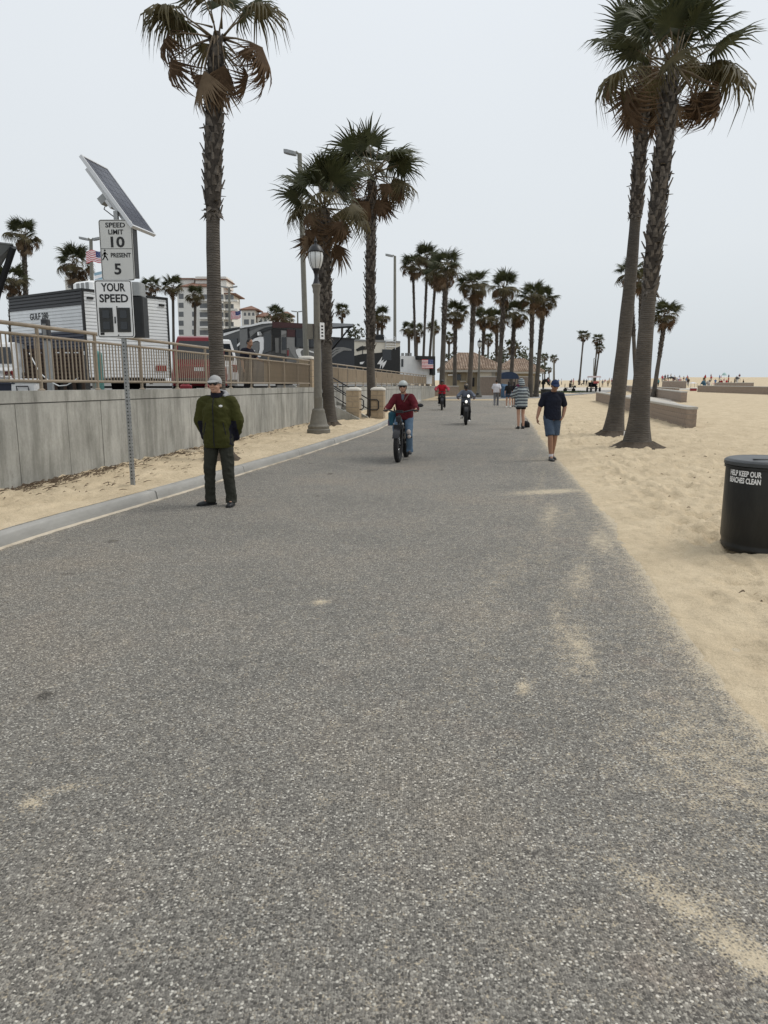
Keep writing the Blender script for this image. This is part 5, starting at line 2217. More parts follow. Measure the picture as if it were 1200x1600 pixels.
TY = 220
tb = thing("tower_building", "low cream building with hipped tower and arched windows behind the motorhomes", "building", Vector((at(410, 594, TY).x, TY, 1.1)))
O = Vector(tb.location)
part_box("tower_wall", 377, 483, 402, 600, TY, 7, M_hotel2, tb)
part_box("wall", 402, 494, 424, 600, TY + 1.5, 9, M_hotel2, tb)
part_box("wall", 424, 498, 456, 600, TY + 2, 8, M_hotel2, tb)
for (x0, x1, ye, yr, Y, d, rg) in ((377, 402, 483, 476, TY, 7, .48), (403, 420, 494, 486, TY + 1.5, 9, .3), (436, 454, 491, 485, TY + 3, 7, .4)):
    q = MB()
    hip(q, x0, x1, ye, yr, Y, d, O, .5, rg)
    q.build("roof", M_rooftile, tb, False)
part_box("upper_wall", 437, 491, 453, 500, TY + 3, 7, M_hotel2, tb)
for x in (381, 387.5, 394):
    q = MB()
    a = at(x, 490, TY) - O
    b = at(x + 3.5, 490, TY) - O
    r_ = (b.x - a.x) / 2
    pr = [((a.x + b.x) / 2 + r_ * math.cos(R(k * 20)), a.z + r_ * math.sin(R(k * 20))) for k in range(10)] + [(a.x, a.z - .6), (b.x, a.z - .6)]
    k = len(pr)
    q.add([(x_, -.06, z_) for x_, z_ in pr] + [(x_, .2, z_) for x_, z_ in pr], [tuple(range(k))] + [(i, (i + 1) % k, k + (i + 1) % k, k + i) for i in range(k)])
    q.build("arched_window", M_winfar, tb, False)
for (x0, x1) in ((381, 389), (392, 397), (406, 410), (413, 417), (430, 434), (441, 446)):
    w_ = part_box("window", x0, 499, x1, 507, TY - .06 + (0 if x0 < 402 else 1.5 if x0 < 424 else 2), .4, M_winfar, tb)
bl = thing("tower_block", "distant beige block behind the bushy palm left of the speed sign", "building", Vector((at(112, 594, 210).x, 210, 1.1)))
part_box("wall", 101, 434, 121, 600, 210, 12, M_hotel2, bl)
part_box("parapet", 100.5, 432, 121.5, 434, 209.8, 12.4, M_hotel, bl)
for r in range(4):
    part_box("window", 106, 442 + r * 14, 112, 450 + r * 14, 209.9, .4, M_winfar, bl)

# ---- tiled rest room building, its neighbour and the walls in front
M_rest = mat("tan_stucco", (.34, .29, .205), .85, .1, 1.2)
M_tile = mat("roof_tile", (.30, .215, .155), .85, .35, 1.4, col2=(.42, .31, .23), bump=.3, bscale=8)


def tiled_house(label, x0, x1, xr0, xr1, yr, ye, yb, Y, dep, extra):
    o3 = at((x0 + x1) / 2, 594, Y)
    o3.z = .05
    t = thing("tiled_building", label, "building", o3)
    O = Vector(o3)
    a, b = at(x0, ye, Y) - O, at(x1, ye, Y) - O
    ze = a.z
    ra, rb = at(xr0, yr, Y + dep / 2) - O, at(xr1, yr, Y + dep / 2) - O
    q = MB()
    q.box(((a.x + b.x) / 2, dep / 2, ze / 2 - .1), (b.x - a.x - 1.2, dep - 1.0, ze + .1))
    q.build("wall", M_rest, t, False)
    q = MB()
    e = [Vector((a.x, -.3, ze)), Vector((b.x, -.3, ze)), Vector((b.x, dep + .3, ze)), Vector((a.x, dep + .3, ze))]
    q.add(e + [Vector((ra.x, dep / 2, ra.z)), Vector((rb.x, dep / 2, ra.z))] + [v - Vector((0, 0, .06)) for v in e],
          [(0, 1, 5, 4), (1, 2, 5), (2, 3, 4, 5), (3, 0, 4), (9, 8, 7, 6), (0, 6, 7, 1), (1, 7, 8, 2), (2, 8, 9, 3), (3, 9, 6, 0)])
    rf = q.build("roof", M_tile, t, False)
    q = MB()
    for c, d in ((((a.x + b.x) / 2, -.25, ze - .2), (b.x - a.x - .1, .1, .26)), ((a.x + .08, dep / 2, ze - .2), (.1, dep, .26)), ((b.x - .08, dep / 2, ze - .2), (.1, dep, .26))):
        q.box(c, d)
    q.build("fascia", M_coping, t, False)
    # barrel tiles, course over course, on the faces that show
    q = MB()
    def face(p0, p1, top_fn):
        n = int((p1 - p0).length / .30)
        u = (p1 - p0).normalized()
        for i in range(n):
            s0 = p0 + u * (.30 * (i + .5))
            tp = top_fn((i + .5) / n)
            dv = tp - s0
            L_ = dv.length
            if L_ < .3:
                continue
            dn = dv.normalized()
            k = 0
            while k * .42 < L_ - .05:
                f0, f1 = k * .42, min(L_, k * .42 + .46)
                up = Vector((0, 0, .035))
                q.tube([s0 + dn * f0 + up * 1.2, s0 + dn * f1 + up * .4], [.10, .085], 6, random.choice((0, 0, 1)), True)
                k += 1
    R4, R5 = Vector((ra.x, dep / 2, ra.z)), Vector((rb.x, dep / 2, ra.z))
    fa, fbb = (ra.x - a.x) / (b.x - a.x), (rb.x - a.x) / (b.x - a.x)
    def topf(f):
        x = a.x + (b.x - a.x) * f
        if f < fa:
            g = f / max(fa, .01)
            return Vector((x, -.3 + g * (dep / 2 + .3), ze + g * (ra.z - ze)))
        if f > fbb:
            g = (1 - f) / max(1 - fbb, .01)
            return Vector((x, -.3 + g * (dep / 2 + .3), ze + g * (ra.z - ze)))
        return Vector((x, dep / 2, ra.z))
    face(e[0], e[1], topf)
    def side(pa, pb, rr):
        def fn(f):
            g = min(f, 1 - f) * 2
            y = pa.y + (pb.y - pa.y) * f
            return Vector((pa.x + (rr.x - pa.x) * g, y, ze + g * (ra.z - ze)))
        return fn
    face(e[1], e[2], side(e[1], e[2], R5))
    face(e[3], e[0], side(e[3], e[0], R4))
    q.tube([e[0], R4, R5, e[1]], .12, 6, 0)
    tl = q.build("roof_tiles", [M_tile, mat("roof_tile_pale", (.40, .31, .24), .85, .2, 2)], rf, True)
    tl["kind"] = 'stuff'
    return t


rb_ = tiled_house("tan public building with hipped barrel tile roof at the bend of the path", 691, 797, 717, 741, 552, 577, 612, 86, 8.5, None)
O = Vector(rb_.location)
for nm, x0, y0, x1, y1, m in (("dark_window", 710, 585, 720, 594, M_glass), ("pilaster", 729, 581, 733, 612, M_rest), ("pilaster", 746, 581, 749, 612, M_coping), ("pale_panel", 749, 581, 768, 612, M_cream), ("white_column", 768, 581, 773, 612, M_coping), ("lamp", 700, 585, 708, 587, M_white), ("sill", 719, 595, 728, 597, M_coping), ("doorway", 737, 590, 741, 604, M_glass)):
    a, b = at(x0, y0, 86.3), at(x1, y1, 86.3)
    q = MB()
    q.box(Vector(((a.x + b.x) / 2, 86.32, (a.z + b.z) / 2)) - O, (abs(b.x - a.x), .25, abs(a.z - b.z)))
    q.build(nm, m, rb_, False)
tiled_house("second building with tiled roof and roof vent, behind the navy canopy", 776, 850, 800, 818, 561, 580, 612, 104, 8, None)

M_blockrow = mat("block_wall_course", (.30, .235, .165), .9, .2, 3, .4, 30)


def course_wall(label, p0, p1, h, th=.3, coping=M_coping, blk=M_block2, bl=.41, ch=.2, individual=False, z0=0.0, overhang=.03, ctop=.09):
    """low wall of block courses under a coping; single blocks where they are large enough to tell apart"""
    p0, p1 = Vector((p0[0], p0[1], z0)), Vector((p1[0], p1[1], z0))
    d = p1 - p0
    L_ = d.length
    t = thing("block_wall", label, "wall", p0, math.atan2(d.y, d.x))
    q = MB()
    q.box((L_ / 2, 0, h / 2 - .3), (L_ - .02, th - .03, h + .5))
    q.build("core", M_joint, t, False)
    nrow = max(2, int(round((h - ctop) / ch)))
    rh = (h - ctop) / nrow
    if individual:
        nb = int(L_ / bl)
        ll = L_ / nb
        q = MB()
        q.bbox((0, 0, 0), (ll - .010, th, rh - .010), .006)
        me = q.mesh("block", blk, False)
        q = MB()
        q.bbox((0, 0, 0), (ll / 2 - .010, th, rh - .010), .006)
        mh = q.mesh("block", blk, False)
        q = MB()
        for r in range(-1, nrow):
            for k in range(nb + (r % 2)):
                if r % 2 == 0:
                    x, mm = (k + .5) * ll, me
                else:
                    x, mm = (k * ll, me) if 0 < k < nb else ((ll / 4, mh) if k == 0 else (L_ - ll / 4, mh))
                if x < individual:
                    o = inst(mm, "block", t, (x, random.uniform(-.003, .003), (r + .5) * rh))
                else:
                    q.bbox((x, 0, (r + .5) * rh), ((ll if mm is me else ll / 2) - .01, th, rh - .01), .006)
        if q.V:
            q.build("far_blocks", blk, t, False)["kind"] = 'stuff'
    else:
        q = MB()
        for r in range(-1, nrow):
            x = -(bl / 2) * (r % 2)
            while x < L_ - .02:
                a, b = max(0, x), min(L_, x + bl)
                if b - a > .03:
                    q.box(((a + b) / 2, 0, (r + .5) * rh), (b - a - .012, th, rh - .012))
                x += bl
        q.build("blocks", blk, t, False)["kind"] = 'stuff'
    n = max(1, int(L_ / 1.6))
    q = MB()
    q.bbox((0, 0, 0), (L_ / n - .008, th + 2 * overhang, ctop), .012)
    cm = q.mesh("coping", coping, False)
    for k in range(n):
        inst(cm, "coping", t, ((k + .5) * L_ / n, 0, h - ctop / 2))
    return t


course_wall("tan block screen wall in front of the tiled building, behind the strolling group", at(750, 594, 81), at(833, 594, 82.5), at(760, 588, 81).z, .25)
course_wall("low tan wall left of the tiled building behind the red jacket cyclist", at(671, 594, 78), at(716, 594, 80), 1.1, .25)
# ================================================================== BEACH WALLS, BINS
wall_c = M_coping
p0, p1 = gp(1079, 672), gp(934, 628)
course_wall("long low brown block seat wall with pale coping running behind the big palm pair", p0, p1, .80, .34, individual=22)
p0, p1 = gp(1068, 631), gp(985, 612)
course_wall("second low block wall on the beach, just behind the long seat wall", p0, p1, .90, .4)
p0, p1 = gp(1058, 618), gp(960, 609.0)
course_wall("third low block wall on the beach, farther behind the palm trunks", p0, p1, .85, .4, bl=.8)
p0, p1 = gp(1092, 612.5), gp(1290, 620)
course_wall("wide low block wall on the beach at the right edge", p0, p1, .95, .5, bl=.8)
p0, p1 = at(1035, 594, 150), at(1073, 594, 148)
course_wall("small far block wall below the beach crowd", p0, p1, 1.35, .5, bl=.8, z0=.2)
p0, p1 = at(1118, 594, 140), at(1177, 594, 142)
course_wall("far block wall right of the red beach tent", p0, p1, 1.05, .5, bl=.8, z0=.2)
mb = MB()
po = [gp(1072, 640), gp(1045, 626), gp(985, 618), gp(960, 624), gp(1010, 640)]
mb.add([(p.x, p.y, .13) for p in po] + [(p.x, p.y, -.05) for p in po], [(4, 3, 2, 1, 0)] + [(i, (i + 1) % 5, 5 + (i + 1) % 5, 5 + i) for i in range(5)])
mb.build("concrete_pad", M_conc_pale, smooth=False)["kind"] = 'structure'

# ---- big beach barrel
M_barrel = mat("scuffed_barrel_plastic", (.008, .009, .010), .42, .3, 3.2, .12, 30, col2=(.022, .023, .022), stretch=(1, 1, .3))


def barrel(label, p, r, h, txt=None, rz=0, name="trash_can"):
    t = thing(name, label, "trash can", p, rz)
    q = MB()
    n = 48
    prof = [(.95, .0), (.985, .03), (.99, .045), (.965, .075), (.97, .10), (1.0, .14), (1.0, .86), (.995, .90), (1.03, .905), (1.03, .93), (.99, .935), (.99, .95)]
    rs = []
    for k, (a, z) in enumerate(prof):
        row = []
        for j in range(n):
            an = 2 * math.pi * j / n
            zz = z * h
            if k == 0:
                zz += .035 * (1 if (int(an / (math.pi / 4)) % 2) else 0)
            row.append((r * a * math.cos(an), r * a * math.sin(an), zz))
        rs.append(row)
    q.rings(rs)
    q.build("barrel", M_barrel, t)
    q = MB()
    q.lathe([(r * 1.02, .935 * h), (r * 1.045, .94 * h), (r * 1.045, .975 * h), (r * 1.01, .99 * h), (r * .96, 1.0 * h), (r * .9, .995 * h), (r * .5, 1.01 * h), (.01, 1.015 * h)], n=n)
    q.build("lid", mat("grey_black_lid", (.05, .054, .057), .42, .2, 5, .15, 60), t)
    q = MB()
    q.rings([[(x * r, y * r, z * h) for x, y in ((-.62, -.35), (-.30, -.45), (-.24, -.30), (-.56, -.20))] for z in (1.0, 1.012)])
    q.build("lid_slot", M_signk, t, False)
    if txt:
        for (s, zc, fit, hc) in txt:
            o = text("lettering", s, .072, M_white, t, (0, 0, 0), (0, 0, 0), .0022, 1, fit, 0.0)
            for v in o.data.vertices:
                a = v.co.x / r
                z = v.co.y
                v.co = (math.sin(a) * r * 1.004, -math.cos(a) * r * 1.004, zc + z)
            o.rotation_euler = (0, 0, R(hc))
    return t


bp_ = gp(1174, 868)
bp_.y += .12
bp_.x += .17
bp_.z = .045
barrel("large black plastic beach trash can with white lettering on the sand at right", bp_, .40, .90,
       [("HELP KEEP OUR", .772, .335, -62), ("BEACHES CLEAN", .705, .335, -62)], R(0))
b2 = gp(853, 632)
b2.z = .04
barrel("far black trash can on the sand behind the man in navy polo", b2, .40, 1.05)
# ================================================================== PEOPLE
def skinm(name, c):
    return mat(name, c, .55, .08, 9, .1, 60)


SK1 = skinm("skin_light", (.46, .27, .19))
SK2 = skinm("skin_tan", (.30, .165, .105))
SK3 = skinm("skin_dark", (.16, .085, .055))
M_shades = mat("sunglass_lens", (.008, .008, .009), .12, .1, spec=.7)
M_lip = mat("lip", (.26, .125, .10), .6, .1)


def clothm(name, c, bump=.5, v=.14):
    return mat(name, c, .85, v, 5, bump, 22, spec=.2)


def remesh(mb, name, mats, parent, voxel, smooth=5, wrinkle=0.0, wseed=0, zone=None, wfreq=9.0, keep=None):
    """fuse the shapes of a builder into one continuous surface"""
    me = bpy.data.meshes.new("tmp")
    me.from_pydata(mb.V, [], mb.F)
    bm = bmesh.new()
    bm.from_mesh(me)
    bmesh.ops.recalc_face_normals(bm, faces=bm.faces)
    bm.to_mesh(me)
    bm.free()
    o = bpy.data.objects.new("tmp", me)
    COL.objects.link(o)
    m = o.modifiers.new("r", 'REMESH')
    m.mode = 'VOXEL'
    m.voxel_size = voxel
    s = o.modifiers.new("s", 'SMOOTH')
    s.factor = .5
    s.iterations = smooth
    dg = bpy.context.evaluated_depsgraph_get()
    r = bpy.data.meshes.new_from_object(o.evaluated_get(dg))
    bpy.data.objects.remove(o)
    bpy.data.meshes.remove(me)
    r.name = name
    n = len(r.vertices)
    co = np.empty(n * 3)
    r.vertices.foreach_get("co", co)
    co = co.reshape(-1, 3)
    if wrinkle:
        nr = np.empty(n * 3)
        r.vertices.foreach_get("normal", nr)
        nr = nr.reshape(-1, 3)
        a = np.arctan2(co[:, 1], co[:, 0])
        h = np.abs(fbm(co[:, 2] * wfreq * 1.3 + co[:, 0] * 4, a * 1.6 + co[:, 1] * 3 + wseed, 11 + wseed, 3) - .5)
        h2 = fbm(co[:, 0] * wfreq * 1.2 + wseed, co[:, 2] * wfreq * .9 + co[:, 1] * 5, 17 + wseed, 3) - .5
        co = co + nr * ((.25 - h * 2) * wrinkle + h2 * wrinkle)[:, None]
        r.vertices.foreach_set("co", co.ravel())
    if not isinstance(mats, (list, tuple)):
        mats = [mats]
    r.materials.clear()
    for m_ in mats:
        r.materials.append(m_)
    if zone and len(mats) > 1:
        c = np.empty(len(r.polygons) * 3)
        r.polygons.foreach_get("center", c)
        c = c.reshape(-1, 3)
        r.polygons.foreach_set("material_index", np.asarray(zone(c), np.int32))
    r.polygons.foreach_set("use_smooth", [True] * len(r.polygons))
    r.update()
    ob = bpy.data.objects.new(name, r)
    COL.objects.link(ob)
    ob.parent = parent
    return ob


BASE = dict(pel=(0, 0, .95), wst=(0, 0, 1.10), chs=(0, 0, 1.29), nck=(0, .012, 1.468), hd=(0, -.02, 1.612),
            Lsh=(-.178, .005, 1.405), Rsh=(.178, .005, 1.405), Lel=(-.235, .03, 1.14), Rel=(.235, .03, 1.14), Lwr=(-.25, -.03, .89), Rwr=(.25, -.03, .89),
            Lhp=(-.092, 0, .93), Rhp=(.092, 0, .93), Lkn=(-.105, -.02, .50), Rkn=(.105, -.02, .50), Lan=(-.11, .02, .085), Ran=(.11, .02, .085),
            Ltoe=(-.03, -1, 0), Rtoe=(.03, -1, 0), Lhand=(0, -.1, -1), Rhand=(0, -.1, -1), face=(0, -1, 0))


def person(label, loc, rz, pose=None, scale=1.0, skin=SK1, top=None, bottom=None, shoes=None, hair=None, headwear=None, glasses=False,
           voxel=.011, group=None, sleeve=1.0, hem=.86, loose=.03, legl='long', legm=None, hood=False, zone=None, topmats=None, curl=(.6, .6), slim=1.0, wr=.010, beard=False, socks=None, longhair=None, wide=1.0):
    J = {k: Vector(v) for k, v in BASE.items()}
    for k, v in (pose or {}).items():
        J[k] = Vector(v)
    t = thing("person", label, "person", loc, rz, group)
    t.scale = (scale,) * 3
    up = (J['nck'] - J['chs']).normalized()
    fc = J['face'].normalized()
    fx = fc.cross(Vector((0, 0, 1))).normalized() * -1
    fu = fc.cross(fx)
    if fu.z < 0:
        fu = -fu
    hd = J['hd']
    def HP(x, y, z):                   # head coordinates: right, forward, up
        return hd + fx * x + fc * y + fu * z
    fine = voxel < .013
    # ---- body
    b = MB()
    sp = [J['pel'] - Vector((0, 0, .09)), J['pel'], J['wst'], J['chs'], J['chs'].lerp(J['nck'], .55), J['nck'] - up * .03]
    w_ = slim
    b.loft(sp, [.13 * w_, .155 * w_, .135 * w_, .155 * w_, .145 * w_, .07], [.10, .11, .095 * w_, .112 * w_, .095, .06], 18)
    b.cap2(J['nck'] - up * .04, .062, hd - fu * .05 - fc * .005, .055, 12)
    b.sph(tuple(HP(0, -.012, .028)), (.076, .092, .092), 16)
    b.sph(tuple(HP(0, .018, -.03)), (.064, .072, .075), 14)
    b.sph(tuple(HP(0, .05, -.078)), (.040, .036, .032), 12)
    b.cap2(HP(0, .088, .005), .010, HP(0, .106, -.028), .015, 8)
    b.sph(tuple(HP(0, .080, -.062)), (.024, .014, .010), 8)
    for s in (-1, 1):
        b.sph(tuple(HP(s * .076, -.008, -.015)), (.012, .018, .030), 8)
        b.sph(tuple(HP(s * .032, .072, -.03)), (.026, .022, .022), 8)
        S = 'L' if s < 0 else 'R'
        sh, el, wrp = J[S + 'sh'], J[S + 'el'], J[S + 'wr']
        b.cap2(sh - Vector((0, 0, .016)), .050, el, .041, 12)
        b.cap2(el, .043, el.lerp(wrp, .3), .043, 12)
        b.cap2(el.lerp(wrp, .3), .043, wrp, .027, 12)
        # hand: palm, four fingers, thumb
        hdn = J[S + 'hand'].normalized()
        side = Vector((s, 0, 0))
        pn = hdn.cross(Vector((0, 1, 0)) if abs(hdn.y) < .8 else Vector((0, 0, 1)))
        fwd = hdn.cross(side)
        if fwd.length < .1:
            fwd = Vector((0, -1, 0))
        fwd = fwd.normalized()
        if fwd.y > 0:
            fwd = -fwd
        inn = fwd.cross(hdn)
        if inn.x * s > 0:
            inn = -inn
        c = curl[0 if s < 0 else 1]
        kn = wrp + hdn * .088
        b.loft([wrp, wrp + hdn * .04, kn], [.024, .034, .038], [.020, .017, .014], 10, xax=tuple(fwd))
        for f in range(4):
            k0 = kn + fwd * (.030 - f * .020)
            ln = (.040, .045, .042, .033)[f]
            d1 = (hdn * math.cos(c) + inn * math.sin(c)).normalized()
            d2 = (hdn * math.cos(c * 2.2) + inn * math.sin(c * 2.2)).normalized()
            k1 = k0 + d1 * ln
            k2 = k1 + d2 * ln * .9
            b.cap2(k0 - hdn * .01, .0095, k1, .0088, 8)
            b.cap2(k1, .0088, k2, .0075, 8)
        tb0 = wrp + hdn * .03 + fwd * .022
        tb1 = tb0 + (hdn * .7 + fwd * .7 + inn * .3).normalized() * .042
        b.cap2(tb0, .013, tb1, .0105, 8)
        b.cap2(tb1, .0105, tb1 + (hdn * .9 + inn * .4).normalized() * .032, .0085, 8)
        hp, kn_, an = J[S + 'hp'], J[S + 'kn'], J[S + 'an']
        b.cap2(hp, .090 * w_, kn_, .056, 14)
        b.cap2(kn_, .056, kn_.lerp(an, .35) + Vector((0, .012, 0)), .057, 12)
        b.cap2(kn_.lerp(an, .35) + Vector((0, .012, 0)), .057, an, .036, 12)
        td = J[S + 'toe'].normalized()
        b.cap2(an - td * .03 - Vector((0, 0, .045)), .036, an + td * .10 - Vector((0, 0, .055)), .030, 10)
        b.cap2(an, .036, an + td * .08 - Vector((0, 0, .05)), .030, 10)
    remesh(b, "body", skin, t, voxel if not fine else voxel * .8, 4 if fine else 3)
    # ---- top
    if top:
        q = MB()
        lo = loose
        dn = J['pel'] + Vector((0, 0, hem - .95))
        ws = wide
        ring = [dn, J['pel'].lerp(J['wst'], .35), J['wst'], J['chs'], J['chs'].lerp(J['nck'], .6), J['nck'] - up * .015]
        q.loft(ring, [(.165 + lo) * ws, (.162 + lo) * ws, (.155 + lo) * ws, (.158 + lo * .9) * ws, .115 + lo * .4, .070], [(.118 + lo) * ws, .118 + lo, .112 + lo, .118 + lo, .09 + lo * .5, .066], 20, p=2.4)
        for S in 'LR':
            sh, el, wrp = J[S + 'sh'], J[S + 'el'], J[S + 'wr']
            q.cap2(sh + Vector((0, 0, -.012)), .058 + lo * .45, sh.lerp(el, min(1, sleeve * 2)), .050 + lo * .75, 14)
            q.cap2(J['nck'] - up * .055, .072, sh + Vector((0, 0, -.012)), .056 + lo * .4, 12)
            q.cap2(J['chs'], .10, sh + Vector((0, 0, -.03)), .058 + lo * .4, 12)
            if sleeve > .5:
                e2 = el.lerp(wrp, (sleeve - .5) * 2 * .97)
                q.cap2(el, .050 + lo * .8, e2, .034 + lo * .55, 14)
        if hood:
            q.sph(tuple(J['nck'] + Vector((0, .07, .02))), (.12, .08, .09), 12)
        remesh(q, "top", topmats or [top], t, voxel * 1.05, 5, wr, len(label), zone)
    # ---- bottom
    if bottom:
        q = MB()
        q.loft([J['pel'] - Vector((0, 0, .07)), J['pel'] - Vector((0, 0, .02)), J['pel'].lerp(J['wst'], .35), J['wst'] - Vector((0, 0, .04))], [.162 * w_, .172 * w_, .165 * w_, .150 * w_], [.118, .125, .118, .11], 18)
        for S in 'LR':
            hp, kn_, an = J[S + 'hp'], J[S + 'kn'], J[S + 'an']
            if legl == 'long':
                q.cap2(hp, .102 * w_, kn_, .078, 14)
                q.cap2(kn_, .078, an + Vector((0, 0, .02)), .066, 14)
                q.tube([an + Vector((0, 0, .06)), an + Vector((0, -.008, -.048))], [.070, .078], 14)
            else:
                f = {'knee': .92, 'mid': .55, 'short': .30}[legl]
                e = hp.lerp(kn_, f)
                q.cap2(hp, .105 * w_, hp.lerp(kn_, f * .7), .098 * w_, 14)
                q.tube([hp, e], [.104 * w_, .096 * w_], 16)
        remesh(q, "trousers" if legl == 'long' else "shorts", bottom, t, voxel * 1.05, 4, wr * .8, 3 + len(label))
    # ---- shoes
    if shoes:
        for S in 'LR':
            an = J[S + 'an']
            td = J[S + 'toe'].normalized()
            q = MB()
            g = Vector((0, 0, -.046))
            q.loft([an - td * .075 + g, an - td * .05 + g, an + g, an + td * .09 + g * 1.15, an + td * .16 + g * 1.3, an + td * .185 + g * 1.4], [.022, .037, .042, .047, .040, .018], [.024, .040, .042, .032, .024, .012], 12)
            q.tube([an + Vector((0, 0, -.03)), an + Vector((0, 0, .015))], [.045, .046], 12)
            o = remesh(q, "shoe", shoes, t, .011 if fine else voxel, 3)
            if fine:
                q = MB()
                pr = []
                sd = Vector((-td.y, td.x, 0))
                for (f, w2) in ((-.085, .024), (-.06, .036), (.0, .042), (.09, .05), (.16, .044), (.195, .02)):
                    pr.append((an + td * f, w2))
                pl = [(p + sd * w2) for p, w2 in pr] + [(p - sd * w2) for p, w2 in reversed(pr)]
                q.prism([(p.x, p.y) for p in pl], an.z - .085, an.z - .062)
                q.build("sole", M_black, o, False)
            if socks:
                q = MB()
                q.tube([an + Vector((0, 0, -.01)), an + Vector((0, 0, .06))], [.043, .046], 12)
                q.build("sock", socks, t)
    # ---- head
    if hair is not None:
        q = MB()
        q.sph(tuple(HP(0, -.022, .036)), (.081, .088, .090), 16)
        q.sph(tuple(HP(0, -.050, -.012)), (.074, .058, .070), 14)
        if longhair:
            q.loft([HP(0, -.04, .03), HP(0, -.075, -.08), HP(0, -.085, -.20), HP(0, -.08, -longhair)], [.075, .085, .085, .05], [.06, .045, .035, .02], 12)
        remesh(q, "hair", hair, t, voxel, 3, .006, 5)
    if fine and not headwear == 'mask':
        q = MB()
        q.sph(tuple(HP(0, .090, -.0625)), (.019, .005, .0032), 10)
        q.build("mouth", M_lip, t)
    if glasses:
        q = MB()
        for s in (-1, 1):
            q.sph(tuple(HP(s * .034, .084, .012)), (.031, .016, .022), 12)
            q.tube([HP(s * .06, .078, .018), HP(s * .082, .02, .015), HP(s * .078, -.03, .005)], .004, 6)
        q.tube([HP(-.02, .097, .016), HP(.02, .097, .016)], .005, 6)
        q.build("sunglasses", M_shades, t)
    elif fine and headwear != 'mask':
        for s in (-1, 1):
            q = MB()
            q.sph(tuple(HP(s * .032, .079, .012)), (.011, .006, .006), 8)
            q.build("eye", M_shades, t)
    if headwear and headwear[0] == 'cap':
        q = MB()
        n = 20
        rs = []
        for k in range(7):
            a = k / 6 * math.pi / 2
            rs.append([HP(.086 * math.cos(a) * math.cos(2 * math.pi * j / n), -.012 + .104 * math.cos(a) * math.sin(2 * math.pi * j / n), .030 + .092 * math.sin(a)) for j in range(n)] if k < 6 else [HP(.003 * math.cos(2 * math.pi * j / n), -.012 + .003 * math.sin(2 * math.pi * j / n), .123) for j in range(n)])
        rs.insert(0, [HP(.084 * math.cos(2 * math.pi * j / n), -.012 + .102 * math.sin(2 * math.pi * j / n), .010) for j in range(n)])
        q.rings(rs)
        hc = q.build("cap", headwear[1], t)
        q = MB()
        vs = []
        for tz in (0, .007):
            for (x, y, z) in ((-.078, .045, .036), (-.07, .10, .030), (-.045, .145, .022), (0, .16, .019), (.045, .145, .022), (.07, .10, .030), (.078, .045, .036), (.04, .085, .046), (0, .094, .05), (-.04, .085, .046)):
                vs.append(HP(x, y, z + tz))
        q.add(vs, [(0, 1, 2, 9), (9, 2, 3, 8), (8, 3, 4, 7), (7, 4, 5, 6), (10, 19, 12, 11), (19, 18, 13, 12), (18, 17, 14, 13), (17, 16, 15, 14)] + [(i, 10 + i, 11 + i, i + 1) for i in range(9)])
        q.build("brim", headwear[2] if len(headwear) > 2 else headwear[1], hc, True)
    if headwear and headwear[0] == 'helmet':
        q = MB()
        n = 24
        rs = []
        for k in range(8):
            a = k / 7 * math.pi / 2 * .98
            rs.append([HP(.098 * math.cos(a) * math.cos(2 * math.pi * j / n), -.01 + .125 * math.cos(a) * math.sin(2 * math.pi * j / n), .048 + .095 * math.sin(a)) for j in range(n)])
        rs.insert(0, [HP(.094 * math.cos(2 * math.pi * j / n), -.01 + .120 * math.sin(2 * math.pi * j / n), .030 - .02 * max(0, -math.sin(2 * math.pi * j / n))) for j in range(n)])
        q.rings(rs)
        hc = q.build("helmet", headwear[1], t)
        q = MB()
        for s in (-1, 1):
            q.tube([HP(s * .088, .03, .03), HP(s * .075, .03, -.05), HP(s * .02, .05, -.112), HP(0, .052, -.116)], .006, 6)
        q.tube([HP(-.09, .06, .03), HP(-.05, .103, .03), HP(0, .117, .03), HP(.05, .103, .03), HP(.09, .06, .03)], .010, 6)
        q.build("strap", M_black, hc)
    if headwear and headwear[0] == 'mask':
        q = MB()
        q.sph(tuple(HP(0, -.012, .03)), (.10, .115, .115), 16)
        q.sph(tuple(HP(0, -.02, -.02)), (.092, .095, .10), 14)
        remesh(q, "hood", M_black, t, voxel, 3)
        q = MB()
        q.sph(tuple(HP(0, .075, -.01)), (.055, .045, .055), 12)
        q.sph(tuple(HP(0, .07, -.06)), (.05, .05, .045), 12)
        q.build("face_cover", M_black, t)
        q = MB()
        q.sph(tuple(HP(0, .055, .07)), (.062, .058, .045), 14)
        q.build("cap_front", headwear[1], t)
    t["_"] = 0
    del t["_"]
    return t, J, HP


C_olive = clothm("olive_jacket", (.042, .043, .010))
C_navyblk = clothm("navy_black_panel", (.012, .012, .020))
C_char = clothm("charcoal_trousers", (.030, .031, .024))
C_capgrey = clothm("grey_cap_cloth", (.34, .34, .335), .3)
C_maroon = clothm("maroon_jacket", (.10, .012, .018))
C_jeans = clothm("blue_jeans", (.10, .155, .22))
C_dkjeans = clothm("dark_jeans", (.055, .085, .135))
C_navy = clothm("navy_polo", (.010, .012, .022))
C_denim = clothm("denim_shorts", (.055, .078, .115))
C_blue = clothm("blue_cap", (.02, .034, .085))
C_black = clothm("black_cloth", (.014, .014, .015))
C_white = clothm("white_cloth", (.64, .63, .66))
C_greyt = clothm("grey_trousers", (.16, .16, .165))
C_red = clothm("red_jacket", (.42, .015, .03))
C_rose = clothm("faded_red_sleeve", (.36, .06, .08))
C_bluegrey = clothm("blue_grey_sweater", (.13, .145, .18))
C_plum = clothm("plum_top", (.10, .02, .05))
H_dark = mat("dark_hair", (.012, .010, .009), .6, .3, 20, .4, 60)
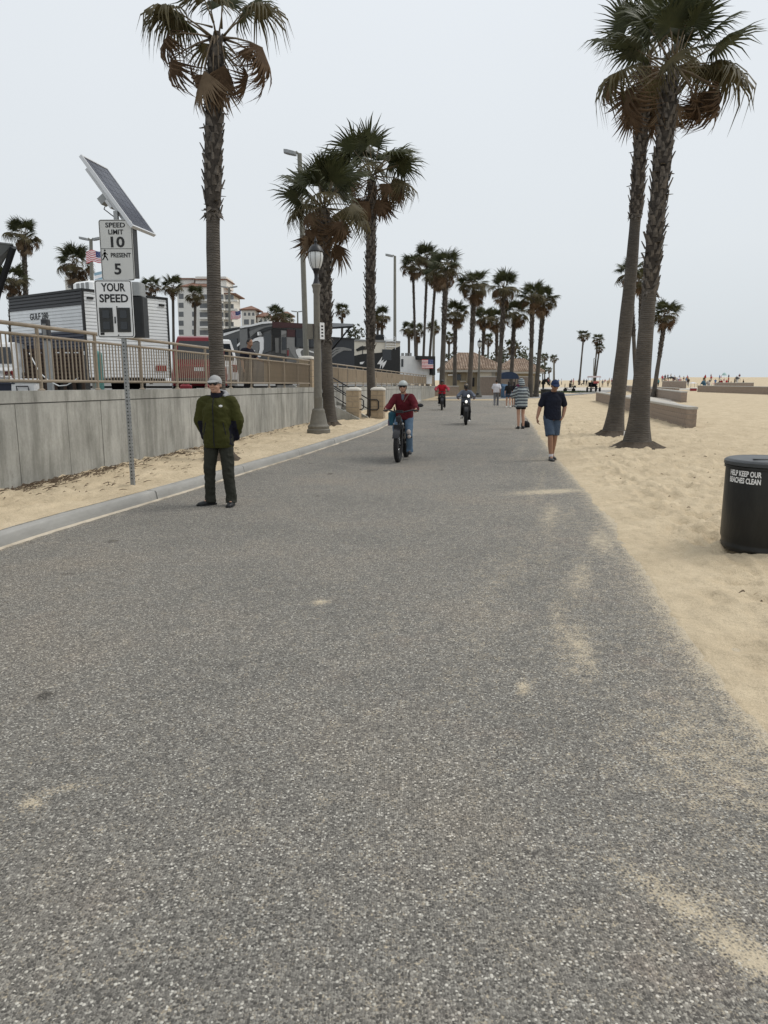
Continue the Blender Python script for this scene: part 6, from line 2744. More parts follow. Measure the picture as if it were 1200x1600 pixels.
H_brown = mat("brown_hair", (.05, .03, .02), .6, .3, 20, .4, 60)
M_ltgrey = mat("light_grey_helmet", (.40, .43, .42), .35, .06)

# ---- man in the olive jacket, hands behind his back
mp_ = gp(346, 789)
mp_.z = 0
def olive_zone(c):
    # dark panels: inner sleeves, sides and collar
    ax = np.abs(c[:, 0])
    side = (ax > .165) & (ax < .262) & (c[:, 2] < 1.14) & (c[:, 1] > -.16) & (c[:, 1] > -.06 - (1.14 - c[:, 2]) * .12)
    col_ = (c[:, 2] > 1.462) & (ax < .12)
    return np.where(side | col_, 1, 0)


pose = dict(Lel=(-.248, .03, 1.14), Rel=(.258, .03, 1.13), Lwr=(-.205, .10, .92), Rwr=(.21, .11, .91), Lhand=(.55, .5, -.6), Rhand=(-.55, .5, -.6),
            Lsh=(-.19, .005, 1.395), Rsh=(.19, .005, 1.395), Lkn=(-.125, -.05, .50), Lan=(-.15, .0, .085), Ltoe=(-.75, -.62, 0), Rkn=(.125, -.05, .50), Ran=(.15, -.03, .085), Rtoe=(.06, -1, 0),
            face=(-.06, -1, .0), hd=(-.01, -.035, 1.612))
man, J, HP = person("man in olive green jacket and grey cap walking with hands behind his back", mp_, R(-4), pose, 1.02, SK1, C_olive, C_char, M_black, H_brown, ('cap', C_capgrey), True,
                    .010, None, 1.0, .80, .043, 'long', zone=olive_zone, topmats=[C_olive, C_navyblk], slim=1.06, wr=.024, curl=(.7, .7), wide=.97)
q = MB()
pts = [Vector((.0 + .003 * math.sin(k * 1.7), 0, 1.44 - k * .053)) for k in range(13)]
yf = [-.128, -.158, -.172, -.178, -.18, -.18, -.178, -.176, -.176, -.178, -.18, -.18, -.178]
q.tube([Vector((p.x - .01, y - .004, p.z)) for p, y in zip(pts, yf)], .006, 6)
q.build("zip", C_navyblk, man)
q = MB()
for s in (-1, 1):
    q.tube([(s * .115, -.172, 1.12), (s * .150, -.165, .96)], .0055, 6)
q.build("pocket_zip", C_navyblk, man)
q = MB()
q.loft([(0, 0, .785), (0, 0, .80), (0, 0, .825), (0, 0, .83)], [.188, .197, .199, .191], [.145, .154, .155, .148], 28, p=2.4)
q.build("hem_band", C_olive, man)
q = MB()
q.sph((.095, -.172, 1.335), (.026, .006, .015), 12)
q.build("chest_logo", M_white, man)
q = MB()
q.loft([(.10, -.03, 1.45), (.125, .03, 1.475), (.08, .10, 1.50), (0, .13, 1.51), (-.08, .10, 1.50)], [.03, .035, .04, .04, .03], [.03, .04, .035, .035, .03], 10, xax=(0, 0, 1))
remesh(q, "hood_collar", mat("grey_lining", (.30, .30, .31), .9, .1), man, .012, 3)
q = MB()
q.rings([[Vector((.082 * math.cos(2 * math.pi * j / 18), .0 - .085 * math.sin(2 * math.pi * j / 18), 1.455 + .03 * k + .015 * math.sin(2 * math.pi * j / 18) * -1)) for j in range(18)] for k in range(3)], cap=False)
q.build("collar", C_navyblk, man)

# ---- man in navy polo and denim shorts, blue cap, looking down
mp_ = gp(860, 719)
pose = dict(Lsh=(-.182, -.01, 1.40), Lel=(-.265, .02, 1.14), Lwr=(-.335, -.05, .91), Lhand=(.05, -.1, -1), Rsh=(.182, -.01, 1.40), Rel=(.275, .05, 1.14), Rwr=(.225, -.02, .93), Rhand=(-.45, -.3, -.8),
            Lkn=(-.055, -.13, .50), Lan=(-.02, -.10, .085), Ltoe=(.0, -1, 0), Rkn=(.075, .0, .50), Ran=(.07, .14, .10), Rtoe=(.1, -1, 0),
            nck=(0, -.02, 1.46), hd=(.012, -.078, 1.588), face=(.05, -1, -.30), Lhp=(-.09, 0, .93))
man2, J, HP = person("man in navy polo, denim shorts and blue cap walking with head bowed", mp_, R(2), pose, 1.0, SK2, C_navy, C_denim, M_dark, H_dark, ('cap', C_blue), True,
                     .010, None, .40, .87, .022, 'knee', slim=1.02, wr=.010, curl=(.5, .8), socks=C_white)
q = MB()
q.rings([[Vector((.078 * math.cos(2 * math.pi * j / 18), -.02 - .08 * math.sin(2 * math.pi * j / 18), 1.445 + .028 * k - .02 * max(0, math.sin(2 * math.pi * j / 18)))) for j in range(18)] for k in range(2)], cap=False)
q.build("collar", C_navy, man2)

# ================================================================== E-BIKES
M_frame = mat("bike_black", (.014, .014, .016), .35, .2)
M_lampw = mat("headlamp_lens", (.75, .75, .73), .2, .04, emis=((1, .97, .9), .9))


def ebike(label, loc, rz, group, lights=0, mirror=True, bag=False, tw=.055, wr_=.335):
    """faces local -Y; wheels stand on z = 0"""
    t = thing("electric_bike", label, "electric bike", loc, rz, group)
    wb = 1.08
    yf, yr = -wb / 2, wb / 2
    for y in (yf, yr):
        q = MB()
        n, m = 36, 12
        vs = []
        for i in range(n):
            a = 2 * math.pi * i / n
            for j in range(m):
                b = 2 * math.pi * j / m
                rr = wr_ - tw + tw * math.cos(b)
                vs.append((tw * math.sin(b) * 1.0, y + rr * math.cos(a), wr_ + rr * math.sin(a)))
        fs = [(i * m + j, i * m + (j + 1) % m, ((i + 1) % n) * m + (j + 1) % m, ((i + 1) % n) * m + j) for i in range(n) for j in range(m)]
        q.add(vs, fs)
        # tread knobs
        for i in range(44):
            a = 2 * math.pi * i / 44
            for x in (-.028, 0, .028):
                aa = a + (.07 if x == 0 else 0)
                r_ = wr_ + .002 - abs(x) * .25
                q.box((x, y + r_ * math.cos(aa), wr_ + r_ * math.sin(aa)), (.018, .02, .012), (aa - math.pi / 2, 0, 0))
        wh = q.build("wheel", M_tyre, t)
        q = MB()
        q.tube([(x, y, wr_) for x in (-.055, -.04, .04, .055)], [.03, .05, .05, .03], 14)
        for i in range(n):
            a = 2 * math.pi * i / n
        q.build("hub", M_frame, wh)
        q = MB()
        for i in range(18):
            a = 2 * math.pi * i / 18
            x = .035 if i % 2 else -.035
            q.tube([(x, y + .04 * math.cos(a), wr_ + .04 * math.sin(a)), (0, y + (wr_ - tw * 1.7) * math.cos(a), wr_ + (wr_ - tw * 1.7) * math.sin(a))], .002, 4)
        q.lathe
        q.build("spokes", M_chrome, wh)
    hx0 = yf + .22
    q = MB()
    for s in (-1, 1):
        q.tube([(s * .075, yf, wr_), (s * .075, yf + .03, wr_ + .38)], [.02, .028], 10)
    q.box((0, yf + .045, wr_ + .41), (.21, .06, .07))
    q.tube([(0, yf + .05, wr_ + .42), (0, yf + .13, .98)], .026, 10)
    q.build("fork", M_frame, t)
    q = MB()
    q.tube([(0, yf + .09, .86), (0, -.05, .48), (0, .1, .36)], .045, 10)
    q.tube([(0, yf + .12, .93), (0, .0, .70), (0, .3, .66)], .03, 10)
    q.tube([(0, .1, .36), (0, .24, .72)], .028, 10)
    for s in (-1, 1):
        q.tube([(s * .03, .1, .36), (s * .09, yr, wr_)], .02, 8)
        q.tube([(s * .03, .26, .66), (s * .09, yr, wr_)], .018, 8)
    q.bbox((0, .02, .52), (.1, .3, .14), .02)
    q.build("frame", M_frame, t)
    q = MB()
    rs = []
    for i in range(13):
        a = R(30 + i * 10)
        rs.append([(x, yf + (wr_ + .035) * math.cos(a), wr_ + (wr_ + .035) * math.sin(a) + dz) for x, dz in ((-.07, 0), (.07, 0), (.07, .006), (-.07, .006))])
    q.rings(rs)
    q.build("mudguard", M_frame, t)
    q = MB()
    q.tube([(-.36, yf + .34, 1.06), (-.26, yf + .22, 1.08), (-.08, yf + .15, 1.04), (.08, yf + .15, 1.04), (.26, yf + .22, 1.08), (.36, yf + .34, 1.06)], .014, 8)
    for s in (-1, 1):
        q.tube([(s * .37, yf + .345, 1.06), (s * .28, yf + .24, 1.078)], .019, 8)
        q.tube([(s * .25, yf + .2, 1.075), (s * .33, yf + .2, 1.05)], .008, 6)
    q.box((0, yf + .12, 1.05), (.16, .05, .06))
    q.build("handlebar", M_frame, t)
    q = MB()
    q.loft([(0, .18, .80), (0, .26, .82), (0, .40, .825), (0, .48, .83)], [.03, .07, .11, .09], [.025, .03, .04, .03], 12)
    q.tube([(0, .24, .7), (0, .30, .8)], .018, 8)
    q.build("saddle", M_black, t)
    for s in (-1, 1):
        q = MB()
        py, pz = (.12 - s * .10, .36 + s * .13)
        q.tube([(s * .08, .12, .36), (s * .11, py, pz)], .014, 6)
        q.box((s * .16, py, pz), (.11, .09, .025))
        q.build("pedal", M_frame, t, False)
    if mirror:
        q = MB()
        q.tube([(.33, yf + .28, 1.07), (.40, yf + .25, 1.15)], .007, 6)
        q.sph((.43, yf + .25, 1.18), (.065, .02, .04), 12)
        q.build("mirror", M_frame, t)
    q = MB()
    q.bbox((0, yf + .05, .90), (.11, .09, .12), .02)
    hl = q.build("headlamp", M_frame, t)
    if lights:
        for k in range(lights):
            q = MB()
            c = (0.0, yf - .005, .89) if k == 0 else (.08, yf + .06, 1.10)
            q.sph(c, (.05, .025, .058), 14)
            q.build("lens", M_lampw, hl)
    q = MB()
    for s in (-1, 1):
        q.sph((s * .095, yf - .0, wr_ + .46), (.018, .02, .022), 8)
    q.build("fork_reflector", M_rvlight, t)
    return t


def rider_pose(bike_dx=0.0, legs=0):
    d = dict(pel=(0, .28, .93), wst=(0, .24, 1.07), chs=(0, .16, 1.24), nck=(0, .09, 1.42), hd=(0, .04, 1.555), Lsh=(-.175, .10, 1.35), Rsh=(.175, .10, 1.35),
             Lel=(-.285, .01, 1.15), Rel=(.285, .01, 1.15), Lwr=(-.335, -.16, 1.085), Rwr=(.335, -.16, 1.085), Lhand=(-.05, -1, -.25), Rhand=(.05, -1, -.25),
             Lhp=(-.095, .27, .90), Rhp=(.095, .27, .90), Lkn=(-.14, -.05, .70), Rkn=(.14, .02, .55), Lan=(-.15, .20, .39), Ran=(.15, .10, .20), Ltoe=(-.05, -1, 0), Rtoe=(.05, -1, -.0), face=(0, -1, -.02))
    return d


c1 = gp(623, 722)
rz1 = R(-11)
eb = ebike("black fat tyre electric bike ridden by the maroon jacket cyclist", Vector((c1.x + .09, c1.y + .53, 0)), rz1, "electric bikes on the path", 0)
rp_ = rider_pose()
rider, J, HP = person("cyclist in maroon jacket and torn jeans with pale helmet, nearest on the path", Vector((c1.x + .09, c1.y + .53, 0)), rz1, rp_, 1.0, SK1, C_maroon, C_jeans, M_black, H_brown, ('helmet', M_ltgrey), True,
                      .011, None, 1.0, .88, .035, 'long', curl=(1.1, 1.1), wr=.014)
q = MB()
q.tube([(.13, .06, 1.40), (.07, .02, 1.32), (.0, .04, 1.20), (-.06, .09, 1.08), (-.12, .16, .98)], .014, 6)
q.build("bag_strap", mat("brown_strap", (.16, .10, .08), .8, .1), rider)
q = MB()
q.add([(-.035, -.0, 1.40), (.035, -.0, 1.40), (.02, .03, 1.25), (-.01, .035, 1.25)], [(0, 1, 2, 3), (3, 2, 1, 0)])
q.sph((0, .035, 1.335), (.035, .03, .08), 10)
q.build("shirt", C_bluegrey, rider)
q = MB()
q.sph((.143, -.055, .60), (.05, .03, .06), 10)
q.sph((.15, -.045, .50), (.045, .03, .04), 10)
q.build("torn_knee", mat("frayed_white_knee", (.50, .44, .40), .9, .2, 30), rider)
q = MB()
q.bbox((-.27, .30, .88), (.16, .30, .30), .04)
tb_ = thing("shoulder_bag", "teal and purple shoulder bag hanging at the maroon jacket cyclist's hip", "bag", Vector((c1.x + .09, c1.y + .53, 0)), rz1)
q.build("bag_body", mat("teal_bag", (.02, .09, .13), .8, .2, 8), tb_, False)
q = MB()
q.bbox((-.275, .295, .79), (.165, .27, .14), .03)
q.build("bag_base", mat("purple_bag_base", (.10, .07, .12), .8, .2, 8), tb_, False)
q = MB()
q.tube([(-.2, .2, 1.0), (-.23, .25, 1.12), (-.25, .36, 1.0)], .012, 6)
q.build("handle", M_black, tb_)

c2 = gp(690, 641)
rz2 = R(-4)
ebike("black electric bike ridden by the red jacket cyclist, furthest of the riders", Vector((c2.x + .05, c2.y + .5, 0)), rz2, "electric bikes on the path", 0, False)
rp2 = rider_pose()
rp2.update(Lel=(-.36, .02, 1.17), Rel=(.36, .02, 1.17))
person("cyclist in bright red jacket and dark cap, furthest of the three riders", Vector((c2.x + .05, c2.y + .5, 0)), rz2, rp2, 1.02, SK3, C_red, C_black, M_black, H_dark, ('helmet', M_black), False, .016, None, .97, .92, .045, 'long',
       topmats=[C_red, C_rose], zone=lambda c: np.where(np.abs(c[:, 0]) > .215, 1, 0))
c3 = gp(728, 664)
ebike("black electric bike with bright headlamps ridden by the masked grey sweater cyclist", Vector((c3.x + .04, c3.y + .5, 0)), R(-5), "electric bikes on the path", 2, True)
rp3 = rider_pose()
rp3.update(Lel=(-.33, .0, 1.17), Rel=(.33, .0, 1.17))
person("cyclist in blue grey sweater with dark face covering and tan cap", Vector((c3.x + .04, c3.y + .5, 0)), R(-5), rp3, .93, SK3, C_bluegrey, C_black, M_white, None, ('mask', mat("tan_cap", (.25, .20, .15), .8, .1)), False, .014, None, 1.0, .90, .04, 'long')

# ---- walkers seen from behind
walk = dict(Lkn=(-.10, -.12, .51), Lan=(-.10, -.12, .09), Rkn=(.10, .0, .49), Ran=(.10, .22, .12), Rtoe=(0, -1, -.2), Lel=(-.24, .08, 1.15), Rel=(.24, -.04, 1.15), Lwr=(-.25, .06, .90), Rwr=(.25, -.18, .93))
walkm = dict(Rkn=(.10, -.12, .51), Ran=(.10, -.12, .09), Lkn=(-.10, .0, .49), Lan=(-.10, .22, .12), Ltoe=(0, -1, -.2), Rel=(.24, .08, 1.15), Lel=(-.24, -.04, 1.15), Rwr=(.25, .06, .90), Lwr=(-.25, -.18, .93))
g = "strolling group"
p = gp(775, 635)
person("person in white t-shirt and grey trousers walking away, arm in arm at the left", p, R(172), walk, 1.0, SK2, C_white, C_greyt, M_white, H_dark, None, False, .018, None, .42, .90, .05, 'long')
p = gp(794, 637)
person("woman in black top and denim shorts walking beside the white t-shirt person", p, R(178), walkm, .94, SK1, C_black, C_denim, M_white, H_dark, None, False, .018, None, .5, .92, .01, 'mid', slim=.9, longhair=.36)
p = gp(802.5, 636)
person("woman in dark top and white shorts walking away with long dark hair", p, R(184), walk, .93, SK2, C_navyblk, C_white, M_black, H_dark, None, False, .018, None, .97, .95, .0, 'mid', slim=.92, longhair=.40)
p = gp(811, 634)
p.y += 2
p.x += .35
person("person in plum top half hidden behind the striped hoodie", p, R(185), walkm, .97, SK2, C_plum, C_black, M_black, H_dark, None, False, .018, None, .97, .92, .02, 'long')

M_stripe = clothm("hoodie_stripe_dark", (.075, .085, .10))
M_stripe2 = clothm("hoodie_stripe_light", (.33, .37, .38))
p = gp(813, 670)
st_pose = dict(Lkn=(-.085, -.01, .50), Rkn=(.085, -.02, .50), Lan=(-.10, .02, .085), Ran=(.09, .02, .085), Rel=(.27, -.10, 1.17), Rwr=(.16, -.30, 1.12), Rhand=(-.5, -.8, 0), Lel=(-.25, -.06, 1.16), Lwr=(-.14, -.28, 1.10), Lhand=(.5, -.8, 0), hd=(0, -.05, 1.62), face=(0, -1, -.3))
def stripes(c):
    ax = np.abs(c[:, 0])
    z = np.where((ax > .2) | (c[:, 1] < -.17), c[:, 2] + .35 * (ax - .2) + .02, c[:, 2])
    return np.where(np.mod(z * 9.2, 1.0) < .52, 0, 1)


striped, J, HP = person("bare legged person in grey striped hoodie standing at the path edge", p, R(196), st_pose, 1.0, SK1, M_stripe, C_black, M_black, H_dark, None, False,
       .014, None, 1.0, .76, .06, 'mid', hood=False, zone=stripes, topmats=[M_stripe, M_stripe2], wr=.012, wide=1.02)
q = MB()
q.sph(tuple(HP(0, -.02, .03)), (.105, .12, .115), 14)
q.sph(tuple(HP(0, -.05, -.07)), (.11, .10, .10), 14)
remesh(q, "hood", [M_stripe, M_stripe2], striped, .014, 3, .006, 2, lambda c: np.where(np.mod(c[:, 2] * 14, 1.0) < .5, 0, 1))
p = gp(821, 668)
t = thing("black_bag", "small black bag on the ground by the striped hoodie person's feet", "bag", Vector((p.x, p.y, 0)), R(20))
q = MB()
q.sph((0, 0, .12), (.17, .12, .13), 12)
q.box((0, 0, .08), (.28, .18, .15))
remesh(q, "bag_body", C_black, t, .016, 4, .012)
q = MB()
q.tube([(-.08, 0, .22), (-.05, 0, .31), (.05, 0, .31), (.08, 0, .22)], .01, 6)
q.build("handle", C_black, t)

# ---- man leaning at the terrace railing by the motorhome
p = wp(19.5, -1.2)
p = at(388, 594, 21.5)
person("dark haired man in dark shirt seen above the tan railing near the motorhome", Vector((p.x, p.y, float(camp_z(21.5)) - .10)), R(60), dict(hd=(0, -.10, 1.60), nck=(0, -.05, 1.46), face=(0, -1, -.4), Rel=(.24, -.12, 1.17), Rwr=(.16, -.34, 1.10), Rhand=(-.3, -1, 0)), 1.0, SK2, C_navyblk, C_black, M_black, H_dark, None, False, .016, None, .45, .9, .03, 'long')
# ================================================================== FAR END OF THE PATH AND THE BEACH CROWD
# navy canopy and tarp in front of the second building
M_canopy = mat("navy_canopy_fabric", (.035, .055, .10), .75, .12)
M_tarp = mat("blue_tarp", (.06, .12, .20), .7, .25, 2, .4, 5)
c = at(793, 594, 76)
t = thing("canopy", "dark blue rounded canopy on posts behind the strolling group", "canopy", Vector((c.x, c.y, .05)))
q = MB()
zt = at(793, 581, 76).z - .05
ze = at(793, 592, 76).z - .05
q.rings([[(x * 1.02, y, ze - .02 if False else z) for x, z in [(1.02 * math.cos(R(a)), ze + (zt - ze) * math.sin(R(a)) ** .8 if 0 < a < 180 else ze) for a in range(180, -1, -15)]] for y in (-.8, .8)], close=True)
fix_normals(q.build("roof", M_canopy, t, False))
q = MB()
q.tube([(0, 0, 0), (0, 0, ze)], .03, 6)
pm = q.mesh("post", M_black2, True)
for x in (-.95, .95):
    for y in (-.7, .7):
        inst(pm, "post", t, (x, y, 0))
c = at(792, 594, 70)
t = thing("tarp_cover", "blue tarp draped over a cart behind the two women walking", "tarp", Vector((c.x, c.y, .02)), R(10))
q = MB()
q.rings([[(-.42, -.4, 0), (.42, -.4, 0), (.42, .4, 0), (-.42, .4, 0)], [(-.5, -.45, .6), (.5, -.45, .6), (.5, .45, .6), (-.5, .45, .6)], [(-.58, -.45, 1.15), (.5, -.45, 1.05), (.5, .45, 1.05), (-.58, .45, 1.15)], [(-.5, -.2, 1.35), (.3, -.2, 1.2), (.3, .2, 1.2), (-.5, .2, 1.35)]])
remesh(q, "cover", M_tarp, t, .06, 3, .04)
q = MB()
q.tube([(-.35, -.05, .12), (-.35, .05, .12)], .12, 12)
q.tube([(.35, -.05, .12), (.35, .05, .12)], .12, 12)
q.build("wheels", M_tyre, t)
c = at(822, 594, 108)
t = thing("parasol", "teal square sunshade beside the second tiled roof", "parasol", Vector((c.x, c.y, .05)))
q = MB()
z0, z1 = at(822, 590, 108).z - .05, at(822, 580, 108).z - .05
q.rings([[(-.55, -.5, z0), (.55, -.5, z0), (.55, .5, z0), (-.55, .5, z0)], [(-.5, -.45, z1), (.5, -.45, z1), (.5, .45, z1), (-.5, .45, z1)]])
q.build("fabric", mat("teal_cloth", (.13, .30, .34), .7, .1), t, False)
q = MB()
q.tube([(0, 0, 0), (0, 0, z0 + .1)], .03, 6)
q.build("pole", M_black2, t)

# grass verge by the far bin
M_grass = mat("grass_green", (.06, .085, .03), .95, .3, 6)
q = MB()
a, b = gp(833, 614), gp(872, 612)
rd = random.Random(4)
for k in range(2600):
    x = rd.uniform(a.x, b.x + 3)
    y = a.y + (x - a.x) * .45 + rd.uniform(-2.5, 6)
    h = rd.uniform(.08, .22)
    d = rd.uniform(-.05, .05)
    q.add([(x - .05, y, .04), (x + .05, y, .04), (x + d, y + d, h)], [(0, 1, 2)])
tag(q.build("grass", M_grass, None, False), "green grass strip beyond the far trash can", "grass", kind='stuff')


def simple_person(label, p, rz, top, bottom, skin, group, sc=1.0, arms=0, seated=False):
    """far figure: a few pixels tall, still a body with limbs, top and legs"""
    t = thing("person", label, "person", p, rz, group)
    t.scale = (sc,) * 3
    key = (top.name, bottom.name, skin.name, arms, seated)
    if key not in SP_CACHE:
        q = MB()
        dz = -.45 if seated else 0
        q.loft([(0, 0, .86 + dz), (0, 0, 1.1 + dz), (0, 0, 1.3 + dz), (0, 0, 1.45 + dz)], [.17, .16, .19, .08], [.12, .12, .13, .07], 10)
        for s in (-1, 1):
            q.tube([(s * .2, 0, 1.4 + dz), (s * .27, .03, 1.12 + dz), (s * (.12 if arms else .27), -.25 if arms else -.04, (1.12 if arms else .88) + dz)], [.06, .05, .035], 8)
        a = q.mesh("top", top, True)
        q = MB()
        for s in (-1, 1):
            if seated:
                q.tube([(s * .1, 0, .5), (s * .12, -.45, .52), (s * .12, -.5, .08)], [.1, .07, .05], 8)
            else:
                q.tube([(s * .09, 0, .92), (s * .1, -.02 - s * .05, .5), (s * .1, .02 - s * .1, .03)], [.1, .07, .05], 8)
        b = q.mesh("legs", bottom, True)
        q = MB()
        q.sph((0, -.02, 1.62 + dz), (.085, .10, .12), 10)
        q.tube([(0, 0, 1.42 + dz), (0, -.01, 1.55 + dz)], .055, 8)
        c = q.mesh("head", skin, True)
        SP_CACHE[key] = (a, b, c)
    for nm, me in zip(("top", "legs", "head"), SP_CACHE[key]):
        inst(me, nm, t)
    return t


SP_CACHE = {}
Cc = {"black": C_black, "navy": C_navy, "white": C_white, "red": C_red, "grey": C_greyt, "blue": C_tblue if 'C_tblue' in globals() else clothm("mid_blue_cloth", (.08, .16, .34)),
      "maroon": C_maroon, "olive": C_olive, "tan": clothm("tan_cloth", (.38, .28, .18)), "pink": clothm("pink_cloth", (.5, .24, .26)), "teal": clothm("teal_cloth_top", (.06, .22, .24))}

# figures one can make out around the far plaza: px, py of the feet, top, legs
GR = "far walkers on the plaza"
for i, (px, py, a, b, rz, lb) in enumerate((
    (872, 604, "blue", "white", 0, "far person in blue top just above the navy polo man's cap"),
    (877, 603.5, "white", "grey", 90, "far person in white top right of the one in blue, above the blue cap"),
    (856, 604, "red", "navy", 180, "far person in red top between the twin palms and the last lamp"),
    (859, 604, "grey", "black", 10, "far person in grey top right of the one in red by the last lamp"),
    (843, 606, "black", "grey", 160, "far person in black top against the right twin palm trunk"),
    (912, 604, "navy", "grey", 30, "far person in navy top left of the covered pedal cart, taller one"),
    (916, 604.5, "black", "black", 200, "far person in black, immediately left of the covered pedal cart"),
    (941, 606, "grey", "tan", 40, "far person in grey top and tan trousers right of the pedal cart"),
    (955, 604, "pink", "grey", 90, "far person in pink top near the left big palm trunk"),
    (959, 605, "white", "black", 140, "far person in white top nearest the left big palm trunk"),
    (962, 606, "navy", "navy", 0, "far person all in navy half touching the left big palm trunk"))):
    p = gp(px, py)
    p.z = float(far_z(p.x, p.y)) + .05
    simple_person(lb, p, R(rz), Cc[a], Cc[b], SK2, GR, 1.0, i % 3 == 0)

# dark leaning figure beside the far bin
p = gp(848, 616)
p.z = .05
person("person dressed in black leaning over beside the far trash can", p, R(70), dict(wst=(0, -.02, 1.06), chs=(0, -.16, 1.20), nck=(0, -.32, 1.30), hd=(0, -.42, 1.36), Lsh=(-.18, -.28, 1.27), Rsh=(.18, -.28, 1.27), Lel=(-.2, -.42, 1.02), Rel=(.2, -.42, 1.02), Lwr=(-.16, -.55, .82), Rwr=(.16, -.55, .82), face=(0, -1, -.6)), 1.35, SK3, C_black, C_black, M_black, H_dark, None, False, .03, None, 1.0, .85, .05, 'long')


def pedal_cart(label, p, rz):
    t = thing("pedal_cart", label, "pedal cart", p, rz)
    q = MB()
    for x in (-.55, .55):
        for y in (-.7, .7):
            q.tube([(x - .03, y, .36), (x + .03, y, .36)], .36, 16)
    wm = MB()
    wm.tube([(-.03, 0, 0), (.03, 0, 0)], .36, 16)
    me = wm.mesh("wheel", M_tyre, True)
    for x in (-.62, .62):
        for y in (-.75, .75):
            inst(me, "wheel", t, (x, y, .36))
    q = MB()
    q.box((0, 0, .48), (1.1, 1.7, .08))
    q.box((0, .25, .75), (1.1, .5, .1))
    q.box((0, .5, 1.05), (1.1, .08, .6))
    q.build("frame", M_frame, t, False)
    q = MB()
    for x in (-.55, .55):
        for y in (-.75, .75):
            q.tube([(x, y, .5), (x, y, 2.0)], .025, 6)
    q.build("canopy_posts", M_frame, t)
    q = MB()
    q.rings([[(-.7, -.95, 2.0), (.7, -.95, 2.0), (.7, .95, 2.0), (-.7, .95, 2.0)], [(-.6, -.85, 2.2), (.6, -.85, 2.2), (.6, .85, 2.2), (-.6, .85, 2.2)]])
    q.build("canopy", mat("pink_white_canopy", (.55, .45, .44), .7, .1), t, False)
    q = MB()
    q.box((0, -.9, 1.35), (.75, .04, .3))
    q.build("sign_board", mat("red_board", (.42, .10, .09), .6, .2, 4), t, False)
    return t


p = gp(927, 613.5)
p.z = .06
pedal_cart("covered four wheeled pedal cart with red front board on the far plaza", p, R(4))
for s, a in ((-.28, "black"), (.28, "navy")):
    o = simple_person("passenger in %s seated %s under the pedal cart canopy" % (a, "at left" if s < 0 else "at right"), p + Vector((s, .2, .32)), 0, Cc[a], C_black, SK2, None, 1.0, 1, True)

# seated rider on a low dark cart
p = gp(888, 613)
p.z = .05
t = thing("mobility_cart", "low dark three wheeled cart with basket on the far plaza", "cart", p, R(75))
wm = MB()
wm.tube([(-.04, 0, 0), (.04, 0, 0)], .27, 14)
me = wm.mesh("wheel", M_tyre, True)
for x, y in ((-.3, .45), (.3, .45), (0, -.7)):
    inst(me, "wheel", t, (x, y, .27))
q = MB()
q.tube([(0, -.7, .27), (0, -.55, .9), (0, -.45, 1.05)], .03, 6)
q.tube([(0, -.6, .45), (0, .0, .35), (0, .45, .4)], .05, 6)
q.box((0, .25, .55), (.45, .45, .1))
q.box((0, .5, .85), (.45, .08, .6))
q.tube([(-.3, -.42, 1.05), (.3, -.42, 1.05)], .02, 6)
q.build("frame", M_frame, t)
q = MB()
q.box((0, -.85, .75), (.45, .35, .3))
q.build("basket", M_dark, t, False)
simple_person("rider in black seated on the low dark three wheeled cart", p + Vector((.2, .05, .12)), R(75), C_black, C_black, SK3, None, 1.15, 1, True)

# crowd on the beach: every figure its own, a few pixels tall
rd = random.Random(21)
cols = ["black", "navy", "white", "red", "grey", "blue", "maroon", "tan", "pink", "teal", "olive"]
GB = "people on the beach along the horizon"
nums = 0
used_labels = set()
for k in range(64):
    px = rd.choice((rd.uniform(1026, 1078), rd.uniform(1026, 1078), rd.uniform(1080, 1165), rd.uniform(1095, 1160), rd.uniform(878, 962)))
    Y = rd.uniform(165, 235)
    p = at(px, 594, Y)
    p.z = float(far_z(p.x, p.y)) - .02
    zone_ = "left of the big palms" if px < 1000 else ("beside the big palm trunks" if px < 1080 else "near the beach tents")
    st_ = rd.random() < .2
    for tries in range(60):
        a, b = rd.choice(cols), rd.choice(("black", "navy", "tan", "grey", "white"))
        lb = "tiny far %s in %s top and %s legs %s" % ("seated figure" if st_ else "figure", a, b, zone_)
        if lb not in used_labels:
            break
    used_labels.add(lb)
    simple_person(lb, p, R(rd.uniform(0, 360)), Cc[a], Cc[b], rd.choice((SK1, SK2, SK3)), GB, rd.uniform(.9, 1.15), rd.random() < .4, st_)


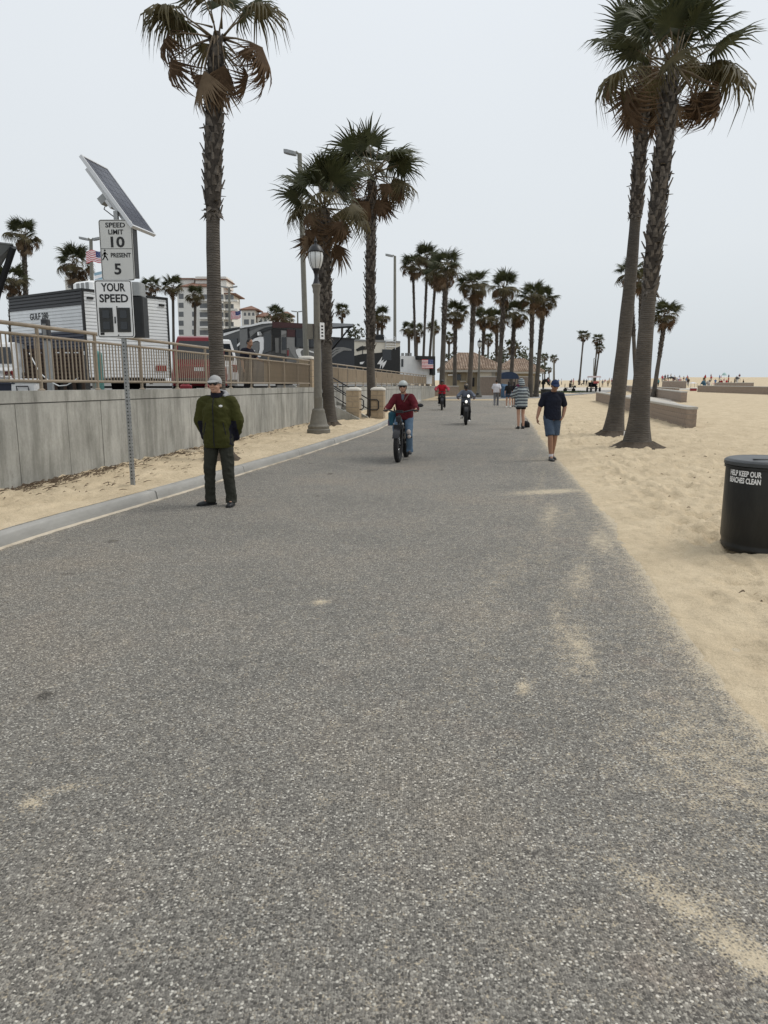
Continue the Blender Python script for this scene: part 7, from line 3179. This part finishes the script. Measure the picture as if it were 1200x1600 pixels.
def tent(label, px, Y, wpx, hpx, m, kind="tent", m2=None):
    c = at(px, 594, Y)
    z = float(far_z(c.x, c.y))
    W_ = wpx * Y / FPX
    Hh = hpx * Y / FPX
    t = thing("beach_" + kind, label, kind, Vector((c.x, c.y, z)))
    if kind == "tent":
        q = MB()
        n = 9
        rs = []
        for k in range(5):
            f = k / 4
            rs.append([(W_ / 2 * math.cos(math.pi * j / (n - 1)) * (1 - .35 * f), -W_ * .4 + W_ * .8 * f, max(.0, Hh * math.sin(math.pi * j / (n - 1)) ** .7 * (1 - .5 * f))) for j in range(n)])
        q.rings(rs, cap=False, close=False)
        o = q.build("shell", m, t)
        o.modifiers.new("thick", 'SOLIDIFY').thickness = .02
        q = MB()
        q.box((0, 0, .03), (W_ * .8, W_ * .7, .05))
        q.build("floor", m2 or M_dark, t, False)
    elif kind == "umbrella":
        q = MB()
        q.lathe([(W_ / 2, Hh * .72), (W_ * .3, Hh * .9), (.03, Hh)], n=10)
        q.build("shade", m, t, False)
        q = MB()
        q.tube([(0, 0, 0), (0, 0, Hh)], .03, 6)
        q.build("pole", M_white, t)
    else:
        q = MB()
        q.rings([[(-W_ / 2, -W_ / 2, Hh * .75), (W_ / 2, -W_ / 2, Hh * .75), (W_ / 2, W_ / 2, Hh * .75), (-W_ / 2, W_ / 2, Hh * .75)], [(-.05, -.05, Hh), (.05, -.05, Hh), (.05, .05, Hh), (-.05, .05, Hh)]])
        q.build("roof", m, t, False)
        q = MB()
        for x in (-1, 1):
            for y in (-1, 1):
                q.tube([(x * W_ / 2 * .95, y * W_ / 2 * .95, 0), (x * W_ / 2 * .95, y * W_ / 2 * .95, Hh * .76)], .04, 6)
        q.build("posts", M_grey, t)
    return t


tent("black beach canopy among the crowd right of the big palms", 1049, 185, 15, 13, C_black, "canopy")
tent("white beach canopy with red valance colours among the crowd by the black one", 1060, 190, 7, 11, C_white, "canopy")
tent("blue beach tent between the white and the red ones", 1098, 160, 9, 11, mat("tent_blue", (.10, .22, .32), .7, .1), "tent")
tent("white domed beach tent beside the blue one", 1105, 165, 8, 10, C_white, "tent")
tent("white low sunshade left of the blue beach tent", 1083, 165, 10, 8, C_white, "canopy")
tent("red beach tent standing above the far block wall", 1126, 155, 7, 12, mat("tent_red", (.30, .03, .035), .7, .1), "tent")
tent("pale teal beach umbrella above the red tent", 1131, 200, 8, 16, mat("umbrella_teal", (.36, .50, .48), .7, .1), "umbrella")
tent("dark beach canopy at the right end of the crowd", 1152, 200, 6, 9, C_black, "canopy")
tent("pink low sunshade left of the red tent on the sand", 1117, 170, 6, 6, Cc["pink"], "canopy")
for (px, lb, m) in ((1083, "red cooler box on the sand before the white sunshade", M_red), (963, "red cooler box on the plaza left of the big palm trunks", M_red)):
    c = gp(px, 611.5 if px > 1000 else 607.5)
    t = thing("cooler", lb, "cooler", Vector((c.x, c.y, .06)))
    q = MB()
    q.bbox((0, 0, .2), (.9, .5, .4), .03)
    q.build("body", m, t, False)
    q = MB()
    q.bbox((0, 0, .45), (.95, .55, .1), .03)
    q.build("lid", M_white if px > 1000 else m, t, False)

# white survey stakes at the palm roots
for (px, py, hgt, lb) in ((1005, 703, .16, "white stub of pipe standing at the root of the right beach palm"), (974, 685, .2, "white stake between the roots of the two big beach palms")):
    c = gp(px, py)
    c.y -= .12
    q = MB()
    q.rings([[(-.035, -.01, 0), (.035, -.01, 0), (.035, .01, 0), (-.035, .01, 0)], [(-.03, .0, hgt), (.04, .0, hgt * .95), (.04, .02, hgt * .95), (-.03, .02, hgt)]])
    tag(q.build("stake", M_white, None, False, Vector((c.x, c.y, .03))), lb, "stake")
# bits of litter and dry weed on the sand
q = MB()
rd = random.Random(9)
for k in range(160):
    Y = 3.5 * (30 / 3.5) ** rd.random()
    x = float(xe(Y)) + rd.uniform(.5, 9)
    p = Vector((x, Y, .075))
    a = rd.uniform(0, 6.28)
    l_ = rd.uniform(.01, .05)
    dv = Vector((math.cos(a), math.sin(a), .1)) * l_
    q.tube([p, p + dv + Vector((0, 0, .006)), p + dv * 1.8], [.004, .007, .002], 4)
tag(q.build("beach_litter", M_twig, None), "small dark bits of dry weed on the sand", "litter", kind='stuff')
